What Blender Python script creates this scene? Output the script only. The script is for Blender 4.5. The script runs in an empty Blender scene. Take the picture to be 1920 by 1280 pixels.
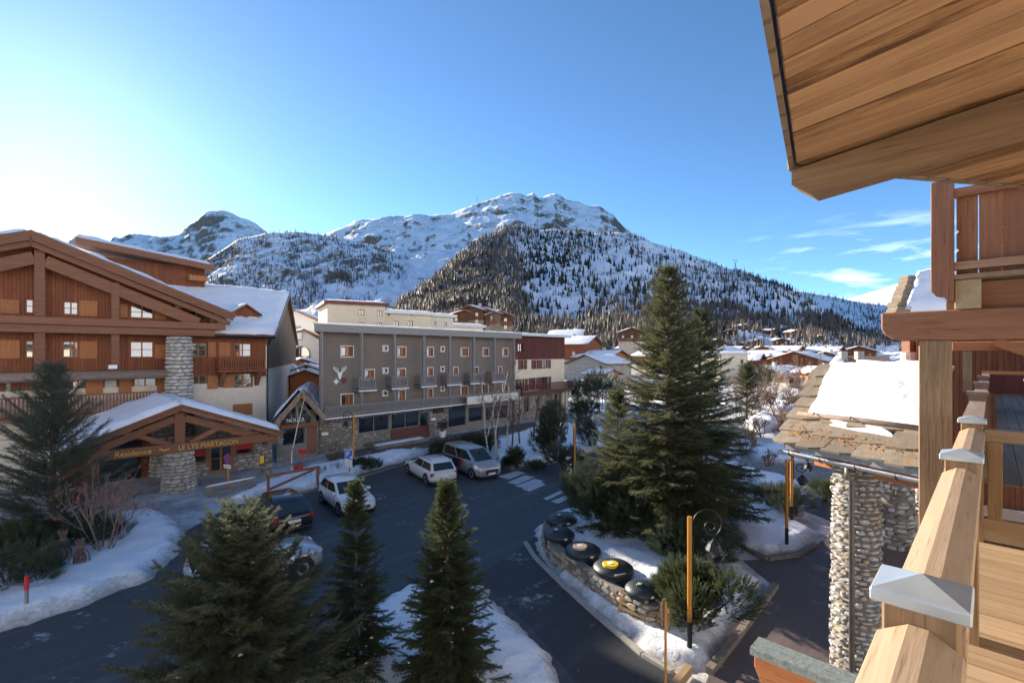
import bpy, bmesh, math, random
import numpy as np
from mathutils import Vector, Matrix
R = math.radians
sc = bpy.context.scene
COL = sc.collection
random.seed(7)
rng = np.random.default_rng(7)

# ------------------------------------------------------------------ camera, sky, sun, exposure
FPX, CX, HY, CAMZ = 900.0, 960.0, 662.0, 8.0      # photo pixels: focal length, centre column, horizon row; camera height
cam = bpy.data.cameras.new('camera'); cam_o = bpy.data.objects.new('camera', cam); COL.objects.link(cam_o)
cam.sensor_width = 36.0; cam.lens = FPX/1920*36.0; cam.shift_y = (HY-640)/1920
cam.clip_start = 0.05; cam.clip_end = 30000
cam_o.location = (0, 0, CAMZ); cam_o.rotation_euler = (R(90), 0, 0)
sc.camera = cam_o
SUN = Vector((80-CX, FPX, HY-255)).normalized()
SUN_EL = math.asin(SUN.z); SUN_AZ = math.atan2(SUN.x, SUN.y)
sun = bpy.data.lights.new('sun', 'SUN'); sun.energy = 4.5; sun.angle = R(0.5); sun.color = (1, .88, .72)
sun_o = bpy.data.objects.new('sun', sun); COL.objects.link(sun_o); sun_o.location = (-60, 60, 60)
sun_o.rotation_euler = (-SUN).to_track_quat('-Z', 'Y').to_euler()
world = bpy.data.worlds.new('World'); sc.world = world; world.use_nodes = True
def build_world():
    nt = world.node_tree; N = nt.nodes; L = nt.links
    bg = N['Background']; bg.inputs['Strength'].default_value = 0.118
    sky = N.new('ShaderNodeTexSky'); sky.sky_type = 'NISHITA'; sky.sun_disc = False
    sky.sun_elevation = SUN_EL; sky.sun_rotation = SUN_AZ
    sky.altitude = 1800; sky.air_density = 0.68; sky.dust_density = 0.35; sky.ozone_density = 4.2
    # thin streaks of cirrus low above the hills
    tc = N.new('ShaderNodeTexCoord')
    sep = N.new('ShaderNodeSeparateXYZ'); L.new(tc.outputs['Generated'], sep.inputs[0])
    at = N.new('ShaderNodeMath'); at.operation = 'ARCTAN2'; L.new(sep.outputs[0], at.inputs[0]); L.new(sep.outputs[1], at.inputs[1])
    comb = N.new('ShaderNodeCombineXYZ'); L.new(at.outputs[0], comb.inputs[0]); L.new(sep.outputs[2], comb.inputs[1])
    mp = N.new('ShaderNodeMapping'); mp.inputs['Scale'].default_value = (6, 34, 1); mp.inputs['Rotation'].default_value = (0, 0, R(-9)); mp.inputs['Location'].default_value = (1.3, 3.2, 0)
    L.new(comb.outputs[0], mp.inputs[0])
    nz = N.new('ShaderNodeTexNoise'); nz.inputs['Scale'].default_value = 1.0; nz.inputs['Detail'].default_value = 7; nz.inputs['Roughness'].default_value = .58
    nz.inputs['Distortion'].default_value = .4
    L.new(mp.outputs[0], nz.inputs['Vector'])
    rp = N.new('ShaderNodeValToRGB'); rp.color_ramp.elements[0].position = .52; rp.color_ramp.elements[1].position = .80
    L.new(nz.outputs['Fac'], rp.inputs[0])
    # band of elevation 2..14 degrees; cloud only away from the sun
    b1 = N.new('ShaderNodeMapRange'); b1.interpolation_type = 'SMOOTHSTEP'; b1.inputs[1].default_value = .02; b1.inputs[2].default_value = .09
    b2 = N.new('ShaderNodeMapRange'); b2.interpolation_type = 'SMOOTHSTEP'; b2.inputs[1].default_value = .26; b2.inputs[2].default_value = .14
    b3 = N.new('ShaderNodeMapRange'); b3.interpolation_type = 'SMOOTHSTEP'; b3.inputs[1].default_value = .38; b3.inputs[2].default_value = .62
    L.new(sep.outputs[2], b1.inputs[0]); L.new(sep.outputs[2], b2.inputs[0]); L.new(at.outputs[0], b3.inputs[0])
    m1 = N.new('ShaderNodeMath'); m1.operation = 'MULTIPLY'; L.new(b1.outputs[0], m1.inputs[0]); L.new(b2.outputs[0], m1.inputs[1])
    m2 = N.new('ShaderNodeMath'); m2.operation = 'MULTIPLY'; L.new(m1.outputs[0], m2.inputs[0]); L.new(b3.outputs[0], m2.inputs[1])
    m3 = N.new('ShaderNodeMath'); m3.operation = 'MULTIPLY'; L.new(m2.outputs[0], m3.inputs[0]); L.new(rp.outputs[0], m3.inputs[1])
    mx = N.new('ShaderNodeMix'); mx.data_type = 'RGBA'; L.new(m3.outputs[0], mx.inputs[0]); L.new(sky.outputs[0], mx.inputs[6])
    mx.inputs[7].default_value = (6.2, 6.6, 7.2, 1)
    wb = N.new('ShaderNodeMix'); wb.data_type = 'RGBA'; wb.blend_type = 'MULTIPLY'; wb.inputs[0].default_value = 1.0; L.new(mx.outputs[2], wb.inputs[6]); wb.inputs[7].default_value = (.90, 1.0, .92, 1)   # camera white balance of the whole sky
    L.new(wb.outputs[2], bg.inputs['Color'])
build_world()
sc.view_settings.view_transform = 'Standard'; sc.view_settings.look = 'None'
sc.view_settings.exposure = 1.5; sc.view_settings.gamma = 1.0; sc.view_settings.use_curve_mapping = False
sc.cycles.max_bounces = 6; sc.cycles.diffuse_bounces = 3; sc.cycles.transparent_max_bounces = 6
sc.cycles.use_denoising = True

# ------------------------------------------------------------------ pixel -> place helpers
def at(px, py, Y):                      # point on the pixel's ray at depth Y
    return Vector(((px-CX)/FPX*Y, Y, CAMZ+(HY-py)/FPX*Y))
def G(px, py, z=0.0):                   # point where the pixel's ray meets the level z
    return at(px, py, (CAMZ-z)*FPX/(py-HY))
class Frame:                            # upright plane through `o`; local x runs along it, local y into the building
    def __init__(s, o, deg=None, vp=None):
        s.o = Vector((o[0], o[1], 0)); th = R(deg) if vp is None else math.atan((vp-CX)/FPX)
        s.th = th; s.d = Vector((math.sin(th), math.cos(th), 0)); s.y = Vector((-math.cos(th), math.sin(th), 0))
    def px(s, px, py, off=0.0):         # -> (x, z) on the plane y = off
        r = Vector(((px-CX)/FPX, 1, (HY-py)/FPX)); o = s.o+s.y*off
        k = o.dot(s.y)/r.dot(s.y); p = r*k
        return ((p-s.o).dot(s.d), CAMZ+p.z)
    def x(s, px, off=0.0): return s.px(px, 600, off)[0]
    def rect(s, px0, py0, px1, py1, off=0.0):
        x0, za = s.px(px0, py0, off); x1, zb = s.px(px1, py0, off); _, zc = s.px(px0, py1, off); _, zd = s.px(px1, py1, off)
        return (x0, x1, (zc+zd)/2, (za+zb)/2)
    def loc(s, w): v = Vector((w[0], w[1], 0))-s.o; return (v.dot(s.d), v.dot(s.y))
    def W(s, x, y, z=0.0): return s.o+s.d*x+s.y*y+Vector((0, 0, z))
    def rot(s): return math.pi/2-s.th

# ------------------------------------------------------------------ objects
def link(name, data=None, parent=None, loc=(0, 0, 0), rz=0.0):
    o = bpy.data.objects.new(name, data); COL.objects.link(o); o.location = loc; o.rotation_euler = (0, 0, rz)
    if parent is not None: o.parent = parent
    return o
def tag(o, label=None, cat=None, group=None, kind=None):
    if label: o['label'] = label
    if cat: o['category'] = cat
    if group: o['group'] = group
    if kind: o['kind'] = kind
    return o
def thing(name, label, cat, loc=(0, 0, 0), rz=0.0, group=None):
    return tag(link(name, None, None, loc, rz), label, cat, group)
def copy_tree(o, parent=None):
    c = o.copy(); COL.objects.link(c); c.parent = parent
    for ch in o.children: copy_tree(ch, c)
    return c
def mesh_np(name, V, F, mat, smooth=False):      # V (n,3), F (m,k) same-size faces
    V = np.asarray(V, dtype=np.float32); F = np.asarray(F, dtype=np.int32)
    me = bpy.data.meshes.new(name); k = F.shape[1]
    me.vertices.add(len(V)); me.vertices.foreach_set('co', V.ravel())
    me.loops.add(F.size); me.loops.foreach_set('vertex_index', F.ravel())
    me.polygons.add(len(F)); me.polygons.foreach_set('loop_start', np.arange(0, F.size, k, dtype=np.int32))
    me.polygons.foreach_set('loop_total', np.full(len(F), k, dtype=np.int32))
    if smooth: me.polygons.foreach_set('use_smooth', np.ones(len(F), dtype=bool))
    me.update(calc_edges=True)
    if mat: me.materials.append(mat)
    return me
class MB:                                        # collects shapes, links them as ONE mesh
    def __init__(s): s.v = []; s.f = []
    def add(s, vs, fs):
        n = len(s.v); s.v += [tuple(v) for v in vs]; s.f += [tuple(i+n for i in f) for f in fs]; return s
    def box(s, x0, x1, y0, y1, z0, z1):
        return s.add([(x0,y0,z0),(x1,y0,z0),(x1,y1,z0),(x0,y1,z0),(x0,y0,z1),(x1,y0,z1),(x1,y1,z1),(x0,y1,z1)],
                     [(0,3,2,1),(4,5,6,7),(0,1,5,4),(1,2,6,5),(2,3,7,6),(3,0,4,7)])
    def bar(s, a, b, w, h, up=(0, 0, 1)):        # rectangular bar from a to b, w across, h along up
        a = Vector(a); b = Vector(b); d = (b-a).normalized(); u = Vector(up)
        r = d.cross(u)
        if r.length < 1e-6: r = d.cross(Vector((1, 0, 0)))
        r.normalize(); u = r.cross(d).normalized(); r *= w/2; u *= h/2
        vs = [p+i*r+j*u for p in (a, b) for i, j in ((-1,-1),(1,-1),(1,1),(-1,1))]
        return s.add(vs, [(0,1,2,3),(7,6,5,4),(0,4,5,1),(1,5,6,2),(2,6,7,3),(3,7,4,0)])
    def tube(s, pts, rad, n=8, cap=True):
        pts = [Vector(p) for p in pts]; rads = rad if hasattr(rad, '__len__') else [rad]*len(pts)
        rings = []; ref = None
        for i, p in enumerate(pts):
            d = (pts[min(i+1, len(pts)-1)]-pts[max(i-1, 0)]).normalized()
            if ref is None: ref = Vector((0, 0, 1)) if abs(d.z) < .9 else Vector((1, 0, 0))
            a = (ref-d*ref.dot(d)).normalized(); ref = a; b = d.cross(a)
            rings.append([p+(a*math.cos(2*math.pi*k/n)+b*math.sin(2*math.pi*k/n))*rads[i] for k in range(n)])
        vs = [v for r in rings for v in r]; fs = []
        for i in range(len(pts)-1):
            for k in range(n): fs.append((i*n+k, i*n+(k+1)%n, (i+1)*n+(k+1)%n, (i+1)*n+k))
        if cap: fs += [tuple(range(n))[::-1], tuple((len(pts)-1)*n+k for k in range(n))]
        return s.add(vs, fs)
    def lathe(s, prof, n=16, c=(0, 0, 0)):       # prof: (r, z) bottom to top
        vs = [(c[0]+r*math.cos(2*math.pi*k/n), c[1]+r*math.sin(2*math.pi*k/n), c[2]+z) for r, z in prof for k in range(n)]
        fs = [(i*n+k, i*n+(k+1)%n, (i+1)*n+(k+1)%n, (i+1)*n+k) for i in range(len(prof)-1) for k in range(n)]
        fs += [tuple(range(n))[::-1], tuple((len(prof)-1)*n+k for k in range(n))]
        return s.add(vs, fs)
    def prism(s, poly, h0, h1, ax='z'):          # polygon extruded along an axis; poly gives the other two coordinates in order
        def P(a, b, h): return {'z': (a, b, h), 'y': (a, h, b), 'x': (h, a, b)}[ax]
        n = len(poly)
        return s.add([P(a, b, h) for h in (h0, h1) for a, b in poly],
                     [tuple(range(n))[::-1], tuple(range(n, 2*n))]+[(i, (i+1) % n, n+(i+1) % n, n+i) for i in range(n)])
    def slab(s, quad, t):                        # sheet with thickness t downward
        q = [Vector(p) for p in quad]; n = len(q)
        return s.add([p for p in q]+[p-Vector((0, 0, t)) for p in q],
                     [tuple(range(n)), tuple(range(n, 2*n))[::-1]]+[(i, n+i, n+(i+1) % n, (i+1) % n) for i in range(n)])
    def mesh(s, name, mat, smooth=False, bevel=0.0):
        me = bpy.data.meshes.new(name); me.from_pydata(s.v, [], s.f)
        bm = bmesh.new(); bm.from_mesh(me)
        bmesh.ops.recalc_face_normals(bm, faces=bm.faces)
        if bevel: bmesh.ops.bevel(bm, geom=[e for e in bm.edges if len(e.link_faces) == 2 and e.calc_face_angle(0) > .6], offset=bevel, segments=1, affect='EDGES')
        bm.to_mesh(me); bm.free()
        if mat: me.materials.append(mat)
        if smooth:
            for p in me.polygons: p.use_smooth = True
        return me
    def build(s, name, mat, parent=None, smooth=False, bevel=0.0, loc=(0, 0, 0), rz=0.0):
        return link(name, s.mesh(name, mat, smooth, bevel), parent, loc, rz)
def text_mesh(name, s, size, mat, depth=.01, align='CENTER'):
    cu = bpy.data.curves.new(name, 'FONT'); cu.body = s; cu.size = size; cu.extrude = depth; cu.align_x = align; cu.align_y = 'CENTER'
    o = bpy.data.objects.new(name, cu); COL.objects.link(o)
    me = bpy.data.meshes.new_from_object(o.evaluated_get(bpy.context.evaluated_depsgraph_get()))
    bpy.data.objects.remove(o); me.name = name; me.materials.clear(); me.materials.append(mat)
    return me
def text_on(name, s, size, mat, parent, x, y, z, depth=.01, fit=None):   # lettering upright on a local xz plane, read from -y
    me = text_mesh(name, s, size, mat, depth)
    o = link(name, me, parent, (x, y, z)); o.rotation_euler = (R(90), 0, 0)
    if fit:
        w = max(v.co.x for v in me.vertices)-min(v.co.x for v in me.vertices); o.scale = (fit/w, 1, 1)
    return o

# ------------------------------------------------------------------ noise
_P = np.random.default_rng(3).permutation(512); _P = np.concatenate([_P, _P, _P])
_GR = np.stack([np.cos(np.linspace(0, 2*np.pi, 64, endpoint=False)), np.sin(np.linspace(0, 2*np.pi, 64, endpoint=False))], -1)
def perlin(x, y):
    xi = np.floor(x).astype(int); yi = np.floor(y).astype(int); xf = x-xi; yf = y-yi
    u = xf*xf*xf*(xf*(xf*6-15)+10); v = yf*yf*yf*(yf*(yf*6-15)+10)
    def g(a, b, dx, dy):
        h = _GR[_P[(_P[a % 512]+b) % 512] % 64]; return h[..., 0]*dx+h[..., 1]*dy
    n00 = g(xi, yi, xf, yf); n10 = g(xi+1, yi, xf-1, yf); n01 = g(xi, yi+1, xf, yf-1); n11 = g(xi+1, yi+1, xf-1, yf-1)
    return (n00*(1-u)+n10*u)*(1-v)+(n01*(1-u)+n11*u)*v
def fbm(x, y, o=5, ridged=False):
    t = 0; a = 1.0; f = 1.0; s = 0
    for i in range(o):
        n = perlin(x*f+i*17.3, y*f+i*9.7)
        t = t+a*((1-2*np.abs(n))-.5 if ridged else n); s += a; a *= .5; f *= 2.03
    return t/s

# ------------------------------------------------------------------ materials
def nodes(name):
    m = bpy.data.materials.new(name); m.use_nodes = True; nt = m.node_tree
    return m, nt, nt.nodes, nt.links, nt.nodes['Principled BSDF']
def mixc(nt, fac, a, b, blend='MIX'):
    n = nt.nodes.new('ShaderNodeMix'); n.data_type = 'RGBA'; n.blend_type = blend
    if isinstance(fac, (int, float)): n.inputs[0].default_value = fac
    else: nt.links.new(fac, n.inputs[0])
    for i, c in ((6, a), (7, b)):
        if isinstance(c, tuple): n.inputs[i].default_value = (*c, 1)
        else: nt.links.new(c, n.inputs[i])
    return n.outputs[2]
def math_n(nt, op, a, b=None, c=None):
    n = nt.nodes.new('ShaderNodeMath'); n.operation = op
    for i, v in enumerate((a, b, c)):
        if v is None: continue
        if isinstance(v, (int, float)): n.inputs[i].default_value = v
        else: nt.links.new(v, n.inputs[i])
    return n.outputs[0]
def ramp(nt, fac, p0, p1):
    n = nt.nodes.new('ShaderNodeMapRange'); n.inputs[1].default_value = p0; n.inputs[2].default_value = p1
    nt.links.new(fac, n.inputs[0]); return n.outputs[0]
def coords(nt, scale=(1, 1, 1), use='Object', rand=30.0):
    N = nt.nodes; L = nt.links; tc = N.new('ShaderNodeTexCoord'); src = tc.outputs[use]
    if rand:
        oi = N.new('ShaderNodeObjectInfo'); ad = N.new('ShaderNodeVectorMath'); ad.operation = 'ADD'
        mu = math_n(nt, 'MULTIPLY', oi.outputs['Random'], rand); L.new(src, ad.inputs[0]); L.new(mu, ad.inputs[1]); src = ad.outputs[0]
    mp = N.new('ShaderNodeMapping'); mp.inputs['Scale'].default_value = scale; L.new(src, mp.inputs[0]); return mp.outputs[0]
def noise(nt, vec, scale, detail=5, rough=.55, dist=0.0):
    n = nt.nodes.new('ShaderNodeTexNoise'); n.inputs['Scale'].default_value = scale; n.inputs['Detail'].default_value = detail
    n.inputs['Roughness'].default_value = rough; n.inputs['Distortion'].default_value = dist
    nt.links.new(vec, n.inputs['Vector']); return n.outputs['Fac']
def bump(nt, bsdf, h, strength=.3, dist=.02):
    b = nt.nodes.new('ShaderNodeBump'); b.inputs['Strength'].default_value = strength; b.inputs['Distance'].default_value = dist
    nt.links.new(h, b.inputs['Height']); nt.links.new(b.outputs[0], bsdf.inputs['Normal'])
def M_noise(name, c1, c2, scale=6, rough=.85, bstr=.25, bdist=.02, stretch=(1, 1, 1), c3=None, s3=1.2, t3=(.55, .75), metallic=0.0, spec=.5, tint=.0, fine=None):
    m, nt, N, L, B = nodes(name); v = coords(nt, stretch)
    f = noise(nt, v, scale, 6, .6); col = mixc(nt, ramp(nt, f, .3, .7), c1, c2)
    if c3: col = mixc(nt, ramp(nt, noise(nt, coords(nt), s3, 5, .6), *t3), col, c3)
    if tint:
        oi = N.new('ShaderNodeObjectInfo'); col = mixc(nt, math_n(nt, 'MULTIPLY', oi.outputs['Random'], tint), col, tuple(x*.35 for x in c1))
    L.new(col, B.inputs['Base Color']); B.inputs['Roughness'].default_value = rough; B.inputs['Metallic'].default_value = metallic
    B.inputs['Specular IOR Level'].default_value = spec
    if bstr: bump(nt, B, noise(nt, v, fine or scale*3, 6, .65), bstr, bdist)
    return m
def M_wood(name, c1, c2, axis='x', scale=1.0, rough=.7, tint=.35, gs=1.0, spec=.3, vary=0.0, con=(.36, .62)):   # grain along a local axis, knots, board-to-board tint
    m, nt, N, L, B = nodes(name); k = {'x': (.045, 1, 1), 'y': (1, .045, 1), 'z': (1, 1, .045)}[axis]
    v = coords(nt, k); g = noise(nt, v, 34*scale, 8, .7, .35); g2 = noise(nt, v, 7*scale, 4, .5, .5)
    f = math_n(nt, 'ADD', math_n(nt, 'MULTIPLY', g, .6*gs), math_n(nt, 'MULTIPLY', g2, 1-.6*gs))
    col = mixc(nt, ramp(nt, f, *con), c2, c1)
    fl = ramp(nt, noise(nt, coords(nt, k), 95*scale, 3, .5), .60, .70); kn = nt.nodes.new('ShaderNodeTexVoronoi'); kn.inputs['Scale'].default_value = 1.0; L.new(coords(nt, tuple(2.6 if q == 1 else 1.1 for q in k)), kn.inputs['Vector']); fl = math_n(nt, 'MAXIMUM', fl, ramp(nt, kn.outputs['Distance'], .10, .03))
    col = mixc(nt, math_n(nt, 'MULTIPLY', fl, .6), col, tuple(x*.40 for x in c2))
    if tint:
        oi = N.new('ShaderNodeObjectInfo'); col = mixc(nt, math_n(nt, 'MULTIPLY', oi.outputs['Random'], tint), col, tuple(x*.45 for x in c2))
    if vary:         # boards sawn from different logs: pale, golden, dark
        wn = N.new('ShaderNodeTexWhiteNoise'); wn.noise_dimensions = '1D'; oj = N.new('ShaderNodeObjectInfo'); L.new(math_n(nt, 'MULTIPLY', oj.outputs['Random'], 91.7), wn.inputs['W'])
        col = mixc(nt, math_n(nt, 'MULTIPLY', ramp(nt, wn.outputs['Value'], .55, 1.0), vary), col, tuple(min(1, x*1.15+.05) for x in c1)); col = mixc(nt, math_n(nt, 'MULTIPLY', ramp(nt, wn.outputs['Value'], .45, .0), vary), col, tuple(x*.75 for x in c2))
    L.new(col, B.inputs['Base Color']); B.inputs['Roughness'].default_value = rough; B.inputs['Specular IOR Level'].default_value = spec
    bump(nt, B, f, .35, .01)
    return m
def M_clad(name, c1, c2, w=.16, axis=0, rough=.8, line=.55):      # far cladding: boards w wide along local axis, too thin in the picture to pick apart
    m, nt, N, L, B = nodes(name); tc = N.new('ShaderNodeTexCoord'); sp = N.new('ShaderNodeSeparateXYZ'); L.new(tc.outputs['Object'], sp.inputs[0])
    q = math_n(nt, 'DIVIDE', sp.outputs[axis], w); fr = math_n(nt, 'FRACT', q); fl = math_n(nt, 'FLOOR', q)
    wn = N.new('ShaderNodeTexWhiteNoise'); wn.noise_dimensions = '1D'; L.new(fl, wn.inputs['W'])
    st = (1, 1, .15) if axis < 2 else (.15, .15, 1)
    g = noise(nt, coords(nt, st), 9, 6, .6); col = mixc(nt, ramp(nt, g, .3, .7), c1, c2)
    col = mixc(nt, math_n(nt, 'MULTIPLY', wn.outputs['Value'], .45), col, tuple(x*.55 for x in c2))
    e = math_n(nt, 'LESS_THAN', math_n(nt, 'ABSOLUTE', math_n(nt, 'SUBTRACT', fr, .5)), .42)
    col = mixc(nt, math_n(nt, 'MULTIPLY', math_n(nt, 'SUBTRACT', 1.0, e), line), col, tuple(x*.25 for x in c2))
    L.new(col, B.inputs['Base Color']); B.inputs['Roughness'].default_value = rough; B.inputs['Specular IOR Level'].default_value = .25
    bump(nt, B, e, .5, .015)
    return m
def M_snow(name, dirt=0.0, b=.5, edge=False):
    m, nt, N, L, B = nodes(name); v = coords(nt, rand=0)
    n1 = noise(nt, v, .9, 6, .6); n2 = noise(nt, v, 7, 6, .7)
    col = mixc(nt, ramp(nt, n1, .3, .7), (.80, .82, .86), (.90, .91, .93))
    if dirt:
        d = ramp(nt, math_n(nt, 'ADD', math_n(nt, 'MULTIPLY', noise(nt, v, .55, 6, .7), .6), math_n(nt, 'MULTIPLY', n2, .4)), .62-dirt*.35, .78-dirt*.25)
        if edge:       # grit thrown up along the road edge of a bank
            at_ = N.new('ShaderNodeAttribute'); at_.attribute_name = 'edge'; e = math_n(nt, 'SUBTRACT', 1.0, at_.outputs['Fac'])
            d2 = ramp(nt, math_n(nt, 'ADD', math_n(nt, 'MULTIPLY', e, .75), math_n(nt, 'MULTIPLY', math_n(nt, 'ADD', n2, noise(nt, v, 2.2, 6, .7)), .5)), .84, 1.16); d = math_n(nt, 'MAXIMUM', d, d2)
        col = mixc(nt, math_n(nt, 'MULTIPLY', d, .8), col, (.27, .23, .19))
    L.new(col, B.inputs['Base Color']); B.inputs['Roughness'].default_value = .75; B.inputs['Specular IOR Level'].default_value = .3
    bump(nt, B, math_n(nt, 'ADD', n2, math_n(nt, 'MULTIPLY', noise(nt, v, 30, 4, .6), .3)), b, .05)
    return m
def M_plain(name, c, rough=.5, metallic=0.0, spec=.5, coat=0.0, emit=None, es=0.0, trans=0.0):
    m, nt, N, L, B = nodes(name); B.inputs['Base Color'].default_value = (*c, 1); B.inputs['Roughness'].default_value = rough
    B.inputs['Metallic'].default_value = metallic; B.inputs['Specular IOR Level'].default_value = spec; B.inputs['Coat Weight'].default_value = coat
    B.inputs['Coat Roughness'].default_value = .05
    if emit: B.inputs['Emission Color'].default_value = (*emit, 1); B.inputs['Emission Strength'].default_value = es
    return m
def M_leaf(name, c1, c2, c3, scale=1.2, transl=.3):
    m, nt, N, L, B = nodes(name); v = coords(nt, rand=11.0)
    col = mixc(nt, ramp(nt, noise(nt, v, scale, 4, .6), .35, .65), c1, c2); col = mixc(nt, ramp(nt, noise(nt, v, scale*9, 3, .6), .55, .75), col, c3)
    L.new(col, B.inputs['Base Color']); B.inputs['Roughness'].default_value = .6; B.inputs['Specular IOR Level'].default_value = .3
    tr = N.new('ShaderNodeBsdfTranslucent'); L.new(col, tr.inputs['Color']); mx = N.new('ShaderNodeMixShader'); mx.inputs[0].default_value = transl
    L.new(B.outputs[0], mx.inputs[1]); L.new(tr.outputs[0], mx.inputs[2]); L.new(mx.outputs[0], N['Material Output'].inputs['Surface'])
    return m
def M_stone(name, c1, c2, mortar=None, tint=.6):
    return M_noise(name, c1, c2, 5, .9, .6, .03, tint=tint, c3=tuple(x*.6 for x in c2), s3=3, t3=(.5, .7))
def M_asphalt(name, c1, c2, wet=.0, snow=0.0, rough=.75):
    m, nt, N, L, B = nodes(name); v = coords(nt, rand=0)
    n1 = noise(nt, v, .22, 6, .62); n2 = noise(nt, v, 60, 2, .5); mr = N.new('ShaderNodeMapping'); mr.inputs['Rotation'].default_value = (0, 0, R(-48)); L.new(v, mr.inputs[0]); mr2 = N.new('ShaderNodeMapping'); mr2.inputs['Scale'].default_value = (.05, 1, 1); L.new(mr.outputs[0], mr2.inputs[0]); n3 = noise(nt, mr2.outputs[0], 1.6, 6, .65)
    col = mixc(nt, ramp(nt, n1, .3, .7), c1, c2); col = mixc(nt, math_n(nt, 'MULTIPLY', ramp(nt, n2, .4, .8), .35), col, tuple(x*2.0 for x in c2))
    col = mixc(nt, math_n(nt, 'MULTIPLY', ramp(nt, n3, .50, .72), .6), col, tuple(x*1.9 for x in c2))
    if snow: col = mixc(nt, ramp(nt, math_n(nt, 'ADD', math_n(nt, 'MULTIPLY', noise(nt, v, .5, 8, .7), .75), math_n(nt, 'MULTIPLY', noise(nt, v, 5, 5, .7), .25)), .60-snow*.3, .72-snow*.2), col, (.55, .57, .60))
    L.new(col, B.inputs['Base Color']); L.new(ramp(nt, n1, .2, .8), B.inputs['Roughness'])
    rr = N.new('ShaderNodeMapRange'); L.new(n1, rr.inputs[0]); rr.inputs[1].default_value = .3; rr.inputs[2].default_value = .7; rr.inputs[3].default_value = rough-wet*.35; rr.inputs[4].default_value = rough
    L.new(rr.outputs[0], B.inputs['Roughness']); B.inputs['Specular IOR Level'].default_value = .4
    bump(nt, B, n2, .25, .01)
    return m
MT = {}
MT['snow'] = M_snow('snow'); MT['snow_dirty'] = M_snow('snow_dirty', .8, .8); MT['snow_bank'] = M_snow('snow_bank', .12, 1.0, True)
MT['asphalt'] = M_asphalt('asphalt', (.042, .043, .045), (.062, .063, .065), .6, .03)
MT['asphalt_new'] = M_asphalt('asphalt_new', (.028, .029, .030), (.040, .041, .042), .5, .12)
MT['asphalt_red'] = M_asphalt('asphalt_red', (.085, .062, .055), (.12, .092, .084), .3, .10)
MT['slush'] = M_asphalt('slush', (.10, .10, .105), (.17, .17, .18), .5, .8)
MT['pave'] = M_asphalt('pave', (.17, .16, .145), (.23, .215, .19), .2, .3)
MT['road_white'] = M_noise('road_white', (.30, .31, .32), (.55, .56, .57), 7, .7, .1)
MT['road_blue'] = M_noise('road_blue', (.05, .09, .16), (.05, .14, .30), 9, .7, .1)
MT['chalet'] = M_clad('chalet_boards', (.30, .105, .05), (.20, .07, .036), .17)
MT['chalet_side'] = M_clad('weathered_boards', (.36, .26, .17), (.25, .175, .115), .20)
MT['shutter'] = M_wood('shutter_wood', (.46, .185, .07), (.32, .12, .048), 'z', 1.2, .6, .3)
MT['beam'] = M_wood('brown_beam', (.27, .12, .066), (.17, .075, .042), 'x', .8, .65, .3)
MT['frame'] = M_plain('window_wood', (.30, .12, .04), .5)
MT['frame_white'] = M_plain('white_paint', (.72, .72, .70), .6)
MT['grey_log'] = M_wood('grey_log', (.33, .25, .20), (.20, .14, .11), 'x', 1, .8, .2)
MT['cream'] = M_noise('cream_render', (.60, .53, .43), (.68, .61, .50), 3, .9, .15)
MT['cream2'] = M_noise('pale_render', (.64, .55, .40), (.72, .63, .47), 2, .9, .1)
MT['white_wall'] = M_noise('white_render', (.70, .68, .63), (.78, .76, .71), 3, .9, .15)
MT['taupe'] = M_noise('taupe_render', (.178, .146, .122), (.20, .165, .138), 1.2, .9, .15, .02, (1, 1, .22), c3=(.145, .118, .098), s3=.5, t3=(.55, .85))
MT['steel_grey'] = M_noise('grey_metal', (.19, .18, .175), (.24, .23, .225), 5, .5, .1, metallic=.2)
MT['maroon'] = M_clad('maroon_cladding', (.145, .046, .038), (.10, .033, .029), .22)
MT['maroon_p'] = M_plain('maroon_paint', (.13, .035, .028), .6)
MT['glass'] = M_plain('window_glass', (.035, .045, .05), .03, 0, 1.0)
MT['glass'].node_tree.nodes['Principled BSDF'].inputs['IOR'].default_value = 2.3
MT['glass_shop'] = M_plain('shop_glass', (.012, .016, .02), .04, 0, .8)
MT['curtain'] = M_noise('curtain', (.55, .50, .42), (.70, .66, .58), 4, .9, .2)
MT['stone'] = M_stone('light_stone', (.52, .48, .42), (.38, .35, .31), tint=.25)
MT['stone_w'] = M_stone('white_stone', (.62, .59, .54), (.50, .47, .43), tint=.2)
MT['stone_b'] = M_stone('brown_stone', (.30, .245, .19), (.21, .17, .135), tint=.35)
MT['mortar'] = M_noise('mortar', (.17, .155, .135), (.24, .22, .19), 8, .95, .3)
MT['slate'] = M_noise('stone_slab', (.33, .265, .19), (.21, .165, .12), 4, .9, .5, .02, c3=(.42, .19, .045), s3=2.2, t3=(.60, .70), tint=.5)
MT['lichen'] = M_noise('lichen', (.50, .20, .02), (.36, .14, .02), 30, .95, .8, .02)
MT['dark'] = M_plain('dark_interior', (.012, .010, .009), .9)
MT['black_metal'] = M_plain('black_metal', (.015, .016, .018), .45, .3)
MT['orange_wood'] = M_wood('orange_post', (.60, .27, .045), (.45, .18, .03), 'z', 1, .5, .1)
MT['gold'] = M_plain('gold_letters', (.62, .42, .12), .4, .6)
MT['white_p'] = M_plain('white_sign', (.78, .78, .76), .5)
MT['zinc'] = M_noise('zinc', (.30, .31, .32), (.42, .43, .44), 9, .35, .08, metallic=.75)
MT['zinc_cap'] = M_noise('zinc_cap', (.40, .46, .50), (.56, .62, .66), 7, .42, .15, .004, metallic=.55, c3=(.72, .76, .78), s3=4, t3=(.55, .7))
MT['red'] = M_plain('red_paint', (.50, .02, .025), .4)
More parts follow.
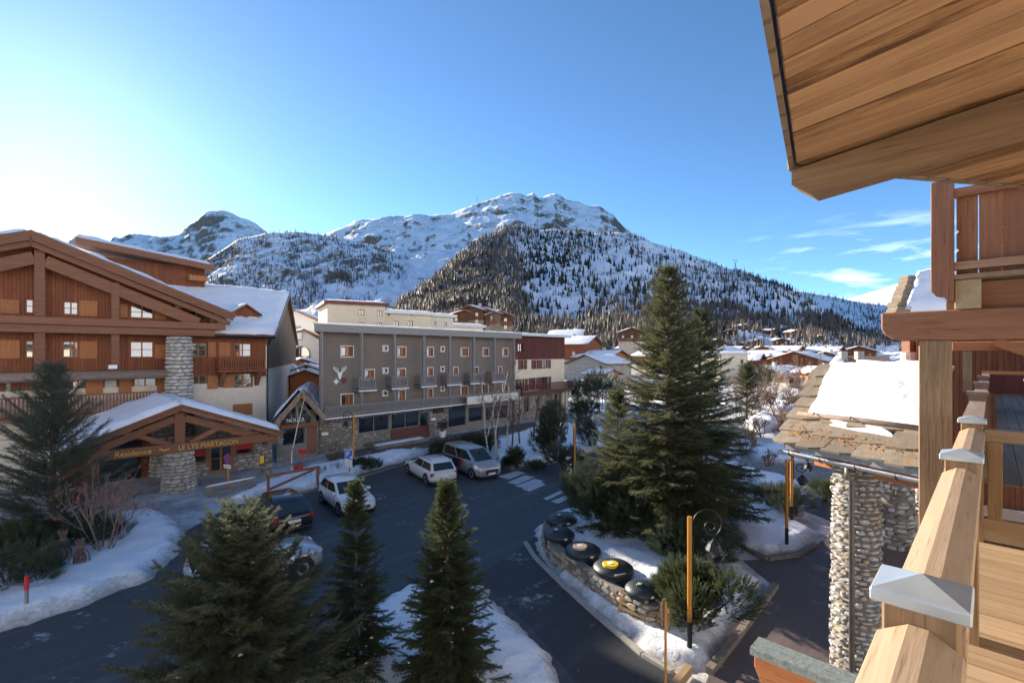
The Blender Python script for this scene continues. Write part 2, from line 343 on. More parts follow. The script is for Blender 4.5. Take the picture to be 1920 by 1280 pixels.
MT['blue'] = M_plain('blue_sign', (.02, .12, .42), .4)
MT['bark'] = M_noise('bark', (.13, .095, .07), (.07, .05, .038), 9, .95, .6, .03, (1, 1, .3))
MT['birch'] = M_noise('birch_bark', (.62, .58, .53), (.42, .38, .34), 5, .85, .3, .01, (1, 1, 3), c3=(.08, .07, .06), s3=5, t3=(.58, .64))
MT['twig'] = M_plain('twigs', (.16, .10, .08), .9)
MT['twig_red'] = M_plain('red_brown_twigs', (.17, .13, .11), .9)
MT['berry'] = M_plain('red_berries', (.34, .035, .035), .5)
MT['stone_y'] = M_stone('warm_stone', (.56, .44, .32), (.44, .35, .26), tint=.2)
MT['twig_b'] = M_plain('brown_twigs', (.24, .15, .10), .9)
# ------------------------------------------------------------------ ground, roads, snow banks
def sheet(name, pix, z, mat, parent=None):
    pts = [G(px, py, z) for px, py in pix]
    me = bpy.data.meshes.new(name); me.from_pydata([tuple(p) for p in pts], [], [tuple(range(len(pts)))])
    bm = bmesh.new(); bm.from_mesh(me); bmesh.ops.recalc_face_normals(bm, faces=bm.faces)
    for f in bm.faces:
        if f.normal.z < 0: f.normal_flip()
    bmesh.ops.triangulate(bm, faces=bm.faces); bm.to_mesh(me); bm.free(); me.materials.append(mat)
    o = link(name, me, parent)
    if parent is None: tag(o, kind='structure')
    return o
g = MB(); g.box(-9000, 9000, -3000, 12000, -2.0, -.03); tag(g.build('ground', MT['snow_dirty']), kind='structure')
sheet('pavement', [(-300, 1010), (150, 1000), (330, 1030), (420, 945), (500, 915), (560, 893), (700, 862), (810, 846), (900, 832), (1000, 805), (1100, 772), (1060, 752), (950, 775), (800, 800), (600, 830), (520, 840), (430, 850), (300, 880), (100, 900), (-300, 930)], -.012, MT['slush'])
road = sheet('road', [(-400, 1320), (0, 1185), (150, 1138), (290, 1078), (340, 1000), (420, 955), (500, 928), (560, 915), (640, 897), (700, 880), (770, 860), (820, 842), (880, 838), (905, 852), (960, 870), (1030, 862), (1110, 840), (1300, 800), (1700, 740), (1700, 752), (1330, 835), (1150, 900), (1060, 960), (1020, 985), (1000, 1040), (1100, 1130), (1260, 1262), (1300, 1500), (1100, 2200), (-800, 2200)], 0, MT['asphalt'])
sheet('side_road', [(1030, 985), (985, 1020), (960, 1040), (890, 1078), (1000, 1180), (1090, 1290), (1200, 1500), (1420, 1500), (1280, 1275), (1200, 1235), (1080, 1120), (1010, 1040)], .004, MT['asphalt_new'])
lane = sheet('lane', [(620, 868), (810, 838), (960, 812), (1010, 800), (1000, 790), (800, 822), (610, 852)], -.006, MT['asphalt_red'])
plaza = sheet('plaza', [(1240, 1500), (1330, 1262), (1450, 1095), (1395, 1050), (1500, 1045), (1545, 1010), (1620, 960), (2000, 960), (2400, 1500)], .002, MT['asphalt_red'])
def paving():
    fx, nt, N, L, B = nodes('paving_slabs'); v = coords(nt, rand=0)
    br = N.new('ShaderNodeTexBrick'); br.inputs['Scale'].default_value = 1.0; br.inputs['Brick Width'].default_value = .9; br.inputs['Row Height'].default_value = .55; br.inputs['Mortar Size'].default_value = .03
    br.inputs['Color1'].default_value = (.20, .185, .16, 1); br.inputs['Color2'].default_value = (.26, .24, .20, 1); br.inputs['Mortar'].default_value = (.08, .075, .07, 1)
    mp = N.new('ShaderNodeMapping'); mp.inputs['Rotation'].default_value = (0, 0, R(20)); L.new(v, mp.inputs[0]); L.new(mp.outputs[0], br.inputs['Vector'])
    L.new(mixc(nt, ramp(nt, noise(nt, v, .7, 6), .5, .75), br.outputs['Color'], (.33, .32, .31)), B.inputs['Base Color']); B.inputs['Roughness'].default_value = .85
    return fx
sheet('paved_square', [(1370, 900), (1395, 842), (1600, 838), (1750, 850), (1750, 975), (1600, 985), (1450, 925)], .001, paving())
sheet('back_road', [(1330, 905), (1450, 935), (1600, 990), (1620, 960), (1450, 905), (1340, 880)], .005, MT['asphalt'])
# zebra crossing and bay marks are paint on the road
for q in [((933, 893), (955, 898), (986, 886), (970, 882)), ((951, 904), (968, 908), (1003, 894), (985, 890)), ((965, 911), (982, 914), (1020, 901), (1003, 897)), ((978, 916), (993, 921), (1023, 908), (1014, 903)),
          ((1018, 934), (1026, 937), (1058, 922), (1052, 919)), ((1033, 939), (1046, 944), (1070, 932), (1062, 928))]:
    sheet('zebra_stripe', q, .005, MT['road_white'], road)
for a, b in [((595, 980), (640, 992)), ((612, 1000), (622, 988)), ((690, 965), (712, 958)), ((760, 945), (780, 930)), ((740, 942), (778, 952)), ((905, 905), (925, 893)), ((905, 893), (925, 899))]:
    p, q = G(*a, .005), G(*b, .005); m = MB(); m.bar(p, q, .09, .002); m.build('bay_mark', MT['road_blue'], road)
def bank(name, pix, h, cell=.3, seed=0, mat='snow_bank', soft=.7, kind='structure', base=0.0, rough=.35):
    P = np.array([G(*p)[:2] for p in pix]); lo = P.min(0)-.6; hi = P.max(0)+.6
    nx, ny = (int((hi[0]-lo[0])/cell)+2, int((hi[1]-lo[1])/cell)+2)
    X, Y = np.meshgrid(lo[0]+np.arange(nx)*cell, lo[1]+np.arange(ny)*cell, indexing='ij')
    D = np.full(X.shape, 1e9); I = np.zeros(X.shape, bool)
    for i in range(len(P)):
        a = P[i]; b = P[(i+1) % len(P)]; e = b-a
        t = np.clip(((X-a[0])*e[0]+(Y-a[1])*e[1])/(e@e+1e-9), 0, 1)
        D = np.minimum(D, np.hypot(X-a[0]-t*e[0], Y-a[1]-t*e[1]))
        c = ((a[1] > Y) != (b[1] > Y)) & (X < (b[0]-a[0])*(Y-a[1])/(b[1]-a[1]+1e-12)+a[0]); I ^= c
    D = np.where(I, D, -D)+fbm(X*.9+seed, Y*.9, 4)*.7
    k = np.clip(D/soft, 0, 1); k = k*k*(3-2*k)
    Z = base-.05+h*k*(1+rough*fbm(X*.5+seed, Y*.5+3, 4))+k*(.16*fbm(X*1.5, Y*1.5+seed, 5)+.07*np.abs(fbm(X*3.1, Y*3.1+seed, 3))+.04)
    keep = (D > -cell*1.5); idx = np.arange(nx*ny).reshape(nx, ny)
    c = keep[:-1, :-1] & keep[1:, :-1] & keep[:-1, 1:] & keep[1:, 1:]
    F = np.stack([idx[:-1, :-1][c], idx[1:, :-1][c], idx[1:, 1:][c], idx[:-1, 1:][c]], -1)
    V = np.stack([X, Y, Z], -1).reshape(-1, 3); used = np.unique(F); rem = np.full(len(V), -1); rem[used] = np.arange(len(used))
    me = mesh_np(name, V[used], rem[F], MT[mat], True); me.attributes.new('edge', 'FLOAT', 'POINT').data.foreach_set('value', np.clip(D/1.3, 0, 1).astype(np.float32).ravel()[used])
    o = link(name, me); tag(o, kind=kind); return o
bank('snow_bank', [(-300, 1290), (0, 1190), (60, 1170), (150, 1140), (290, 1085), (335, 1045), (352, 1000), (335, 972), (290, 955), (230, 965), (150, 985), (60, 995), (-300, 1040)], .35, .22, 1)
bank('snow_bank', [(470, 945), (500, 930), (560, 925), (640, 903), (700, 882), (765, 864), (805, 848), (800, 842), (740, 846), (690, 857), (620, 868), (560, 882), (500, 903), (440, 930), (400, 950)], .35, .22, 2)
bank('snow_bank', [(905, 854), (925, 866), (960, 879), (1000, 872), (1060, 860), (1120, 845), (1160, 822), (1130, 800), (1060, 795), (1000, 802), (940, 822), (885, 836)], .32, .26, 3)
bank('snow_island', [(990, 1018), (1002, 985), (1037, 958), (1100, 948), (1330, 1000), (1440, 1095), (1335, 1255), (1265, 1268), (1205, 1235), (1065, 1108)], .22, .16, 4)
bank('snow_bank', [(1340, 945), (1400, 938), (1440, 950), (1550, 1005), (1530, 1025), (1490, 1040), (1440, 1048), (1370, 1025)], .3, .2, 5)
bank('snow_bank', [(715, 1115), (760, 1095), (900, 1088), (965, 1150), (1085, 1285), (1150, 1420), (700, 1900), (300, 1900), (500, 1300)], .25, .13, 6)
bank('snow_bank', [(1400, 845), (1460, 830), (1560, 830), (1640, 850), (1600, 865), (1480, 870), (1410, 865)], .4, .3, 7)
bank('snow_bank', [(1385, 800), (1420, 780), (1455, 785), (1465, 803), (1430, 812)], .9, .5, 8)
bank('snow_bank', [(1410, 768), (1430, 752), (1480, 752), (1520, 762), (1470, 772)], .5, .6, 9)
bank('snow_bank', [(1040, 770), (1120, 752), (1280, 745), (1400, 752), (1380, 768), (1200, 785), (1090, 790)], .3, .6, 10)
bank('snow_bank', [(1300, 885), (1400, 905), (1460, 925), (1560, 930), (1500, 900), (1420, 880), (1340, 865)], .25, .3, 11)

# ------------------------------------------------------------------ mountains (each a relief sheet at its own distance, with a far side)
def M_mountain(name, rock, rock2, t0, t1, ns=.02, snowc=(.78, .80, .84), amp=.5):
    m, nt, N, L, B = nodes(name); ge = N.new('ShaderNodeNewGeometry'); sp = N.new('ShaderNodeSeparateXYZ'); L.new(ge.outputs['Normal'], sp.inputs[0])
    v = coords(nt, rand=0); n1 = noise(nt, v, ns, 8, .65); n2 = noise(nt, v, ns*6, 8, .7)
    s = math_n(nt, 'ADD', sp.outputs[2], math_n(nt, 'MULTIPLY', math_n(nt, 'SUBTRACT', n2, .5), amp)); s = math_n(nt, 'ADD', s, math_n(nt, 'MULTIPLY', math_n(nt, 'SUBTRACT', n1, .5), amp))
    col = mixc(nt, ramp(nt, s, t0, t1), mixc(nt, ramp(nt, n2, .35, .65), rock, rock2), snowc)
    L.new(col, B.inputs['Base Color']); B.inputs['Roughness'].default_value = .9; B.inputs['Specular IOR Level'].default_value = .1
    bump(nt, B, n2, .6, 3.0)
    return m
class Relief:
    def __init__(s, name, mat, x0, x1, top, foot, Y0, Y1, nx, ny, amp, fr, rid, pw=1.0, crest=.25, seed=0, yf=None):
        s.top = np.array(top, float); s.foot = np.array(foot, float); s.Y0, s.Y1, s.pw = Y0, Y1, pw
        px = np.linspace(x0, x1, nx); v = np.concatenate([np.linspace(0, 1, ny), [1.04, 1.12, 1.3]])
        PX, Vv = np.meshgrid(px, v, indexing='ij')
        X, Yd, Z = s.pos(PX, Vv)
        w = np.clip(np.minimum(Vv*4, (1-Vv)*6+crest), 0, 1)
        n = fbm(X*fr+seed, Yd*fr, 6)*(1-rid)+fbm(X*fr*1.6+seed, (Yd*.6+Z)*fr*1.6, 6, True)*rid
        Z = Z+amp*n*w; Yd = Yd+amp*.5*fbm(X*fr*2+5, Z*fr*2, 4)*w
        b = Vv > 1.0; Z = np.where(b, Z-(Vv-1)*(Yd-s.Y0)*1.2, Z)
        s.X, s.Y, s.Z, s.x0, s.x1, s.ny, s.nx = X, Yd, Z, x0, x1, ny, nx
        V = np.stack([X, Yd, Z], -1).reshape(-1, 3); k = len(v); idx = np.arange(nx*k).reshape(nx, k)
        F = np.stack([idx[:-1, :-1], idx[1:, :-1], idx[1:, 1:], idx[:-1, 1:]], -1).reshape(-1, 4)
        s.o = link(name, mesh_np(name, V, F, mat, True)); tag(s.o, kind='structure')
    def Yof(s, px, v):
        y1 = np.interp(px, s.Y1[0], s.Y1[1]) if isinstance(s.Y1, tuple) else s.Y1
        return s.Y0+(y1-s.Y0)*np.maximum(v, 0)**s.pw
    def pos(s, px, v):
        yt = np.interp(px, s.top[:, 0], s.top[:, 1]); yf = np.interp(px, s.foot[:, 0], s.foot[:, 1])
        py = yf+(yt-yf)*np.minimum(v, 1); Y = s.Yof(px, v)
        return (px-CX)/FPX*Y, Y, CAMZ+(HY-py)/FPX*Y
    def surf(s, px, v):                 # a point of the finished relief
        i = np.clip((px-s.x0)/(s.x1-s.x0)*(s.nx-1), 0, s.nx-1.001); j = np.clip(v*(s.ny-1), 0, s.ny-1.001)
        a = i.astype(int); b = j.astype(int); u = (i-a); w = (j-b)
        f = lambda A: (A[a, b]*(1-u)+A[a+1, b]*u)*(1-w)+(A[a, b+1]*(1-u)+A[a+1, b+1]*u)*w
        return np.stack([f(s.X), f(s.Y), f(s.Z)], -1)
    def vof(s, px, py):
        yt = np.interp(px, s.top[:, 0], s.top[:, 1]); yf = np.interp(px, s.foot[:, 0], s.foot[:, 1]); return (yf-py)/(yf-yt)
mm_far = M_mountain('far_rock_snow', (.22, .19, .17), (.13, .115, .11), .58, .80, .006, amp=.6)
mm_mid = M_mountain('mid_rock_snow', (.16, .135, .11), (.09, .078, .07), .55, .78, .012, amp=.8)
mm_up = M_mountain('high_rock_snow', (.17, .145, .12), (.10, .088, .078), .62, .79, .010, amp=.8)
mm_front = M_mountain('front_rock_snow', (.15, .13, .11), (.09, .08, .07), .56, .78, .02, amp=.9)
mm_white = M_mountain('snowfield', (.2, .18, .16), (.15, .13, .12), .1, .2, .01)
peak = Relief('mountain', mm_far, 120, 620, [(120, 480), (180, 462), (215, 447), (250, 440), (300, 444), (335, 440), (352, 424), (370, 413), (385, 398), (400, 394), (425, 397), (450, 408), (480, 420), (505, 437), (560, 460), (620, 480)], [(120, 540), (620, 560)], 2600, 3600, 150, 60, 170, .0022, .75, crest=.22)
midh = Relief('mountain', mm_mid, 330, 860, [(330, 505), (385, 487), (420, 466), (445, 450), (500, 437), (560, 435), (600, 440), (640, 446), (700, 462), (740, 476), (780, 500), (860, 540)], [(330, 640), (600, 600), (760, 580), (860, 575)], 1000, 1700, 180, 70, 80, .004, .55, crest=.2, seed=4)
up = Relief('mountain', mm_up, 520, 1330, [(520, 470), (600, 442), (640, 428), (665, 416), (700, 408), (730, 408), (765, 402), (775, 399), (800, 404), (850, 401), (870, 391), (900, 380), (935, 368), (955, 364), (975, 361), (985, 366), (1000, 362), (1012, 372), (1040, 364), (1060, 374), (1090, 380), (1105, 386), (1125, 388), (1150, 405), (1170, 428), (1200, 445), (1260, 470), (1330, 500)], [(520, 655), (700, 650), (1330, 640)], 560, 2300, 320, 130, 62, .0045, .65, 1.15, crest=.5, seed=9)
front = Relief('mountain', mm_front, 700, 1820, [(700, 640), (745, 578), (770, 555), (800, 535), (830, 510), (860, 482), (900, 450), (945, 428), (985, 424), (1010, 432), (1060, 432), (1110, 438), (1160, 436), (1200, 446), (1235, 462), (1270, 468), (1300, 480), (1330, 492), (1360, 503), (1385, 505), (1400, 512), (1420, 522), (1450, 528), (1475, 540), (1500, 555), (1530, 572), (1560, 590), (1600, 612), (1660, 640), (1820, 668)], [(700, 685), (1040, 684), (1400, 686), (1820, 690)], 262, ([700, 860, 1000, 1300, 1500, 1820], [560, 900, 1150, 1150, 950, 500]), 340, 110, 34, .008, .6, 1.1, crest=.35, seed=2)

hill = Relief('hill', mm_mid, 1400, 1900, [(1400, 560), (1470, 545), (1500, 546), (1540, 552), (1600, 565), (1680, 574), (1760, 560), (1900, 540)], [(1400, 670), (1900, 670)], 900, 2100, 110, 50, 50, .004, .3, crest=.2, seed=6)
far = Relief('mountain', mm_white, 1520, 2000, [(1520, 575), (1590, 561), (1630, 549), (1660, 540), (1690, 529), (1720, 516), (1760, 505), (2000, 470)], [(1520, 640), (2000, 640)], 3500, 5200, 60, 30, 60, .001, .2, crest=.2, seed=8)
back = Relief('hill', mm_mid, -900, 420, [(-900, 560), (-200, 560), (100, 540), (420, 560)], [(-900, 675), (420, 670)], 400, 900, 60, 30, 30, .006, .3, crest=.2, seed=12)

# forests: far woods that read as one mass
def tree_template(kind):
    V = []; F = []; n = 5
    tiers = [(0.02, .20, .45), (.24, .155, .70), (.5, .10, 1.0)] if kind == 'spruce' else [(.06, .09, .40), (.26, .10, .62), (.48, .065, 1.0)]
    for z0, r, z1 in tiers:
        b = len(V)
        for k in range(n):
            a = 2*math.pi*(k+.37*z0*9)/n; rr = r*(1.25 if k % 2 else .7); V.append((rr*math.cos(a), rr*math.sin(a), z0-.05*(k % 2)))
        V.append((0, 0, z1)); F += [(b+k, b+(k+1) % n, b+n) for k in range(n)]
    return np.array(V), np.array(F)
def forest(name, rel, n, dens, hs, kind, mat, label, rs):
    r = np.random.default_rng(rs); px = r.uniform(rel.x0+2, rel.x1-2, n*6); v = r.uniform(.0, 1.0, n*6)
    yt = np.interp(px, rel.top[:, 0], rel.top[:, 1]); yf = np.interp(px, rel.foot[:, 0], rel.foot[:, 1]); py = yf+(yt-yf)*v
    keep = r.uniform(0, 1, len(px)) < dens(px, py, v); px = px[keep][:n]; v = v[keep][:n]
    P = rel.surf(px, v); T, F = tree_template(kind); m = len(P)
    h = (.35+.95*r.uniform(0, 1, m)**1.4)*hs*1.1; w = h*r.uniform(.75, 1.3, m); a = r.uniform(0, 6.28, m); c, s = np.cos(a), np.sin(a)
    V = np.empty((m, len(T), 3)); V[:, :, 0] = (T[:, 0]*c[:, None]-T[:, 1]*s[:, None])*w[:, None]; V[:, :, 1] = (T[:, 0]*s[:, None]+T[:, 1]*c[:, None])*w[:, None]; V[:, :, 2] = T[:, 2]*h[:, None]-1
    V[:, :, :2] *= r.uniform(.75, 1.25, (m, len(T), 1)); V += P[:, None, :]
    FF = (F[None]+(np.arange(m)*len(T))[:, None, None]).reshape(-1, 3)
    tag(link(name, mesh_np(name, V.reshape(-1, 3), FF, mat)), label, 'forest', kind='stuff')
def blob(px, py, x, y, rx, ry): return np.exp(-(((px-x)/rx)**2+((py-y)/ry)**2))
m_larch = M_leaf('larch_wood', (.19, .15, .115), (.135, .11, .09), (.24, .185, .13), .02, .15)
m_sprw = M_leaf('spruce_wood', (.022, .032, .018), (.035, .04, .022), (.03, .03, .02), .02, .1)
def dens_front(px, py, v):
    snow = .95*blob(px, py, 1060, 540, 95, 75)+.45*blob(px, py, 1180, 500, 60, 45)+.45*blob(px, py, 1350, 545, 50, 22)+.8*blob(px, py, 1440, 560, 60, 18)+.8*blob(px, py, 1290, 485, 60, 20)+.7*blob(px, py, 1500, 590, 50, 18)
    n = fbm(px*.02, py*.03, 4)
    low = np.clip((py-570)/40, 0, 1)*.5-.75*np.clip((px-1320)/40, 0, 1)*np.clip((py-612)/20, 0, 1)
    return np.clip(.70-1.05*snow+n*2.2+np.clip((1010-px)/120, 0, .9), .02, 1)*np.clip(.42+low+np.clip((1010-px)/120, 0, .9), 0, 1)*np.clip((672-py)/12, .0, 1)
forest('larch_forest', front, 31000, dens_front, 10.5, 'larch', m_larch, 'bare brown larch forest on the steep snowy spur', 1)
forest('spruce_forest', front, 2600, lambda px, py, v: np.clip(.15+.9*blob(px, py, 1040, 480, 60, 50)+.5*blob(px, py, 900, 560, 80, 60), 0, 1)*np.clip((650-py)/20, 0, 1), 12, 'spruce', m_sprw, 'dark evergreen trees scattered on the snowy spur', 2)
forest('larch_forest', midh, 6500, lambda px, py, v: np.clip(.35+fbm(px*.03, py*.03, 4)*1.6+.4*blob(px, py, 690, 500, 40, 30), 0, 1)*np.clip(1.2-blob(px, py, 730, 560, 60, 40)*1.3, 0, 1), 13, 'larch', m_larch, 'thin larch wood on the rocky middle hill', 3)
forest('larch_forest', up, 700, lambda px, py, v: np.clip(.9*blob(px, py, 735, 470, 30, 22)+.9*blob(px, py, 800, 475, 22, 12)+.5*blob(px, py, 760, 495, 25, 8), 0, 1), 20, 'larch', m_larch, 'small clumps of trees beside the ski slope', 4)
forest('larch_forest', hill, 5000, lambda px, py, v: np.clip(.8-.9*blob(px, py, 1548, 578, 12, 16)-.6*blob(px, py, 1580, 600, 40, 8)+fbm(px*.05, py*.05, 3), 0, 1), 15, 'larch', m_larch, 'dark wooded slope beyond the village', 5)

def bounce_slope():                     # the sunlit valley side behind the viewpoint, unseen but for window reflections, added white to bounce light into the shade
    az = np.radians(np.linspace(72, 272, 90)); v = np.linspace(0, 1, 36); A, Vv = np.meshgrid(az, v, indexing='ij')
    rr = 130+1100*Vv; X = rr*np.sin(A); Y = rr*np.cos(A); e = np.clip(np.minimum(A-az[0], az[-1]-A)/.5, 0, 1)
    Z = -.5+560*Vv**1.15*e*(1+.25*fbm(X*.004, Y*.004, 4))+20*fbm(X*.012, Y*.012, 5)*np.minimum(1, Vv*6)*e
    idx = np.arange(Z.size).reshape(Z.shape); F = np.stack([idx[:-1, :-1], idx[:-1, 1:], idx[1:, 1:], idx[1:, :-1]], -1).reshape(-1, 4)
    tag(link('mountain', mesh_np('mountain', np.stack([X, Y, Z], -1).reshape(-1, 3), F, mm_white, True)), kind='structure')
bounce_slope()      # added slope behind the view, for its bounced light
# ------------------------------------------------------------------ building pieces
def wall(parent, name, mat, x0, x1, z0, z1, holes=(), y=0.0, t=.22, clip=()):
    xs = sorted({x0, x1, *[min(max(h[i], x0), x1) for h in holes for i in (0, 1)]}); zs = sorted({z0, z1, *[min(max(h[i], z0), z1) for h in holes for i in (2, 3)]})
    m = MB()
    for i in range(len(xs)-1):
        for j in range(len(zs)-1):
            cx, cz = (xs[i]+xs[i+1])/2, (zs[j]+zs[j+1])/2
            if any(h[0] < cx < h[1] and h[2] < cz < h[3] for h in holes): continue
            m.add([(xs[i], y, zs[j]), (xs[i+1], y, zs[j]), (xs[i+1], y, zs[j+1]), (xs[i], y, zs[j+1])], [(0, 1, 2, 3)])
    for a, b, c, d in holes:
        q = [(a, c), (b, c), (b, d), (a, d)]
        for k in range(4):
            p, r = q[k], q[(k+1) % 4]; m.add([(p[0], y, p[1]), (p[0], y+t, p[1]), (r[0], y+t, r[1]), (r[0], y, r[1])], [(0, 1, 2, 3)])
    me = bpy.data.meshes.new(name); me.from_pydata(m.v, [], m.f); bm = bmesh.new(); bm.from_mesh(me)
    bmesh.ops.remove_doubles(bm, verts=bm.verts, dist=1e-4)
    for co, no in clip: bmesh.ops.bisect_plane(bm, geom=bm.verts[:]+bm.edges[:]+bm.faces[:], plane_co=co, plane_no=no, clear_outer=True)
    bm.to_mesh(me); bm.free(); me.materials.append(mat); return link(name, me, parent)
def window(parent, x0, x1, z0, z1, y=0.0, fm='frame', nv=1, nh=1, dep=.10, fw=.07, glass='glass', name='window'):
    m = MB(); a, b = y+dep, y+dep+.07
    m.box(x0, x0+fw, a, b, z0, z1).box(x1-fw, x1, a, b, z0, z1).box(x0+fw, x1-fw, a, b, z0, z0+fw).box(x0+fw, x1-fw, a, b, z1-fw, z1)
    for k in range(nv): c = x0+(x1-x0)*(k+1)/(nv+1); m.box(c-fw*.55, c+fw*.55, a+.002, b, z0+fw, z1-fw)
    for k in range(nh): c = z0+(z1-z0)*(k+1)/(nh+1); m.box(x0+fw, x1-fw, a+.012, b-.01, c-.02, c+.02)
    w = m.build(name, MT[fm], parent); p = MB(); p.box(x0+.01, x1-.01, y+dep+.045, y+dep+.055, z0+.01, z1-.01); p.build('pane', MT[glass], w); return w
def surround(parent, x0, x1, z0, z1, mat, y=0.0, w=.09, d=.035):
    m = MB(); m.box(x0-w, x0, y-d, y+.05, z0-w, z1+w).box(x1, x1+w, y-d, y+.05, z0-w, z1+w).box(x0, x1, y-d, y+.05, z1, z1+w).box(x0, x1, y-d, y+.05, z0-w, z0); m.build('window_surround', mat, parent)
def shutter(parent, x0, x1, z0, z1, y=0.0, mat='shutter'):
    m = MB(); m.box(x0, x1, y-.05, y-.012, z0, z1)
    for f in (.18, .82): zc = z0+(z1-z0)*f; m.box(x0+.03, x1-.03, y-.075, y-.05, zc-.05, zc+.05)
    m.build('shutter', MT[mat], parent)
def railing(parent, x0, x1, z0, z1, y, mat, step=.16, bw=.09, th=.03, floor=.9, fmat=None, snow=False, name='balcony'):
    m = MB(); m.box(x0, x1, y-.05, y+.05, z1-.09, z1)
    b = m.build(name, mat, parent); m = MB(); m.box(x0, x1, y-.03, y+.03, z0+.06, z0+.14); m.build('lower_rail', mat, b); f = MB(); f.box(x0-.06, x1+.06, y-.08, y+floor, z0-.16, z0+.01); f.build('balcony_floor', fmat or mat, b)
    q = MB(); n = max(2, int((x1-x0)/step))
    for k in range(n): c = x0+(x1-x0)*(k+.5)/n; q.box(c-bw/2, c+bw/2, y-th/2, y+th/2, z0+.14, z1-.09)
    tag(q.build('balusters', mat, b), kind='stuff')
    for s in (x0, x1): p = MB(); p.box(s-.045, s+.045, y+.05, y+floor, z1-.09, z1); p.box(s-.03, s+.03, y+.05, y+floor, z0+.1, z1-.2); p.build('side_rail', mat, b)
    if snow: p = MB(); p.box(x0-.05, x1+.05, y-.10, y+.06, z0-.2, z0-.10); p.build('slab_edge', MT['frame_white'], b)
    return b
def snow_patch(name, c, t, parent, nx=24, ny=12, seed=0, edge=.12, rag=.3, mat='snow', under=.02, rnd_=2):      # snow lying on a slope; c = 4 corners
    c = [np.array(p, float) for p in c]; u, v = np.meshgrid(np.linspace(0, 1, nx), np.linspace(0, 1, ny), indexing='ij')
    P = ((1-u)*(1-v))[..., None]*c[0]+(u*(1-v))[..., None]*c[1]+(u*v)[..., None]*c[2]+((1-u)*v)[..., None]*c[3]
    d = np.minimum(np.minimum(u, 1-u)*nx, np.minimum(v, 1-v)*ny); k = np.sqrt(1-(1-np.clip(d/rnd_, 0, 1))**2)
    n = fbm(P[..., 0]*.8+seed, P[..., 1]*.8+P[..., 2], 4)
    ce = P.mean((0, 1)); lat = fbm(P[..., 0]*1.3+seed+9, P[..., 1]*1.3+P[..., 2]*2, 3)[..., None]*rag*(d < 2.2)[..., None]
    P = P+(P-ce)/np.maximum(np.linalg.norm(P-ce, axis=-1, keepdims=True), .1)*lat; n2 = fbm(P[..., 0]*3.1+seed, P[..., 1]*3.1+P[..., 2], 3); P[..., 2] += (t*(1+.8*n+.25*n2)+under)*k
    idx = np.arange(nx*ny).reshape(nx, ny); F = np.stack([idx[:-1, :-1], idx[1:, :-1], idx[1:, 1:], idx[:-1, 1:]], -1).reshape(-1, 4)
    me = mesh_np(name, P.reshape(-1, 3), F, MT[mat], True); bm = bmesh.new(); bm.from_mesh(me); bmesh.ops.recalc_face_normals(bm, faces=bm.faces)
    if sum(f.normal.z for f in bm.faces) < 0: bmesh.ops.reverse_faces(bm, faces=bm.faces)
    bm.to_mesh(me); bm.free(); return link(name, me, parent)
def stone_templates(n=10, seed=5):
    r = random.Random(seed); out = []
    for _ in range(n):
        k = r.choice((5, 6, 6, 7)); pts = []
        for i in range(k):
            a = 2*math.pi*(i+.5+r.uniform(-.2, .2))/k; s = .5/max(abs(math.cos(a)), abs(math.sin(a)))*r.uniform(.82, 1.0); s = min(s, .6)
            pts.append((s*math.cos(a)*.97, s*math.sin(a)*.97))
        V = [(x, 0.5, z) for x, z in pts]+[(x*.98, -.25+r.uniform(-.1, .1), z*.98) for x, z in pts]+[(x*.86, -.5+r.uniform(-.12, .12), z*.84) for x, z in pts]
        F = [(i, (i+1) % k, k+(i+1) % k, k+i) for i in range(k)]+[(k+i, k+(i+1) % k, 2*k+(i+1) % k, 2*k+i) for i in range(k)]+[tuple(range(2*k, 3*k))]
        out.append((V, F))
    return out
STONE_T = stone_templates(); _SM = {}
def stone_mesh(i, mat):
    if (i, mat) not in _SM:
        m = MB(); m.add(*STONE_T[i]); _SM[i, mat] = m.mesh('stone', MT[mat])
    return _SM[i, mat]
def stones(parent, place, u0, u1, v0, v1, mats, sw=(.22, .5), sh=(.12, .26), dep=.10, gap=.03, join=False, seed=1, holes=()):
    # place(u, v) -> (position, yaw): u along the face, v up
    r = random.Random(seed); v = v0; J = {}
    while v < v1-.04:
        h = min(r.uniform(*sh), v1-v); u = u0-r.uniform(0, sw[0])
        while u < u1:
            w = r.uniform(*sw); a, b = max(u, u0), min(u+w, u1); u += w
            if b-a < .07: continue
            hh = h*r.uniform(.82, 1.12); c = (a+b)/2, v+h/2+r.uniform(-.02, .02)
            if any(q[0] < c[0] < q[1] and q[2] < c[1] < q[3] for q in holes): continue
            p, yaw = place(*c); i = r.randrange(len(STONE_T)); mt = r.choice(mats); sx, sy, sz = b-a-gap, dep*r.uniform(.75, 1.35), hh-gap
            if join:
                J.setdefault(mt, MB()).add([p+Matrix.Rotation(yaw, 3, 'Z') @ Vector((x*sx, y*sy, z*sz)) for x, y, z in STONE_T[i][0]], STONE_T[i][1])
            else:
                o = link('stone', stone_mesh(i, mt), parent, p, yaw); o.scale = (sx, sy, sz)
        v += h
    for mt, m in J.items(): tag(m.build('stone_facing', MT[mt], parent), kind='stuff')
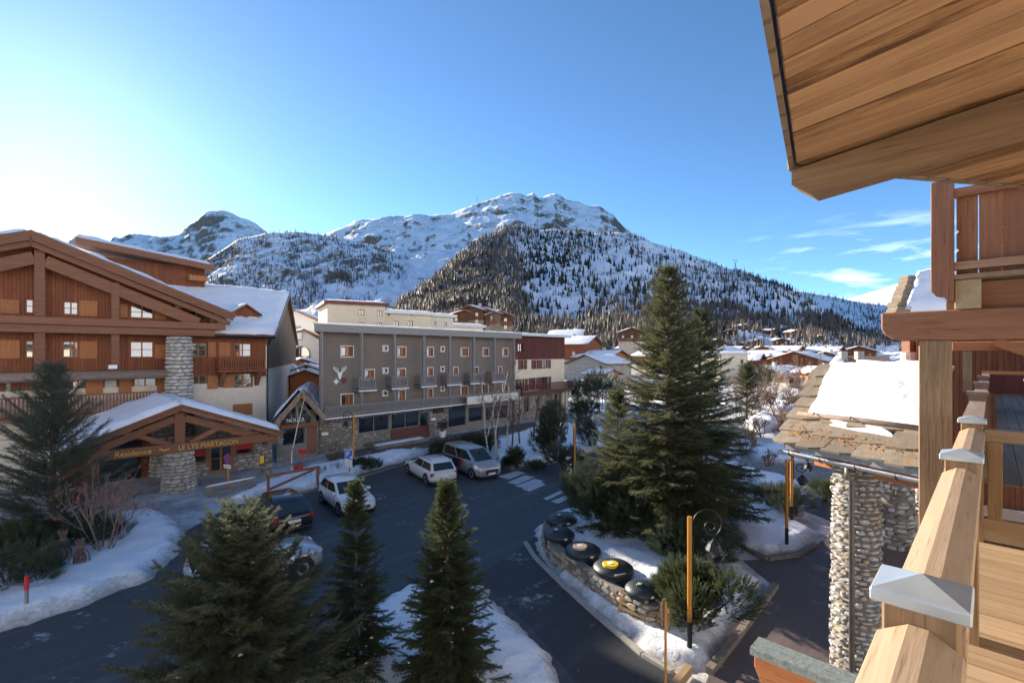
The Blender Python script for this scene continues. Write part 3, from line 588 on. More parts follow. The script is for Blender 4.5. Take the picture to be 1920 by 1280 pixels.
def round_pillar(parent, c, z0, z1, r0, r1, mats, seed=1, join=False, facing=None, span=math.pi*1.25, sw=(.2, .46), sh=(.11, .24), name='core'):
    m = MB(); m.lathe([(r0-.055, z0), (r1-.055, z1)], 20, (c[0], c[1], 0)); core = m.build(name, MT['mortar'], parent)
    a0 = facing if facing is not None else 0
    def pl(u, v):
        f = (v-z0)/(z1-z0); rr = r0+(r1-r0)*f; a = u/((r0+r1)/2)
        return Vector((c[0]+(rr-.05)*math.cos(a), c[1]+(rr-.05)*math.sin(a), v)), a+math.pi/2
    R_ = (r0+r1)/2
    stones(parent, pl, (a0-span/2)*R_, (a0+span/2)*R_, z0, z1, mats, sw, sh, .13, .02, join, seed); return core
def flat_place(y=0.0, sgn=1): return lambda u, v: (Vector((u, y, v)), 0.0)

# ------------------------------------------------------------------ the timber residence on the left
CH = Frame((-20.0, 39.0), vp=1810)
def Z1(a, b, c, d, off=0.0): return CH.rect(a/3.368, 400+b/3.368, c/3.368, 400+d/3.368, off)
def residence():
    T = thing('residence', 'large brown timber residence with snowy gable roofs and tall stone column', 'building', CH.o, CH.rot())
    xa, za = CH.px(58, 432, -1.3); xe, ze = CH.px(440, 588, -1.3); sl = (za-ze)/(xe-xa)
    def roofz(x): return za-abs(x-xa)*sl
    xL = xa-(xe-xa); xw = CH.x(408); x0 = xL+1.2
    win = [Z1(160, 540, 215, 630), Z1(400, 556, 497, 640), Z1(823, 585, 972, 662), Z1(160, 800, 215, 912), Z1(395, 806, 497, 910), Z1(822, 808, 972, 910), Z1(1200, 816, 1308, 905),
           Z1(455, 1046, 535, 1140), Z1(655, 1046, 745, 1210), Z1(845, 1036, 990, 1170), Z1(1207, 1022, 1308, 1108), Z1(30, 1060, 75, 1200), Z1(1180, 615, 1305, 672)]
    zc = CH.px(430, 717)[1]
    wall(T, 'wall', MT['chalet'], x0, xw, zc, za, win, clip=[((xa, 0, za-.45), (sl, 0, 1)), ((xa, 0, za-.45), (-sl, 0, 1))])
    wall(T, 'plinth', MT['cream'], x0, xw, -.05, zc, [], y=.02)
    for i, w in enumerate(win): window(T, *w, nv=0 if i in (0, 3, 8, 11) else 1, nh=1, glass='curtain' if i in (8, 11) else 'glass')
    for z in [(0, 545, 122, 632), (500, 552, 615, 648), (757, 572, 806, 656), (976, 598, 1050, 668), (0, 800, 125, 915), (500, 808, 615, 915), (976, 828, 1050, 915), (1312, 812, 1362, 905), (540, 1055, 650, 1142), (750, 1045, 832, 1132), (992, 1035, 1066, 1130), (1310, 1024, 1372, 1108)]: shutter(T, *Z1(*z))
    # wing to the right with a skewed end wall
    e = Vector((-.328, .945, 0)); ex, ey = e.dot(CH.d), e.dot(CH.y); zev = 9.6; zr = 14.45
    ww = [Z1(1478, 820, 1590, 905), Z1(1478, 1010, 1596, 1098), Z1(1470, 1202, 1596, 1275)]
    zw = CH.px(500, 713)[1]
    wall(T, 'wall', MT['chalet'], xw+.003, 0, zw+.35, zev+.1, ww[:2]); wall(T, 'plinth', MT['cream'], xw+.003, 0, -.05, zw+.35, ww[1:], y=.012)
    for w in ww[:2]: window(T, *w, nv=1, nh=1)
    window(T, *ww[2], nv=0, nh=0); shutter(T, ww[2][0]+.03, ww[2][1]-.03, ww[2][2]+.02, ww[2][3]-.02, .07)
    for z in [(1380, 815, 1455, 905), (1405, 1015, 1478, 1100)]: shutter(T, *Z1(*z))
    zs = 6.75; L_ = 24.5
    def E(t, z): return (ex*t, ey*t, z)
    m = MB(); m.add([E(0, -.05), E(L_, -.05), E(L_, zs), E(0, zs)], [(0, 1, 2, 3)]); m.build('side_wall', MT['white_wall'], T)
    m = MB(); m.add([E(0, zs), E(L_, zs), E(L_, zev+.1), E(L_/2, zr-.1), E(0, zev+.1)], [(0, 1, 2, 3, 4)])
    n = Vector((ey, -ex, 0))*.06; m.v = [tuple(Vector(v)+n) for v in m.v]; so = m.build('side_cladding', MT['chalet_side'], T)
    # wing roof
    ov = .5; A = Vector((ov*1.0, -ov, 0)); xr = xw-9
    q = [Vector((xr, -.7, zev-.12)), Vector((.45, -.7, zev-.12)), Vector((ex*L_/2+.6, ey*L_/2, zr)), Vector((xr+ex*L_/2, ey*L_/2, zr))]
    m = MB(); m.slab(q, .28); m.build('wing_roof', MT['beam'], T)
    q2 = [q[3], q[2], Vector((ex*L_+.6, ey*L_+.6, zev-.3)), Vector((xr+ex*L_, ey*L_+.6, zev-.3))]; m = MB(); m.slab(q2, .28); m.build('wing_roof', MT['beam'], T)
    snow_patch('roof_snow', [p+Vector((0, 0, .005)) for p in q], .28, T, 50, 30, 3); snow_patch('roof_snow', q2, .28, T, 30, 20, 4)
    m = MB(); m.bar(q[1]+Vector((.02, 0, -.16)), q[2]+Vector((.02, 0, -.16)), .06, .42); m.bar(q2[1]+Vector((.02, 0, -.16)), q2[2]+Vector((.02, 0, -.16)), .06, .42); m.build('bargeboard', MT['steel_grey'], T)
    m = MB(); m.tube([q[0]+Vector((0, -.08, -.2)), q[1]+Vector((0, -.08, -.22))], .09); m.tube([(.12, -.75, zev-.4), (.10, -.12, zev-1.0), (.10, -.12, -.05)], .06); m.build('gutter', MT['black_metal'], T)
    # dormer
    dx0, dx1 = CH.px(436, 590, 2.2)[0], CH.px(484, 590, 2.2)[0]; dz = zev+.95
    D = MB(); D.prism([(dx0, dz-.5), (dx1, dz-.5), (dx1, dz+.75), ((dx0+dx1)/2, dz+1.35), (dx0, dz+.75)], 2.2, 4.6, 'y'); d = D.build('dormer', MT['chalet'], T)
    cxd = (dx0+dx1)/2
    for s in (-1, 1):
        w = window(d, cxd+s*.55-.42, cxd+s*.55+.42, dz+.02, dz+.55, 2.2, nv=0, nh=0, dep=-.09)
        m = MB(); m.slab([(cxd, 1.9, dz+1.55), (cxd+s*(dx1-dx0)*.62, 1.9, dz+.72), (cxd+s*(dx1-dx0)*.62, 5, dz+.72), (cxd, 5, dz+1.55)], .13); m.build('dormer_roof', MT['beam'], d)
        snow_patch('dormer_snow', [(cxd, 1.95, dz+1.56), (cxd+s*(dx1-dx0)*.6, 1.95, dz+.74), (cxd+s*(dx1-dx0)*.6, 5, dz+.74), (cxd, 5, dz+1.56)], .14, d, 8, 10, 5)
    # main gable roof with projecting verge
    yb = 14.0
    for s in (-1, 1):
        xx = xa+s*(xe-xa); q = [Vector((xa, -1.5, za)), Vector((xx, -1.5, ze)), Vector((xx, yb, ze)), Vector((xa, yb, za))]
        m = MB(); m.slab(q, .30); m.build('roof', MT['beam'], T); snow_patch('roof_snow', [p+Vector((0, 0, .005)) for p in q], .30, T, 40, 24, 7+s)
        m = MB(); m.bar((xa, -1.46, za-.36), (xx-s*.1, -1.46, ze-.36), .12, .42); m.build('bargeboard', MT['beam'], T)
        m = MB(); m.bar((xa, -1.2, za-.75), (xx-s*.3, -1.2, ze-.75), .2, .34); m.build('rafter', MT['beam'], T)
    for xx in (CH.x(335, -.7), CH.x(400, -.7)):
        m = MB(); zz = roofz(xx)-.62
        for k in range(3): m.box(xx-.3+k*.06, xx+.3-k*.06, -1.2+k*.25, -.05, zz-k*.26-.24, zz-k*.26)
        m.build('corbel', MT['beam'], T)
    def bar(name, a, b, w, h, off, mat='beam'):
        (x, z), (X, Z) = CH.px(*a, off), CH.px(*b, off); m = MB(); m.bar((x, off, z), (X, off, Z), w, h); return m.build(name, MT[mat], T)
    bar('brace', (84, 490), (372, 605), .25, .72, -.82); bar('brace', (64, 483), (-60, 510), .25, .72, -.82)
    for a, b in [((64, 470), (84, 700)), ((208, 530), (223, 690))]:
        x, X, z, Z = CH.rect(a[0], a[1], b[0], b[1], -.8); m = MB(); m.box(x, X, -.98, -.62, z, Z); m.build('post', MT['beam'], T)
    z1 = CH.px(0, 590, -1.0)[1]; z2 = CH.px(0, 606, -1.0)[1]; z3 = CH.px(0, 622, -1.0)[1]; xb0 = x0-.5
    m = MB(); m.box(xb0, CH.x(421, -1.0), -1.25, -.05, z2+.01, z1); m.build('beam', MT['beam'], T, bevel=.04)
    m = MB(); m.box(xb0, CH.x(402, -1.0), -1.15, -.03, z3, z2); m.build('beam', MT['beam'], T, bevel=.04)
    zl = CH.px(100, 706, -1.2)[1]; m = MB(); m.tube([(xb0, -1.3, zl), (CH.x(334, -1.3), -1.3, zl)], .30, 12); m.build('log', MT['grey_log'], T, smooth=True)
    zb0, zb1 = CH.px(158, 777, -1.3)[1], CH.px(158, 739, -1.3)[1]
    railing(T, x0, CH.x(318, -1.3), zb0, zb1, -1.3, MT['beam'], .17, .10, floor=1.25)
    m = MB(); m.box(x0, CH.x(318, -1.3), -.04, -.01, zb1+.1, zl-.4) if False else None
    wx0, wx1, wz0, wz1 = CH.rect(411, 693, 498, 671, -1.0); wz0, wz1 = min(wz0, wz1), max(wz0, wz1)
    railing(T, wx0, wx1, wz0, wz1, -1.0, MT['chalet'], .17, .10, floor=.95)
    for xx in (wx0+.2, wx1-.5): m = MB(); m.prism([(-.95, wz0-.2), (0, wz0-.2), (0, wz0-1.3), (-.15, wz0-1.3)], xx, xx+.28, 'x'); m.build('corbel', MT['beam'], T)
    cx_ = (CH.x(320, -1.6)+CH.x(357, -1.6))/2
    P = link('stone_column', None, T); round_pillar(P, (cx_, -1.2), -.05, z3-.05, .98, .74, ['stone_w', 'stone_w', 'stone'], 3, facing=-math.pi/2, span=math.pi*1.1, sw=(.3, .75), sh=(.16, .34))
    m = MB(); m.box(CH.x(203, -1.3), CH.x(219, -1.3), -1.5, -1.2, CH.px(210, 691, -1.3)[1], CH.px(210, 684, -1.3)[1]); m.build('spotlight', MT['white_p'], T)
    # higher block behind
    yB = 9.0; bx0, bx1 = CH.x(170, yB), CH.x(384, yB); bz = CH.px(300, 500, yB)[1]; bt = CH.px(240, 470, yB)[1]
    m = MB(); m.box(bx0, bx1, yB, yB+8, 9, bz+.3); m.build('upper_wall', MT['chalet'], T)
    q = [(bx0-1, yB-1.4, bt+.35), (bx1+.4, yB-1.4, bz+.45), (bx1+.4, yB+8, bz+1.1), (bx0-1, yB+8, bt+1.1)]
    m = MB(); m.slab(q, .5); m.build('upper_roof', MT['beam'], T); snow_patch('roof_snow', q, .35, T, 30, 12, 21)
    m = MB(); m.box(bx1-1.4, bx1+.01, yB-.9, yB, CH.px(380, 525, yB)[1]-.2, CH.px(380, 525, yB)[1]+.25); m.build('upper_balcony', MT['shutter'], T)
    m = MB(); m.box(x0, -.02, .28, .3, 0, 9.4); m.box(x0, xe-2.6, .28, .3, 9.4, za-3.2); m.build('interior', MT['dark'], T)
residence()

# entrance canopy in front of the residence
CP = Frame((-19.2, 27.8), vp=1900)
def canopy():
    T = thing('entrance_canopy', 'timber entrance canopy with snowy roof and gold lettering on its tie beam', 'canopy', CP.o, CP.rot())
    xa, za = CP.px(336, 756); xr, zr = CP.px(523, 806); xl, _ = CP.px(165, 822); sl = (za-zr)/(xr-xa); hw = xr-xa
    yb = 7.6
    for s in (-1, 1):
        q = [Vector((xa, -.6, za)), Vector((xa+s*hw, -.6, za-sl*hw)), Vector((xa+s*hw, yb, za-sl*hw)), Vector((xa, yb, za))]
        m = MB(); m.slab(q, .16); m.build('roof', MT['beam'], T); snow_patch('roof_snow', [p+Vector((0, 0, .005)) for p in q], .30, T, 34, 22, 30+s, rag=.22)
        m = MB(); m.bar((xa, -.55, za-.24), (xa+s*(hw-.05), -.55, za-.24-sl*(hw-.05)), .1, .26); m.build('bargeboard', MT['beam'], T)
        m = MB(); m.bar((xa+s*.25, -.1, za-.75-sl*.25), (xa+s*(hw-.25), -.1, za-.75-sl*(hw-.25)), .26, .40); m.build('rafter', MT['beam'], T)
        m = MB(); m.bar((xa+s*.5, -.1, zr-.15), (xa+s*2.6, -.1, zr+.85), .2, .26); m.build('strut', MT['beam'], T)
        for k in (.45, .9): m = MB(); x = xa+s*hw*k; m.box(x-.12, x+.12, -.5, yb, za-sl*hw*k-.5, za-sl*hw*k-.24); m.build('purlin', MT['beam'], T)
    m = MB(); m.box(xa-.26, xa+.26, -.24, .06, zr-.28, za-.5); m.build('king_post', MT['beam'], T, bevel=.02)
    x0, x1 = xa-hw+.1, xa+hw-.15; zt = CP.px(420, 829)[1]
    m = MB(); m.box(x0, x1, -.32, .10, zt-.22, zt+.30); m.build('tie_beam', MT['beam'], T, bevel=.03)
    text_on('lettering', 'LE LYS MARTAGON', .40, MT['gold'], T, (CP.x(333)+CP.x(443))/2, -.34, zt+.02, .012, CP.x(443)-CP.x(333))
    text_on('lettering', 'Résidence', .40, MT['gold'], T, (CP.x(214)+CP.x(282))/2, -.34, zt+.02, .012, CP.x(282)-CP.x(214))
    m = MB(); m.tube([(CP.x(296), -.34, zt+.03), (CP.x(300), -.35, zt+.08), (CP.x(306), -.35, zt-.02), (CP.x(316), -.35, zt+.06)], .045, 6); m.build('gold_flower', MT['gold'], T)
    P = link('pillar', None, T); round_pillar(P, (xa+.05, .35), -.03, zt-.22, .90, .72, ['stone_w', 'stone', 'stone'], 11, facing=-math.pi/2-.3, span=math.pi*1.2, sw=(.25, .6), sh=(.13, .28))
    round_pillar(link('pillar', None, T), (xa+.1, 5.6), -.03, za-.4, .85, .70, ['stone_w', 'stone'], 12, facing=-math.pi/2-.3, span=math.pi*1.0, sw=(.3, .6), sh=(.15, .3))
    round_pillar(link('pillar', None, T), (x1-.35, .9), -.03, zt-.22, .34, .30, ['stone_b', 'stone'], 13, facing=-math.pi/2-.3, span=math.pi*1.2, sw=(.2, .4), sh=(.11, .2))
    # shop front under the canopy
    ys = 3.4; sx0, sx1 = CP.x(362, ys), CP.x(500, ys)
    zsh = zr-.3
    wins = [CP.rect(363, 840, 388, 868, ys), CP.rect(440, 827, 475, 852, ys)]; wins = [(a, b, min(c, d), max(c, d)) for a, b, c, d in wins]
    door = CP.rect(392, 832, 437, 880, ys); door = (door[0], door[1], 0.05, door[3])
    wall(T, 'shop_wall', MT['mortar'], sx0-.5, sx1, -.03, zsh, [*wins, door], y=ys); 
    stones(T, flat_place(ys), sx0-.4, sx1, 0, zsh, ['stone', 'stone_w'], (.25, .6), (.14, .26), .1, holes=[(w[0]-.15, w[1]+.15, w[2]-.1, w[3]+.1) for w in (*wins, door)], join=True, seed=4)
    for w in wins: window(T, *w, ys, 'frame', 0, 0, .06, .1, 'glass_shop'); m = MB(); m.box(w[0]+.12, w[1]-.12, ys+.085, ys+.095, w[3]-.55, w[3]-.15); m.build('red_banner', MT['red'], T)
    d = window(T, *door, ys, 'frame', 1, 1, .05, .14, 'glass_shop', 'shop_door')
    m = MB(); m.box(xa-5, sx0-.5, 5.6, 5.7, -.03, zsh+.5); m.build('back_wall', MT['chalet'], T)
    m = MB(); m.box(xa-3.2, xa-1.2, 5.5, 5.59, 0, 2.4); m.build('entrance_door', MT['glass_shop'], T)
    m = MB(); m.box(CP.x(486, .5), CP.x(493, .5), .3, .55, CP.px(489, 868, .4)[1], CP.px(489, 854, .4)[1]); m.build('letter_box', M_plain('yellow_paint', (.75, .45, .02), .5), T)
canopy()

# ------------------------------------------------------------------ small gabled shop
HF = Frame(at(598, 840, 38.0), vp=1745)
def Z3(a, b, c, d, off=0.0): 
    x0, x1, z0, z1 = HF.rect(500+a/3.2, 540+b/3.2, 500+c/3.2, 540+d/3.2, off); return (x0, x1, min(z0, z1), max(z0, z1))
def nolita():
    y0 = -.6; T = thing('gabled_shop', 'small gabled shop front with NOLITA sign and snow on its roof', 'shop', HF.o, HF.rot())
    xl, xr = HF.x(519, y0), HF.x(597, y0); xa, za = HF.px(557, 730, y0); zs = HF.px(557, 800, y0)[1]; ze = HF.px(520, 782, y0)[1]
    sg = 1.0; hw = (xr-xl)/2
    wall(T, 'front_wall', MT['mortar'], xl, xr, -.05, zs+.3, [Z3(95, 835, 230, 940, y0), (*Z3(240, 828, 300, 940, y0)[:2], .3, Z3(240, 828, 300, 940, y0)[3])], y=y0)
    stones(T, flat_place(y0), xl, xr, .2, zs+.3, ['stone_b', 'stone'], (.2, .5), (.12, .22), .08, holes=[(xl+.5, xr-.1, 0, Z3(95, 820, 230, 940, y0)[3]+.2)], join=True, seed=9)
    window(T, *Z3(95, 835, 230, 940, y0), y0, 'steel_grey', 0, 0, .06, .06, 'glass_shop')
    w = Z3(240, 828, 300, 940, y0); m = MB(); m.box(w[0], w[1], y0+.05, y0+.12, .3, w[3]); m.build('door', MT['beam'], T)
    m = MB(); m.box(xl+.2, xr-.1, y0-.2, y0-.05, w[3]+.02, w[3]+.32); m.build('lintel', MT['beam'], T)
    m = MB(); m.prism([(xl+.1, zs+.3), (xr-.1, zs+.3), (xa, za-.35)], y0, y0+.2, 'y'); m.build('gable_wall', MT['mortar'], T)
    s = Z3(92, 775, 262, 815, y0-.1); m = MB(); m.box(s[0], s[1], y0-.16, y0-.1, s[2], s[3]); b = m.build('shop_sign', MT['black_metal'], T)
    text_on('sign_lettering', 'NOLITA', .42, MT['white_p'], b, (s[0]+s[1])/2-.1, y0-.165, (s[2]+s[3])/2+.07, .006, (s[1]-s[0])*.62)
    c_ = (s[0]+s[1])/2; m = MB(); m.tube([(c_+.02+k*.07, y0-.166, s[2]+.15+.025*math.sin(k*2.1)) for k in range(9)], .012, 5); m.build('sign_flourish', MT['white_p'], b)
    for s_ in (-1, 1):
        q = [Vector((xa, y0-.75, za)), Vector((xa+s_*(hw+.35), y0-.75, ze-.15)), Vector((xa+s_*(hw+.35)+5.5, y0+9, ze-.15)), Vector((xa+5.5, y0+9, za))]
        m = MB(); m.slab(q, .18); m.build('roof', MT['steel_grey'], T); snow_patch('roof_snow', [q[0]+Vector((0, .5, 0)), q[1]+Vector((0, .5, 0)), q[2], q[3]], .26, T, 12, 26, 40+s_, rag=.25)
        m = MB(); m.bar(q[0]+Vector((0, .02, -.25)), q[1]+Vector((-s_*.1, .02, -.25)), .08, .34); m.build('bargeboard', MT['chalet_side'], T)
        wx = xa+s_*.5; m = MB(); m.prism([(wx-.38, zs+.55), (wx+.38, zs+.55), (wx+.38 if s_ < 0 else wx+.2, zs+1.15), (wx-.2 if s_ < 0 else wx-.38, zs+1.15)] if False else ([(wx-.55, zs+.5), (wx+.38, zs+.5), (wx+.38, zs+1.55), (wx-.1, zs+1.2)] if s_ < 0 else [(wx-.38, zs+.5), (wx+.55, zs+.5), (wx+.1, zs+1.2), (wx-.38, zs+1.55)]), y0-.03, y0+.02, 'y'); m.build('gable_window', MT['glass_shop'], T)
    m = MB(); m.prism([(xl+.15, y0+.3), (xr, y0+.3), (xr+4.4, y0+8), (xl+4.6, y0+8)], -.05, ze+.3); m.build('body', MT['mortar'], T)
nolita()

# ------------------------------------------------------------------ brown hotel
def hotel():
    T = thing('hotel', 'long taupe hotel with grey fins, small balconies and white stag emblem', 'hotel', HF.o, HF.rot())
    xR = HF.x(964); zt = HF.px(598, 618)[1]; zb = HF.px(598, 783, -.9)[1]
    big = [Z3(*z) for z in [(447, 349, 518, 411), (787, 354, 833, 411), (964, 356, 999, 409), (1166, 360, 1208, 407), (1297, 361, 1331, 406), (1416, 362, 1447, 407), (592, 490, 644, 546), (787, 484, 831, 538), (966, 479, 997, 528), (1121, 476, 1147, 521), (1243, 474, 1268, 518), (1391, 472, 1410, 512),
           (447, 636, 518, 704), (792, 612, 829, 673), (968, 604, 995, 656), (1166, 588, 1205, 641), (1294, 578, 1328, 628), (1415, 574, 1447, 620)]]
    small = [Z3(*z) for z in [(701, 351, 723, 372), (1048, 355, 1063, 376), (701, 484, 723, 505), (1048, 475, 1063, 495), (701, 618, 721, 640), (1048, 593, 1063, 612)]]
    shop = [Z3(557, 768, 738, 862), Z3(754, 745, 918, 838), Z3(924, 745, 976, 845), Z3(1095, 705, 1200, 830), Z3(1215, 712, 1300, 800), Z3(1320, 705, 1460, 785)]
    shop = [(a, b, max(c, .25), d) for a, b, c, d in shop]
    wall(T, 'facade', MT['taupe'], 0, xR, zb-.25, zt, big+small); wall(T, 'ground_floor_wall', MT['mortar'], 0, xR, -.05, zb-.25, shop, y=.1)
    holes = [(s[0]-.1, s[1]+.1, s[2]-.05, s[3]+.1) for s in shop]
    xs = HF.x(500+745/3.2); stones(T, flat_place(.1), 0, xs, 0, zb-.3, ['stone_b', 'stone_b', 'stone'], (.2, .55), (.1, .22), .09, holes=holes, join=True, seed=6)
    stones(T, flat_place(.1), HF.x(500+980/3.2), HF.x(500+1085/3.2), 0, zb-.3, ['stone_b', 'stone'], (.2, .5), (.1, .22), .09, join=True, seed=7, holes=holes)
    m = MB(); m.box(HF.x(500+750/3.2), HF.x(500+975/3.2), -.02, .06, 0, shop[1][2]); m.build('timber_panel', MT['maroon_p'], T)
    for i, w in enumerate(big):
        o = window(T, *w, 0, 'frame', 1, 0, .12, .10); q = MB(); f = (w[1]-w[0]); a_ = w[0]+f*(.55 if i % 3 else .62); q.box(a_, a_+f*(.22+.05*(i % 2)), .145, .16, w[2]+.1, w[3]-.1); q.build('casement', MT['shutter'], o)
        if i % 2: q = MB(); q.box(w[0]+.1, w[0]+f*.3, .146, .158, w[2]+.1, w[3]-.1); q.build('curtain', MT['curtain'], o)
        surround(T, *w, MT['frame_white'], w=.07)
    for w in small: window(T, *w, 0, 'frame', 0, 0, .1, .06); surround(T, *w, MT['frame_white'], w=.12)
    for w in shop: window(T, *w, .1, 'steel_grey', 1 if w[1]-w[0] > 3 else 0, 0, .08, .06, 'glass_shop', 'shop_window')
    # roof slab with metal fascia
    fo = -.95; zf1 = HF.px(590, 607, fo)[1]; zf0 = HF.px(590, 621, fo)[1]
    SK = .57; m = MB(); m.prism([(HF.x(589, fo), fo), (xR+.3, fo), (xR+.3+SK*13, 12.5), (HF.x(589, fo)+SK*13.4, 12.5)], zf0, zf1); m.build('roof', MT['steel_grey'], T)
    m = MB(); m.prism([(HF.x(589, fo)-.06, fo-.06), (xR+.32, fo-.06), (xR+.3+SK*13, 12.6), (HF.x(589, fo)-.06+SK*13.5, 12.6)], zf1+.003, zf1+.10); m.build('roof_edge', MT['zinc'], T)
    c = [(HF.x(589, fo), fo+.3, zf1+.1), (xR, fo+.3, zf1+.1), (xR+SK*12.5, 12, zf1+.1), (HF.x(589, fo)+SK*12.8, 12, zf1+.1)]; snow_patch('roof_snow', c, .10, T, 40, 20, 50)
    for zx in (337, 577, 775, 951, 1106, 1250, 1376, 1491):
        x = HF.x(500+zx/3.2, fo); m = MB(); m.box(x-.06, x+.06, fo+.06, fo+.3, zb-.45, zf0-.002); m.box(x-.15, x-.08, fo+.10, fo+.26, zb-.40, zf0-.002); m.build('fin', MT['steel_grey'], T)
    for zx0, zx1, y1 in [(553, 655, 546), (752, 847, 541), (927, 1015, 533), (1083, 1167, 526), (1222, 1300, 520), (1352, 1428, 516)]:
        yB = -.9; x0, x1 = HF.x(500+zx0/3.2, yB), HF.x(500+zx1/3.2, yB); zz = HF.px(500+603/3.2, 540+612/3.2, yB)[1]
        railing(T, x0, x1, zz+.1, zz+1.05, yB, MT['steel_grey'], .14, .07, floor=.88, snow=True)
    zrt = HF.px(598+12, 540+712/3.2, -.9)[1]
    railing(T, HF.x(609, -.92), xR-.1, zb, zrt, -1.02, MT['steel_grey'], .15, .08, floor=1.0, snow=True, name='long_balcony')
    # the stag emblem, cross and heart
    y = -.04; cx, cz = HF.px(500+439/3.2, 540+515/3.2, y); k = (HF.px(600, 540+475/3.2, y)[1]-HF.px(600, 540+545/3.2, y)[1])/62
    m = MB(); m.prism([(cx+a*k, cz+b*k) for a, b in [(-6, 8), (-22, 12), (-12, 1), (-9, -14), (-5, -28), (5, -28), (9, -14), (12, 1), (22, 12), (6, 8)]], y-.02, y, 'y')
    for s in (-1, 1):
        f = lambda pts, r: m.tube([(cx+s*a*k, y-.01, cz+b*k) for a, b in pts], r*k, 5)
        f([(4, 6), (10, 14), (24, 17), (33, 27), (34, 42)], 2.6); f([(13, 15), (13, 24), (11, 32)], 2.4); f([(24, 17), (22, 28), (24, 38)], 2.4); f([(32, 26), (38, 32), (39, 36)], 2)
    m.build('stag_emblem', MT['white_p'], T)
    a, b = HF.px(500+417/3.2, 540+560/3.2, y); m = MB(); m.box(a-.22, a+.22, y-.02, y, b-.07, b+.07).box(a-.07, a+.07, y-.02, y, b+.07, b+.22).box(a-.07, a+.07, y-.02, y, b-.22, b-.07); m.build('cross_emblem', MT['white_p'], T)
    a, b = HF.px(500+463/3.2, 540+554/3.2, y); m = MB(); m.prism([(a+p*.26, b+q*.28) for p, q in [(0, -1.2), (.7, -.3), (.95, .3), (.8, .8), (.4, .95), (0, .6), (-.4, .95), (-.8, .8), (-.95, .3), (-.7, -.3)]], y-.02, y, 'y'); m.build('heart_emblem', MT['maroon_p'], T)
    for z, mt in [((328, 865, 368, 882), 'white_p'), ((985, 778, 1012, 793), 'white_p'), ((1000, 715, 1060, 748), 'black_metal')]:
        s = Z3(*z); m = MB(); m.box(s[0], s[1], -.06, .0, s[2], s[3]); m.build('notice_board', MT[mt], T)
    s = Z3(1200, 690, 1505, 720, -1.6); x0, x1 = s[0], s[1]; za = HF.px(900, 755, -1.6)[1]
    m = MB(); m.box(x0, x1, -1.7, -1.6, za-.05, za+.75); m.build('awning_board', MT['curtain'], T)
    m = MB(); m.prism([(.02, .01), (.3, .5), (xR, .5), (xR+SK*12, 12), (.02+SK*12, 12)], -.05, zf0-.002); m.build('body', MT['taupe'], T)
    m = MB(); m.box(HF.x(703, -1.5), HF.x(800, -1.5), -1.9, .05, -.05, .28); m.build('step', MT['stone_b'], T); snow_patch('step_snow', [(HF.x(703, -1.5), -1.85, .28), (HF.x(795, -1.5), -1.85, .28), (HF.x(795, -1.5), -.9, .28), (HF.x(703, -1.5), -.9, .28)], .06, T, 16, 5, 3)
hotel()

def beige():
    x0 = HF.x(964)+.05; x1 = HF.x(1058); Y0 = HF.o
    T = thing('townhouse', 'cream townhouse with maroon clad top storey and stone ground floor', 'building', HF.W(x0, 0), HF.rot())
    def q(a, b, c, d, off=0.0): r = Z3(a, b, c, d, off); return (r[0]-x0, r[1]-x0, r[2], r[3])
    W = x1-x0; zt = HF.px(1000, 540+290/3.2)[1]; zm = HF.px(1000, 540+427/3.2)[1]; zb = HF.px(1000, 540+632/3.2)[1]
    a = [q(1505, 333, 1538, 380)]; b = [q(1527, 430, 1543, 487), q(1605, 430, 1620, 485), q(1652, 430, 1688, 482), q(1510, 545, 1548, 618), q(1588, 538, 1616, 608), q(1650, 532, 1690, 610)]
    c = [q(1545, 655, 1575, 745), q(1620, 650, 1636, 740), q(1680, 635, 1745, 715)]; c = [(p, r, max(s, .3), t) for p, r, s, t in c]
    wall(T, 'upper_wall', MT['maroon'], 0, W, zm, zt, a, y=-.06); wall(T, 'middle_wall', MT['cream2'], 0, W, zb, zm, b); wall(T, 'ground_wall', MT['mortar'], 0, W, -.05, zb, c)
    stones(T, flat_place(0), 0, W*.82, 0, zb-.1, ['stone_b', 'stone'], (.25, .55), (.14, .28), .1, join=True, seed=8, holes=[(h[0]-.1, h[1]+.1, h[2], h[3]+.1) for h in c])
    for w in a+b: window(T, *w, fm='maroon_p')
    for w in c: window(T, *w, fm='frame', glass='glass_shop')
    for w in b:
        for s in (w[0]-.55, w[1]+.02): shutter(T, s, s+.53, w[2], w[3], 0, 'maroon_p')
    m = MB(); m.box(-.3, W+.5, -.8, 11, zt, zt+.3); m.build('roof', MT['zinc'], T); snow_patch('roof_snow', [(-.2, -.6, zt+.3), (W+.4, -.6, zt+.3), (W+.4, 11, zt+.3), (-.2, 11, zt+.3)], .12, T, 16, 12, 60)
    z0 = HF.px(1000, 540+626/3.2, -1.0)[1]; railing(T, .3, W+.6, z0, z0+1.05, -1.0, MT['maroon_p'], .15, .05, floor=1.0)
    m = MB(); m.box(.02, W-.02, .4, 11, -.05, zt); m.build('body', MT['cream2'], T)
    for xx in (W-.9, W-.1): m = MB(); m.box(xx-.16, xx+.16, -.5, -.2, -.05, zb-.2); m.build('column', MT['cream2'], T)
beige()

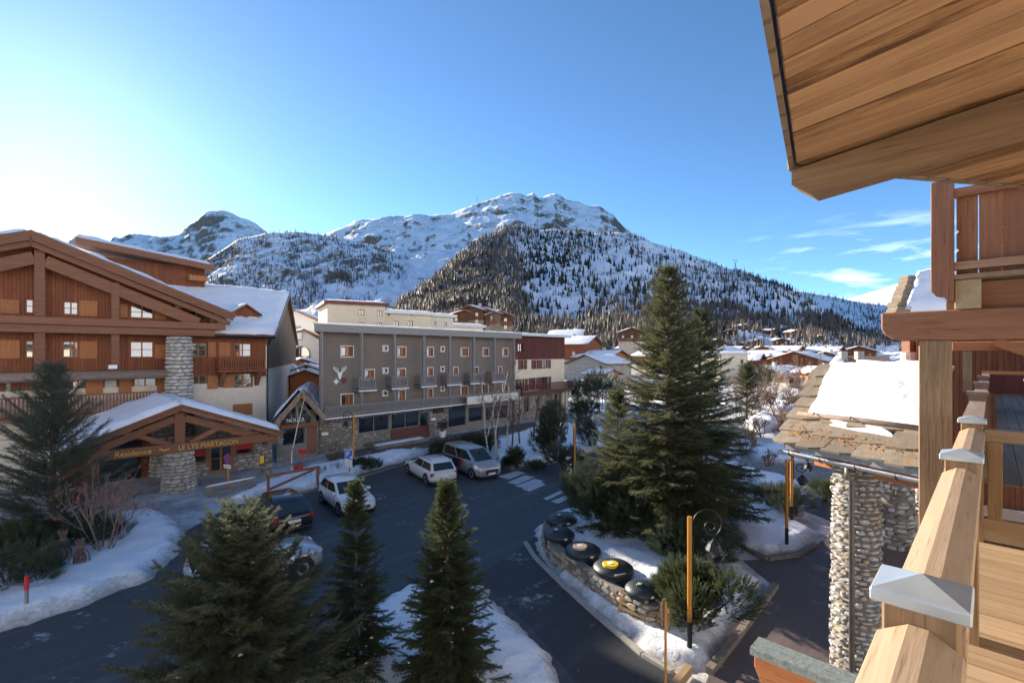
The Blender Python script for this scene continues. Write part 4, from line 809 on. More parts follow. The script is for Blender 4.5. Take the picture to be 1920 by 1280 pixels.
# ------------------------------------------------------------------ houses behind and the village
def block(name, label, px0, px1, pyt, Y, vp, wmat, wins, cornice=None, depth=9, py_side=None, group=None, z0=-.05, flat=True, cat='building'):
    F = Frame(at(px0, pyt, Y), vp=vp); T = thing(name, label, cat, F.o, F.rot(), group); x1 = F.x(px1); zt = F.px(px0, pyt)[1]
    ws = [F.rect(*w) for w in wins]; ws = [(a, b, min(c, d), max(c, d)) for a, b, c, d in ws]
    wall(T, 'wall', MT[wmat], 0, x1, z0, zt, ws); m = MB(); m.box(.01, x1-.01, .3, depth, z0, zt-.01); m.build('body', MT[wmat], T)
    for w in ws: window(T, *w, fm='frame_white' if wmat == 'white_wall' else 'frame', fw=.09)
    m = MB(); m.box(-.5, x1+.5, -.5, depth+.4, zt, zt+.45); m.build('roof', MT[cornice or 'beam'], T); snow_patch('roof_snow', [(-.5, -.4, zt+.45), (x1+.5, -.4, zt+.45), (x1+.5, depth, zt+.45), (-.5, depth, zt+.45)], .3, T, 14, 10, px0)
    return T, F
block('apartment_house', 'tall cream apartment house with brown cornice behind the taupe hotel', 614, 722, 569, 66, 2600, 'cream2', [(672, 580, 683, 591), (707, 582, 717, 592), (672, 604, 683, 612), (707, 605, 717, 612)], 'maroon_p', 10)
block('apartment_house', 'lower cream house with small dark windows beside the brown cornice house', 722, 808, 587, 72, 2200, 'cream2', [(727, 588, 731, 592), (737, 602, 748, 612), (765, 601, 774, 612), (770, 588, 773, 592)], 'zinc', 9)
block('apartment_house', 'narrow pale house with chimney behind the hotel roof', 800, 850, 592, 82, 1900, 'cream', [(812, 603, 818, 610), (832, 604, 838, 611)], 'zinc', 9)
block('apartment_house', 'low house with snowy flat roof behind the hotel roof end', 846, 905, 611, 90, 1900, 'cream2', [(858, 617, 864, 622), (880, 618, 886, 623)], 'zinc', 9)

CHN = [0]
def chalet(label, px, py, Y, w, d, h, rz, wmat='chalet', base='stone', rise=.42, z=None, snow=.3, balc=True, group=None, nwin=3, floors=2, name='chalet', wood=MT['chalet']):
    # gable front on local -y; px,py = the foot of the front
    CHN[0] += 1; p = at(px, py, Y); h = h*.74 if Y < 190 and px > 1000 else h; rise = .33; T = thing(name, label, 'chalet', p, R(rz), group)
    hb = h*.38; rz_ = h+w/2*rise
    m = MB(); m.box(-w/2, w/2, 0, d, -4, hb); m.build('base_wall', MT[base], T)
    m = MB(); m.prism([(-w/2, hb), (w/2, hb), (w/2, h), (0, rz_), (-w/2, h)], .001, d-.001, 'y'); m.build('upper_wall', wood, T)
    ov = .9
    for s in (-1, 1):
        e = w/2+ov; q = [(0, -1.1, rz_+.25), (s*e, -1.1, rz_+.25-e*rise), (s*e, d+.7, rz_+.25-e*rise), (0, d+.7, rz_+.25)]
        m = MB(); m.slab(q, .28); m.build('roof', MT['beam'], T); snow_patch('roof_snow', q, snow, T, 7, 9, CHN[0]*1.7+s, rag=.5)
    rnd = random.Random(CHN[0]*7)
    for f in range(floors):
        zz = .9+f*(h-.6)/max(1, floors)
        for k in range(nwin):
            x = -w/2+(k+.5)*w/nwin; 
            if rnd.random() < .12: continue
            window(T, x-.5, x+.5, zz, zz+1.2, 0, 'frame', 1, 0, -.07, .08)
        for k in range(2 if nwin > 2 else 0):      # side windows
            yy = d*(.3+.4*k)
            for s in (-1, 1):
                m = MB(); m.box(s*w/2-.03, s*w/2+.03, yy-.5, yy+.5, zz, zz+1.1); o = m.build('side_window', MT['frame'], T); n = MB(); n.box(s*w/2-.04, s*w/2+.04, yy-.42, yy+.42, zz+.08, zz+1.02); n.build('pane', MT['glass'], o)
    if balc: railing(T, -w/2+.3, w/2-.3, hb+.4, hb+1.35, -.95, MT['beam'], .3, .16, floor=.94)
    m = MB(); cx = rnd.uniform(-.25, .25)*w; cy = rnd.uniform(.3, .7)*d; m.box(cx-.4, cx+.4, cy-.4, cy+.4, h-.3, rz_+1.0); m.build('chimney', MT['stone'], T)
    return T
def fz(px, py):                       # depth at which the front mountain's foot carries this pixel
    v = front.vof(float(px), float(py)); return float(front.Yof(np.array(float(px)), np.array(max(v, 0.0))))
dark = M_clad('dark_boards', (.15, .075, .038), (.085, .042, .024), .2); grey = M_clad('grey_boards', (.20, .15, .11), (.13, .10, .075), .2)
# near part of the village, set by hand
chalet('stone fronted barn chalet with wide low snowy roof beside the townhouse', 1100, 708, 128, 13, 11, 5.2, -48, base='stone', balc=False, wood=MT['stone'], snow=.35)
chalet('tall brown chalet with long balcony behind the stone barn', 1112, 692, 150, 15, 12, 10.5, 62, wood=MT['chalet'])
chalet('white rendered house with curved brown eaves above the snowy chalets', 1092, 660, 185, 20, 12, 7, 75, base='white_wall', wood=MT['white_wall'], rise=.3)
chalet('orange boarded chalet with snowy roof seen left of the tall fir', 1160, 700, 140, 11, 12, 6.5, 48, wood=MT['shutter'])
chalet('dark log chalet above the orange boarded one', 1185, 650, 200, 11, 9, 6, -20, wood=dark)
chalet('small snowy annexe with cream walls below the orange boarded chalet', 1145, 716, 122, 6, 6, 2.8, 40, base='white_wall', balc=False, floors=1, wood=MT['cream'])
T, F = block('square_house', 'square cream house with flat snowy roof right of the tall fir', 1352, 1402, 664, 125, 2400, 'cream2', [(1364, 673, 1370, 681), (1388, 674, 1394, 682)], 'zinc', 10)
chalet('wide brown chalet with open timber gable in the middle of the village', 1490, 712, 135, 15, 12, 7.2, -46, wood=MT['chalet'])
chalet('wide chalet with pale log front next to the cream square house', 1425, 704, 150, 12, 11, 6.5, 52, wood=MT['chalet'])
chalet('long low barn with snowy roof and plank wall behind garden trees', 1436, 722, 118, 14, 8, 3.2, -75, wood=grey, base='stone', balc=False, floors=1)
chalet('brown chalet with steep snowy gable right of the open timber gable', 1532, 708, 142, 9, 10, 6.8, -38, wood=MT['shutter'])
chalet('orange boarded barn behind the stone slab roof edge', 1548, 722, 105, 7, 8, 3.6, -10, wood=MT['shutter'], balc=False, floors=1)
chalet('chalet with broad snowy roof behind the tall fir crown', 1330, 690, 170, 16, 12, 6.5, -50, wood=MT['chalet'])
chalet('brown house with blue shaded roof beside the tall fir crown', 1245, 690, 185, 13, 11, 6.5, 30, wood=MT['chalet'])
chalet('brown chalet squeezed between the wide village chalets', 1462, 690, 180, 12, 10, 6.2, 55, wood=dark)
for i, (px, py, Y, w, rz, wd, lab) in enumerate([(1375, 704, 150, 10, -40, 'chalet', 'brown chalet with snowy roof hugging the cream square house'), (1410, 693, 175, 11, 45, 'shutter', 'golden boarded chalet above the pale log chalet'), (1445, 700, 160, 10, -35, 'shutter', 'small golden chalet left of the open timber gable'), (1515, 694, 170, 11, 40, 'chalet', 'brown chalet behind the steep snowy gable'), (1548, 690, 180, 11, -45, 'shutter', 'golden chalet above the orange barn'), (1575, 684, 200, 12, 40, 'chalet', 'brown chalet above the tiled roof house'), (1610, 682, 210, 12, -40, 'chalet', 'brown chalet beyond the tiled roof chimneys'), (1390, 683, 205, 12, 38, 'chalet', 'brown chalet at the back of the village lane'), (1430, 682, 210, 12, -42, 'shutter', 'golden chalet at the back of the village lane'), (1500, 682, 205, 12, 44, 'shutter', 'golden chalet below the hillside chalets'), (1535, 680, 215, 12, -38, 'chalet', 'brown chalet below the hillside chalets'), (1355, 684, 200, 12, -44, 'chalet', 'brown chalet half behind the second fir'), (1210, 676, 215, 12, 42, 'chalet', 'brown chalet glimpsed left of the tall fir crown')]):
    chalet(lab, px, py, Y, w, w*.95, 5.6, rz, wood=MT[wd], base='white_wall' if i % 2 else 'stone', nwin=3, balc=True, group='village chalets')
# the scattered hillside: look-alike dark chalets
for k, (px, py, w, rz, wd) in enumerate([(1200, 652, 9, 20, dark), (1370, 640, 9, -15, dark), (1400, 632, 10, 15, grey), (1432, 622, 9, -20, dark), (1386, 652, 10, -30, dark), (1420, 648, 10, 10, dark), (1452, 640, 9, 35, dark), (1478, 622, 10, -15, dark), (1500, 636, 9, 20, grey), (1465, 655, 11, -25, dark), (1495, 652, 10, 10, dark), (1520, 645, 9, -35, dark), (1540, 655, 10, 15, dark), (1552, 640, 9, -10, dark), (1575, 655, 10, 25, dark), (1560, 668, 11, -15, grey), (1520, 668, 11, 15, dark), (1600, 668, 10, -20, dark), (1345, 658, 10, 15, dark), (1310, 660, 10, -15, dark), (1480, 671, 12, -8, dark), (1590, 645, 8, 12, dark), (1405, 668, 11, -18, dark), (1440, 664, 10, 25, dark), (870, 622, 9, 10, dark), (905, 618, 10, -15, grey), (935, 622, 8, 15, dark), (882, 612, 8, -20, dark)]):
    Y = fz(px, py) if px > 1000 else 150
    lab = ('weathered grey' if wd is grey else 'dark brown')+(' chalet with balcony' if k % 2 == 0 else ' chalet without balcony')
    lab += (' high among the hillside larches' if py < 645 else ' at the foot of the wooded hillside' if py > 660 else ' midway up the village hillside') if px > 1000 else ' on the slope behind the hotel roof'
    if px > 1000: q = front.surf(np.array([float(px)]), np.array([max(front.vof(float(px), float(py)), .0)]))[0]; py2, Y = HY-(q[2]-CAMZ)/q[1]*FPX, float(q[1])
    else: py2 = py
    chalet(lab, px, py2, Y, w*1.1, w*1.0, 5.0, rz, wood=wd, base='stone_b', group='hillside chalets' if px > 1000 else 'chalets behind the hotel', nwin=2, balc=k % 2 == 0)
# white house with the arched window between residence and hotel
def arched():
    F = Frame(at(552, 690, 72), vp=3200); T = thing('white_house', 'white house with arched green windows between the residence and the hotel', 'house', F.o, F.rot())
    W = F.x(606); zt = F.px(560, 640)[1]; m = MB(); m.prism([(-6, -.05), (W, -.05), (W, zt), (W*.35, zt+1.6), (-6, zt-.6)], 0, 9, 'y'); m.build('wall', MT['white_wall'], T)
    def arch(cx, zb, w, h, nm='arched_window'):
        pts = [(cx-w/2, zb)]+[(cx+w/2*math.cos(a), zb+h-w/2+w/2*math.sin(a)) for a in np.linspace(math.pi, 0, 9)]+[(cx+w/2, zb)]
        m = MB(); m.prism(pts, -.06, .02, 'y'); o = m.build(nm, M_g, T); q = MB(); q.prism([(cx+(x-cx)*.85, zb+.1+(z-zb)*.92) for x, z in pts], -.08, -.055, 'y'); q.build('pane', MT['glass'], o)
    cx, cz = F.px(566, 672); arch(cx, cz, 2.4, 1.9); cx, cz = F.px(561, 637); arch(cx, cz, 1.0, 1.3)
    m = MB(); m.slab([(-6.5, -.9, zt-.55), (W*.35, -.9, zt+1.85), (W*.35, 9.3, zt+1.85), (-6.5, 9.3, zt-.55)], .25); m.slab([(W*.35, -.9, zt+1.85), (W+.8, -.9, zt+.2), (W+.8, 9.3, zt+.2), (W*.35, 9.3, zt+1.85)], .25); m.build('roof', MT['shutter'], T)
    snow_patch('roof_snow', [(-6.5, -.9, zt-.5), (W*.35, -.9, zt+1.88), (W*.35, 9.3, zt+1.88), (-6.5, 9.3, zt-.5)], .25, T, 12, 10, 71); snow_patch('roof_snow', [(W*.35, -.9, zt+1.88), (W+.8, -.9, zt+.25), (W+.8, 9.3, zt+.25), (W*.35, 9.3, zt+1.88)], .25, T, 12, 10, 72)
    T2 = thing('white_house', 'smaller white house with green shutters uphill behind the arched window house', 'house', at(548, 640, 88), R(10)); m = MB(); m.prism([(-3, -2), (4, -2), (4, 4.0), (.5, 5.6), (-3, 4.0)], 0, 8, 'y'); m.build('wall', MT['white_wall'], T2)
    for s in (-1, 1): m = MB(); q = [(.5, -.8, 5.85), (.5+s*4.3, -.8, 4.0), (.5+s*4.3, 8.5, 4.0), (.5, 8.5, 5.85)]; m.slab(q, .22); m.build('roof', MT['shutter'], T2); snow_patch('roof_snow', q, .25, T2, 8, 8, 75+s)
    window(T2, .4, 1.5, 1.2, 2.8, 0, 'frame', 1, 0, -.07)
    for i, (px, py, Y) in enumerate([(574, 696, 58), (572, 706, 55), (566, 683, 63)]):
        c = at(px, py, Y); t = thing('shed_roof', ['low wooden kiosk with thick snow on its curved roof', 'nearest wooden kiosk roof peeping over the gabled shop', 'upper wooden kiosk roof below the arched window'][i], 'kiosk', (c.x, c.y, -.03), R(20)); zz = c.z
        m = MB(); m.prism([(-1.6, 0), (1.6, 0), (1.6, zz), (0, zz+.7), (-1.6, zz)], 0, 3, 'y'); m.build('wall', MT['shutter'], t)
        for s in (-1, 1): q = [(0, -.5, zz+.85), (s*2.1, -.5, zz+.05), (s*2.1, 3.4, zz+.05), (0, 3.4, zz+.85)]; m = MB(); m.slab(q, .12); m.build('roof', MT['beam'], t); snow_patch('roof_snow', q, .28, t, 8, 6, i*3+s)
M_g = M_plain('green_paint', (.05, .16, .10), .5)
arched()
# ------------------------------------------------------------------ the chalet balcony the photograph is taken from
# local frame of this building: x runs along the balcony rail (away), y = towards the street (left)
W45 = R(45)
def near(name, label, cat): return thing(name, label, cat, (0, 0, 0), W45)
def SP(px, py, s):                      # pixel -> (p, z) on the cross plane at s (p = to the right)
    r = (px-CX)/FPX; Y = s*math.sqrt(2)/(1+r); return ((r-1)/math.sqrt(2)*Y, CAMZ+(HY-py)/FPX*Y)
m_larch_y = M_wood('new_larch_y', (.44, .31, .19), (.30, .20, .12), 'y', .9, .6, .1, vary=.35)
m_larch_x = M_wood('new_larch_x', (.45, .325, .215), (.33, .23, .145), 'x', .9, .6, .2)
m_larch_z = M_wood('new_larch_z', (.34, .22, .125), (.21, .13, .075), 'z', 1.1, .7, .25, gs=1.3)
m_soffit = M_wood('old_soffit', (.44, .235, .10), (.115, .05, .02), 'y', .6, .6, .1, gs=1.0, vary=.8, con=(.42, .57))
m_red_y = M_wood('red_brown_y', (.36, .175, .10), (.23, .10, .058), 'y', .8, .65, .25)
m_red_z = M_wood('red_brown_z', (.34, .165, .10), (.22, .10, .06), 'z', 1, .7, .3)
m_orange_y = M_wood('orange_beam', (.52, .20, .07), (.38, .13, .045), 'y', .8, .6, .2)
m_endgrain = M_noise('end_grain', (.42, .33, .21), (.30, .23, .14), 14, .85, .3, .004, (1, 1, 1))
DECK = 6.28
def deck():
    T = near('balcony_deck', 'pale larch plank balcony floor behind the railing', 'balcony'); b = MB(); b.box(0, .145, -2.6, .24, -.035, 0); me = b.mesh('deck_board', m_larch_y, bevel=.005)
    for k in range(36): o = link('deck_board', me, T, (.95+k*.152, random.uniform(-.01, .01), DECK+random.uniform(-.002, .002)))
    for y in (-2.3, -1.2, -.1): m = MB(); m.box(-2, 6.4, y-.06, y+.06, DECK-.25, DECK-.037); m.build('joist', m_larch_x, T)
    for k in range(19): link('deck_board', me, T, (-2+k*.152, 0, DECK))
    m = MB(); m.box(-2.5, 7.0, -2.9, -2.65, DECK-.3, 9.2); m.build('house_wall', MT['white_wall'], T)  # unseen wall of the house, whitened for the light it bounces
    m = MB(); m.box(-14, -2.5, -6, -.9, 0, 11.5); m.box(-2.5, 6.3, -6, -.9, 0, DECK-.4); m.build('bounce_house_body', MT['white_wall'], T)  # unseen house bulk, added in white to bounce sunlight into the street shade
deck()
def rail():
    T = near('balcony_railing', 'larch balcony railing with zinc capped posts and scalloped planks', 'railing'); yr = .13; cap = MB()
    h = .098; cap.add([(-h, -h, 0), (h, -h, 0), (h, h, 0), (-h, h, 0), (-h, -h, .032), (h, -h, .032), (h, h, .032), (-h, h, .032), (0, 0, .068)], [(3, 2, 1, 0), (0, 1, 5, 4), (1, 2, 6, 5), (2, 3, 7, 6), (3, 0, 4, 7), (4, 5, 8), (5, 6, 8), (6, 7, 8), (7, 4, 8)])
    cm = cap.mesh('cap', MT['zinc_cap'], bevel=.004); ps = (-.72, 1.65, 4.0, 6.18); zc = 7.355
    for s in ps:
        m = MB(); m.box(s-.075, s+.075, yr-.075, yr+.075, DECK-.3, zc); p = m.build('post', m_larch_z, T, bevel=.006); link('cap', cm, p, (s, yr, zc+.001))
    for a, b in zip(ps, ps[1:]):
        m = MB(); m.prism([(yr-.085, 7.20), (yr+.085, 7.20), (yr+.085, 7.275), (yr+.02, 7.315), (yr-.02, 7.315), (yr-.085, 7.275)], a+.077, b-.077, 'x'); m.build('handrail', m_larch_x, T, bevel=.004)
        m = MB(); m.box(a+.077, b-.077, yr-.045, yr-.005, 7.04, 7.13); m.build('upper_rail', m_larch_x, T); m = MB(); m.box(a+.077, b-.077, yr-.045, yr-.005, 6.50, 6.59); m.build('lower_rail', m_larch_x, T)
        n = int((b-a-.16)/.15); st = (b-a-.16)/n; w = st*.47
        pts = [(-w, 7.17), (-w, 6.47)]+[(w*math.cos(t), 6.47+w*math.sin(t)) for t in np.linspace(math.pi, 2*math.pi, 7)[1:-1]]+[(w, 6.47), (w, 7.17)]
        m = MB(); m.prism(pts, 0, .028, 'y'); me = m.mesh('plank', m_larch_z)
        for k in range(n): link('plank', me, T, (a+.08+st*(k+.5), yr+.0, 0))
    # cross rail at the end of the balcony
    s = 6.18; m = MB(); m.box(s-.06, s+.06, -2.5, yr-.077, 7.20, 7.31); m.build('handrail', m_larch_y, T, bevel=.005)
    m = MB(); m.box(s-.05, s+.03, -2.5, yr-.077, DECK+.02, DECK+.22); m.build('lower_rail', m_larch_y, T)
    m = MB(); m.box(s-.05, s+.02, -.048, .048, DECK+.22, 7.198); me = m.mesh('baluster', m_larch_z, bevel=.004)
    for k in range(7): link('baluster', me, T, (0, -.02-k*.27, 0))
rail()
def overhang():
    T = near('roof_overhang', 'roof overhang of aged brown boards with dark fascia above the balcony', 'roof')
    z0 = CAMZ+1.35; zf = lambda p: z0+.114*p
    # outline in (s, p): street edge and far edge run askew
    def left(s): return -.563-(s-1.909)*.211
    def far(p): return 3.6+(p+.92)*2.0 if p < .6 else 6.64
    w = .152; n = 0; s = -1.0
    while s < 6.3:
        a, b = s, s+w-.012; s += w; dz = random.uniform(0, .012)
        def lo(x): return left(x) if x <= 3.6 else -.92+(x-3.6)/1.95
        pa, pb = lo(a), lo(b); m = MB(); e = 2.8
        V = [(a, -pa, zf(pa)), (b, -pb, zf(pb)), (b, -e, zf(e)), (a, -e, zf(e))]; m.slab([Vector(v)+Vector((0, 0, .02+dz)) for v in V], .024); m.build('soffit_board', m_soffit, T, bevel=.007)
    # roof covering above the boards
    poly = [(-1.2, left(-1.2)), (3.6, -.92), (6.4, .52), (6.4, 2.9), (-1.2, 2.9)]; m = MB(); m.slab([(a, -(p+.03), zf(p+.03)+.16) for a, p in poly], .115); m.build('roof_deck', MT['dark'], T)
    def edge(a, b, dy, w, h, dz, mat, name):
        A = Vector((a, -left(a)+dy, zf(left(a))+dz)); B = Vector((b, -left(b)+dy, zf(left(b))+dz)); m = MB(); m.bar(A, B, w, h); m.build(name, mat, T)
    edge(-1.2, 3.66, .030, .028, .19, .085, MT['chalet_side'], 'fascia'); edge(-1.2, 3.2, .051, .010, .12, .16, MT['beam'], 'fascia_strip'); edge(-1.2, 2.3, .060, .007, .10, .20, MT['beam'], 'drip_edge')
    # far verge and the chamfered rafter
    m = MB(); m.bar((3.64, .97, zf(-.95)+.11), (6.4, -.46, zf(.5)+.11), .05, .2); m.build('verge_board', MT['chalet_side'], T)
    pr = [(.95, zf(-.95)-.02), (.95, zf(-.95)-.115), (.83, zf(-.83)-.225), (-2.8, zf(2.8)-.225), (-2.8, zf(2.8)-.02)]
    m = MB(); m.prism(pr, 3.60, 3.77, 'x'); m.build('rafter', M_wood('rafter_wood', (.27, .16, .08), (.14, .078, .038), 'y', .8, .65, 0), T)
overhang()
def upper():
    T = near('upper_balcony', 'red brown upper balcony of carved planks carried by a timber post and beam', 'balcony'); s = 6.3
    p0, _ = SP(1652, 600, s); zt, zb = 8.42, 8.13
    pts = [(-p0, zt), (-p0, zb+.13), (-p0-.05, zb+.04), (-p0-.14, zb), (-2.6, zb), (-2.6, zt)] if False else [(-p0, zt), (-p0, zb+.12), (-p0-.03, zb+.06), (-p0-.10, zb+.01), (-p0-.16, zb), (-2.6, zb), (-2.6, zt)]
    pts = [(-p0, zt), (-p0, zb+.12), (-p0-.03, zb+.06), (-p0-.10, zb+.01), (-p0-.16, zb), (-2.6, zb), (-2.6, zt)]
    m = MB(); m.prism(pts, s, s+.26, 'x'); m.build('beam', m_red_y, T, bevel=.012)
    a, b = SP(1722, 700, s+.02)[0], SP(1783, 700, s+.02)[0]; m = MB(); m.box(s+.02, s+.26, -b, -a, 3.0, zb-.002); m.build('support_post', M_wood('grey_post', (.33, .225, .13), (.17, .11, .065), 'z', 1.3, .75, 0, gs=1.5), T, bevel=.01)
    a, b = SP(1790, 550, s)[0], SP(1840, 550, s)[0]
    m = MB(); m.box(s-.02, s+3, -b, -a, zt+.003, 8.70); m.build('joist', m_endgrain, T, bevel=.006)
    m = MB(); m.box(s+.12, s+.2, -2.6, -b-.003, zt+.003, 8.68); m.build('rim_board', m_red_y, T)
    m = MB(); m.box(s-.05, s+2.5, -2.6, .308, 8.705, 8.75); m.build('floor_board', MT['chalet_side'], T)
    m = MB(); m.box(s-.03, s+.06, -2.6, .255, 8.80, 8.875); m.build('lower_rail', M_wood('worn_rail', (.40, .27, .18), (.27, .17, .11), 'y', 1, .7, 0), T); m = MB(); m.box(s-.03, s+.06, -2.6, .255, 9.50, 9.58); m.build('upper_rail', m_red_y, T)
    w = .150
    def plank(k):
        L = [(-w/2, 8.76), (w/2, 8.76)]; R_ = []
        if k % 2 == 0: R_ = [(w/2, 8.98), (w/2-.02, 9.0), (w/2, 9.02), (w/2, 9.16), (w/2-.02, 9.18), (w/2, 9.20)]
        Lf = [(-w/2, 9.20), (-w/2+.02, 9.18), (-w/2, 9.16), (-w/2, 9.02), (-w/2+.02, 9.0), (-w/2, 8.98)] if k % 2 == 1 else []
        m = MB(); m.prism(L+R_+[(w/2, 9.56), (-w/2, 9.56)]+Lf, 0, .03, 'x'); return m.mesh('plank', m_red_z)
    me = [plank(0), plank(1)]
    for k in range(17): link('plank', me[k % 2], T, (s+.065, .17-k*(w+.008), 0))
    a, b = SP(1745, 450, 6.2)[0], SP(1788, 450, 6.2)[0]; A, B = -b, -a
    m = MB(); m.prism([(A, 9.66), (A, 8.50), (A+.05, 8.50), (A+.075, 8.54), (B-.03, 8.56), (B, 8.60), (B, 9.66)], 6.2, 6.36, 'x'); m.build('corner_post', m_red_z, T, bevel=.006)
    m = MB(); m.box(6.37, 6.5, A-.01, A+.06, 8.424, 8.70); m.build('spacer', m_red_z, T)
    m = MB(); m.box(s-.03, s+2.6, -2.6, .2, 10.6, 10.7); m.build('ceiling', m_soffit, T); m = MB(); m.box(s+2.45, s+2.6, -2.6, .05, 8.76, 10.59); m.build('back_wall', m_orange_y, T)
upper()
def neighbour():
    T = near('neighbour_balcony', 'weathered neighbouring balcony with grey deck beyond the end rail', 'balcony'); zd = 6.7; m = MB(); m.box(6.75, 22, -4, -.02, -.03, 0)
    b = MB(); b.box(0, 15, -.14, 0, -.03, 0); me = b.mesh('deck_board', M_wood('grey_deck', (.24, .215, .19), (.15, .13, .115), 'x', 1, .8, .3), bevel=.004)
    for k in range(26): link('deck_board', me, T, (6.9, -.06-k*.146, zd))
    for i, sx in enumerate((9.3, 12.4, 16)):
        m = MB(); m.box(sx-.09, sx+.09, .05, .23, zd-.4, 7.42); p = m.build('post', m_larch_z, T); c = MB(); c.box(sx-.11, sx+.11, .03, .25, 7.422, 7.47); c.build('cap', MT['grey_log'], p)
    for a, b_ in ((6.6, 9.2), (9.4, 12.3), (12.5, 15.9), (16.1, 22)):
        m = MB(); m.box(a, b_, .06, .22, 7.26, 7.34); m.build('handrail', MT['grey_log'], T)
        m = MB(); m.box(a, b_, .11, .14, zd-.1, 7.2); m.build('rail_panel', MT['chalet_side'], T)
    m = MB(); m.box(21.9, 21.96, -5, .2, zd+.02, 7.30); m.build('rail_panel', MT['maroon'], T); m = MB(); m.box(21.85, 22, -5, .25, 7.32, 7.42); m.build('handrail', m_orange_y, T)
    a = -SP(1785, 650, 22)[0]; m = MB(); m.box(21.9, 22.2, -6, a, 8.08, 8.38); m.build('beam', m_orange_y, T, bevel=.02)
    a, b_ = -SP(1822, 680, 22)[0], -SP(1805, 680, 22)[0]; m = MB(); m.box(21.95, 22.2, a, b_, zd, 8.078); m.build('post', m_larch_z, T)
    a = -SP(1868, 640, 21.5)[0]; m = MB(); m.bar((21.7, a, 8.36), (21.7, a-1.6, 7.6), .2, .28); m.build('brace', m_orange_y, T)
    m = MB(); m.box(26, 26.2, -8, -1.2, 6.5, 9.5); m.build('wall', MT['chalet'], T)
    for k in range(6): m = MB(); m.box(25.7, 25.95, -1.6-k*.8, -1.4-k*.8, 6.6, 8.3); m.build('wall_batten', m_orange_y, T)
    c = near('garden_table', 'dark garden table folded on the grey neighbouring deck', 'table')
    sx = 15.2; y = -1.0; m = MB(); m.box(sx-.6, sx+.6, y-1.4, y+.5, 7.38, 7.43); m.build('table_top', MT['steel_grey'], c)
    for dx in (-.5, .5):
        for dy in (-1.3, .4): m = MB(); m.box(sx+dx-.04, sx+dx+.04, y+dy-.04, y+dy+.04, zd+.002, 7.38); m.build('leg', MT['black_metal'], c)
    m = MB(); m.box(sx-.57, sx-.53, y-1.35, y+.45, 6.9, 7.3); m.build('side_panel', MT['black_metal'], c)
neighbour()
def capped():
    T = near('capped_beam', 'stub of roof beam under a mottled metal flashing below the balcony', 'beam'); s = 5.32; z = 5.0
    m = MB(); m.prism([(1.72, z-.03), (1.72, z-.2), (1.66, z-.33), (1.5, z-.43), (1.3, z-.47), (-.3, z-.47), (-.3, z-.03)], s-.1, s+.1, 'x'); m.build('beam', m_orange_y, T, bevel=.01)
    fm = M_noise('verdigris', (.16, .19, .17), (.34, .37, .34), 30, .6, .3, metallic=.3, c3=(.10, .12, .11), s3=14)
    m = MB(); m.box(s-.13, s+.13, -.3, 1.75, z-.028, z); m.box(s-.132, s-.118, -.3, 1.751, z-.075, z-.029); m.build('flashing', fm, T)
capped()

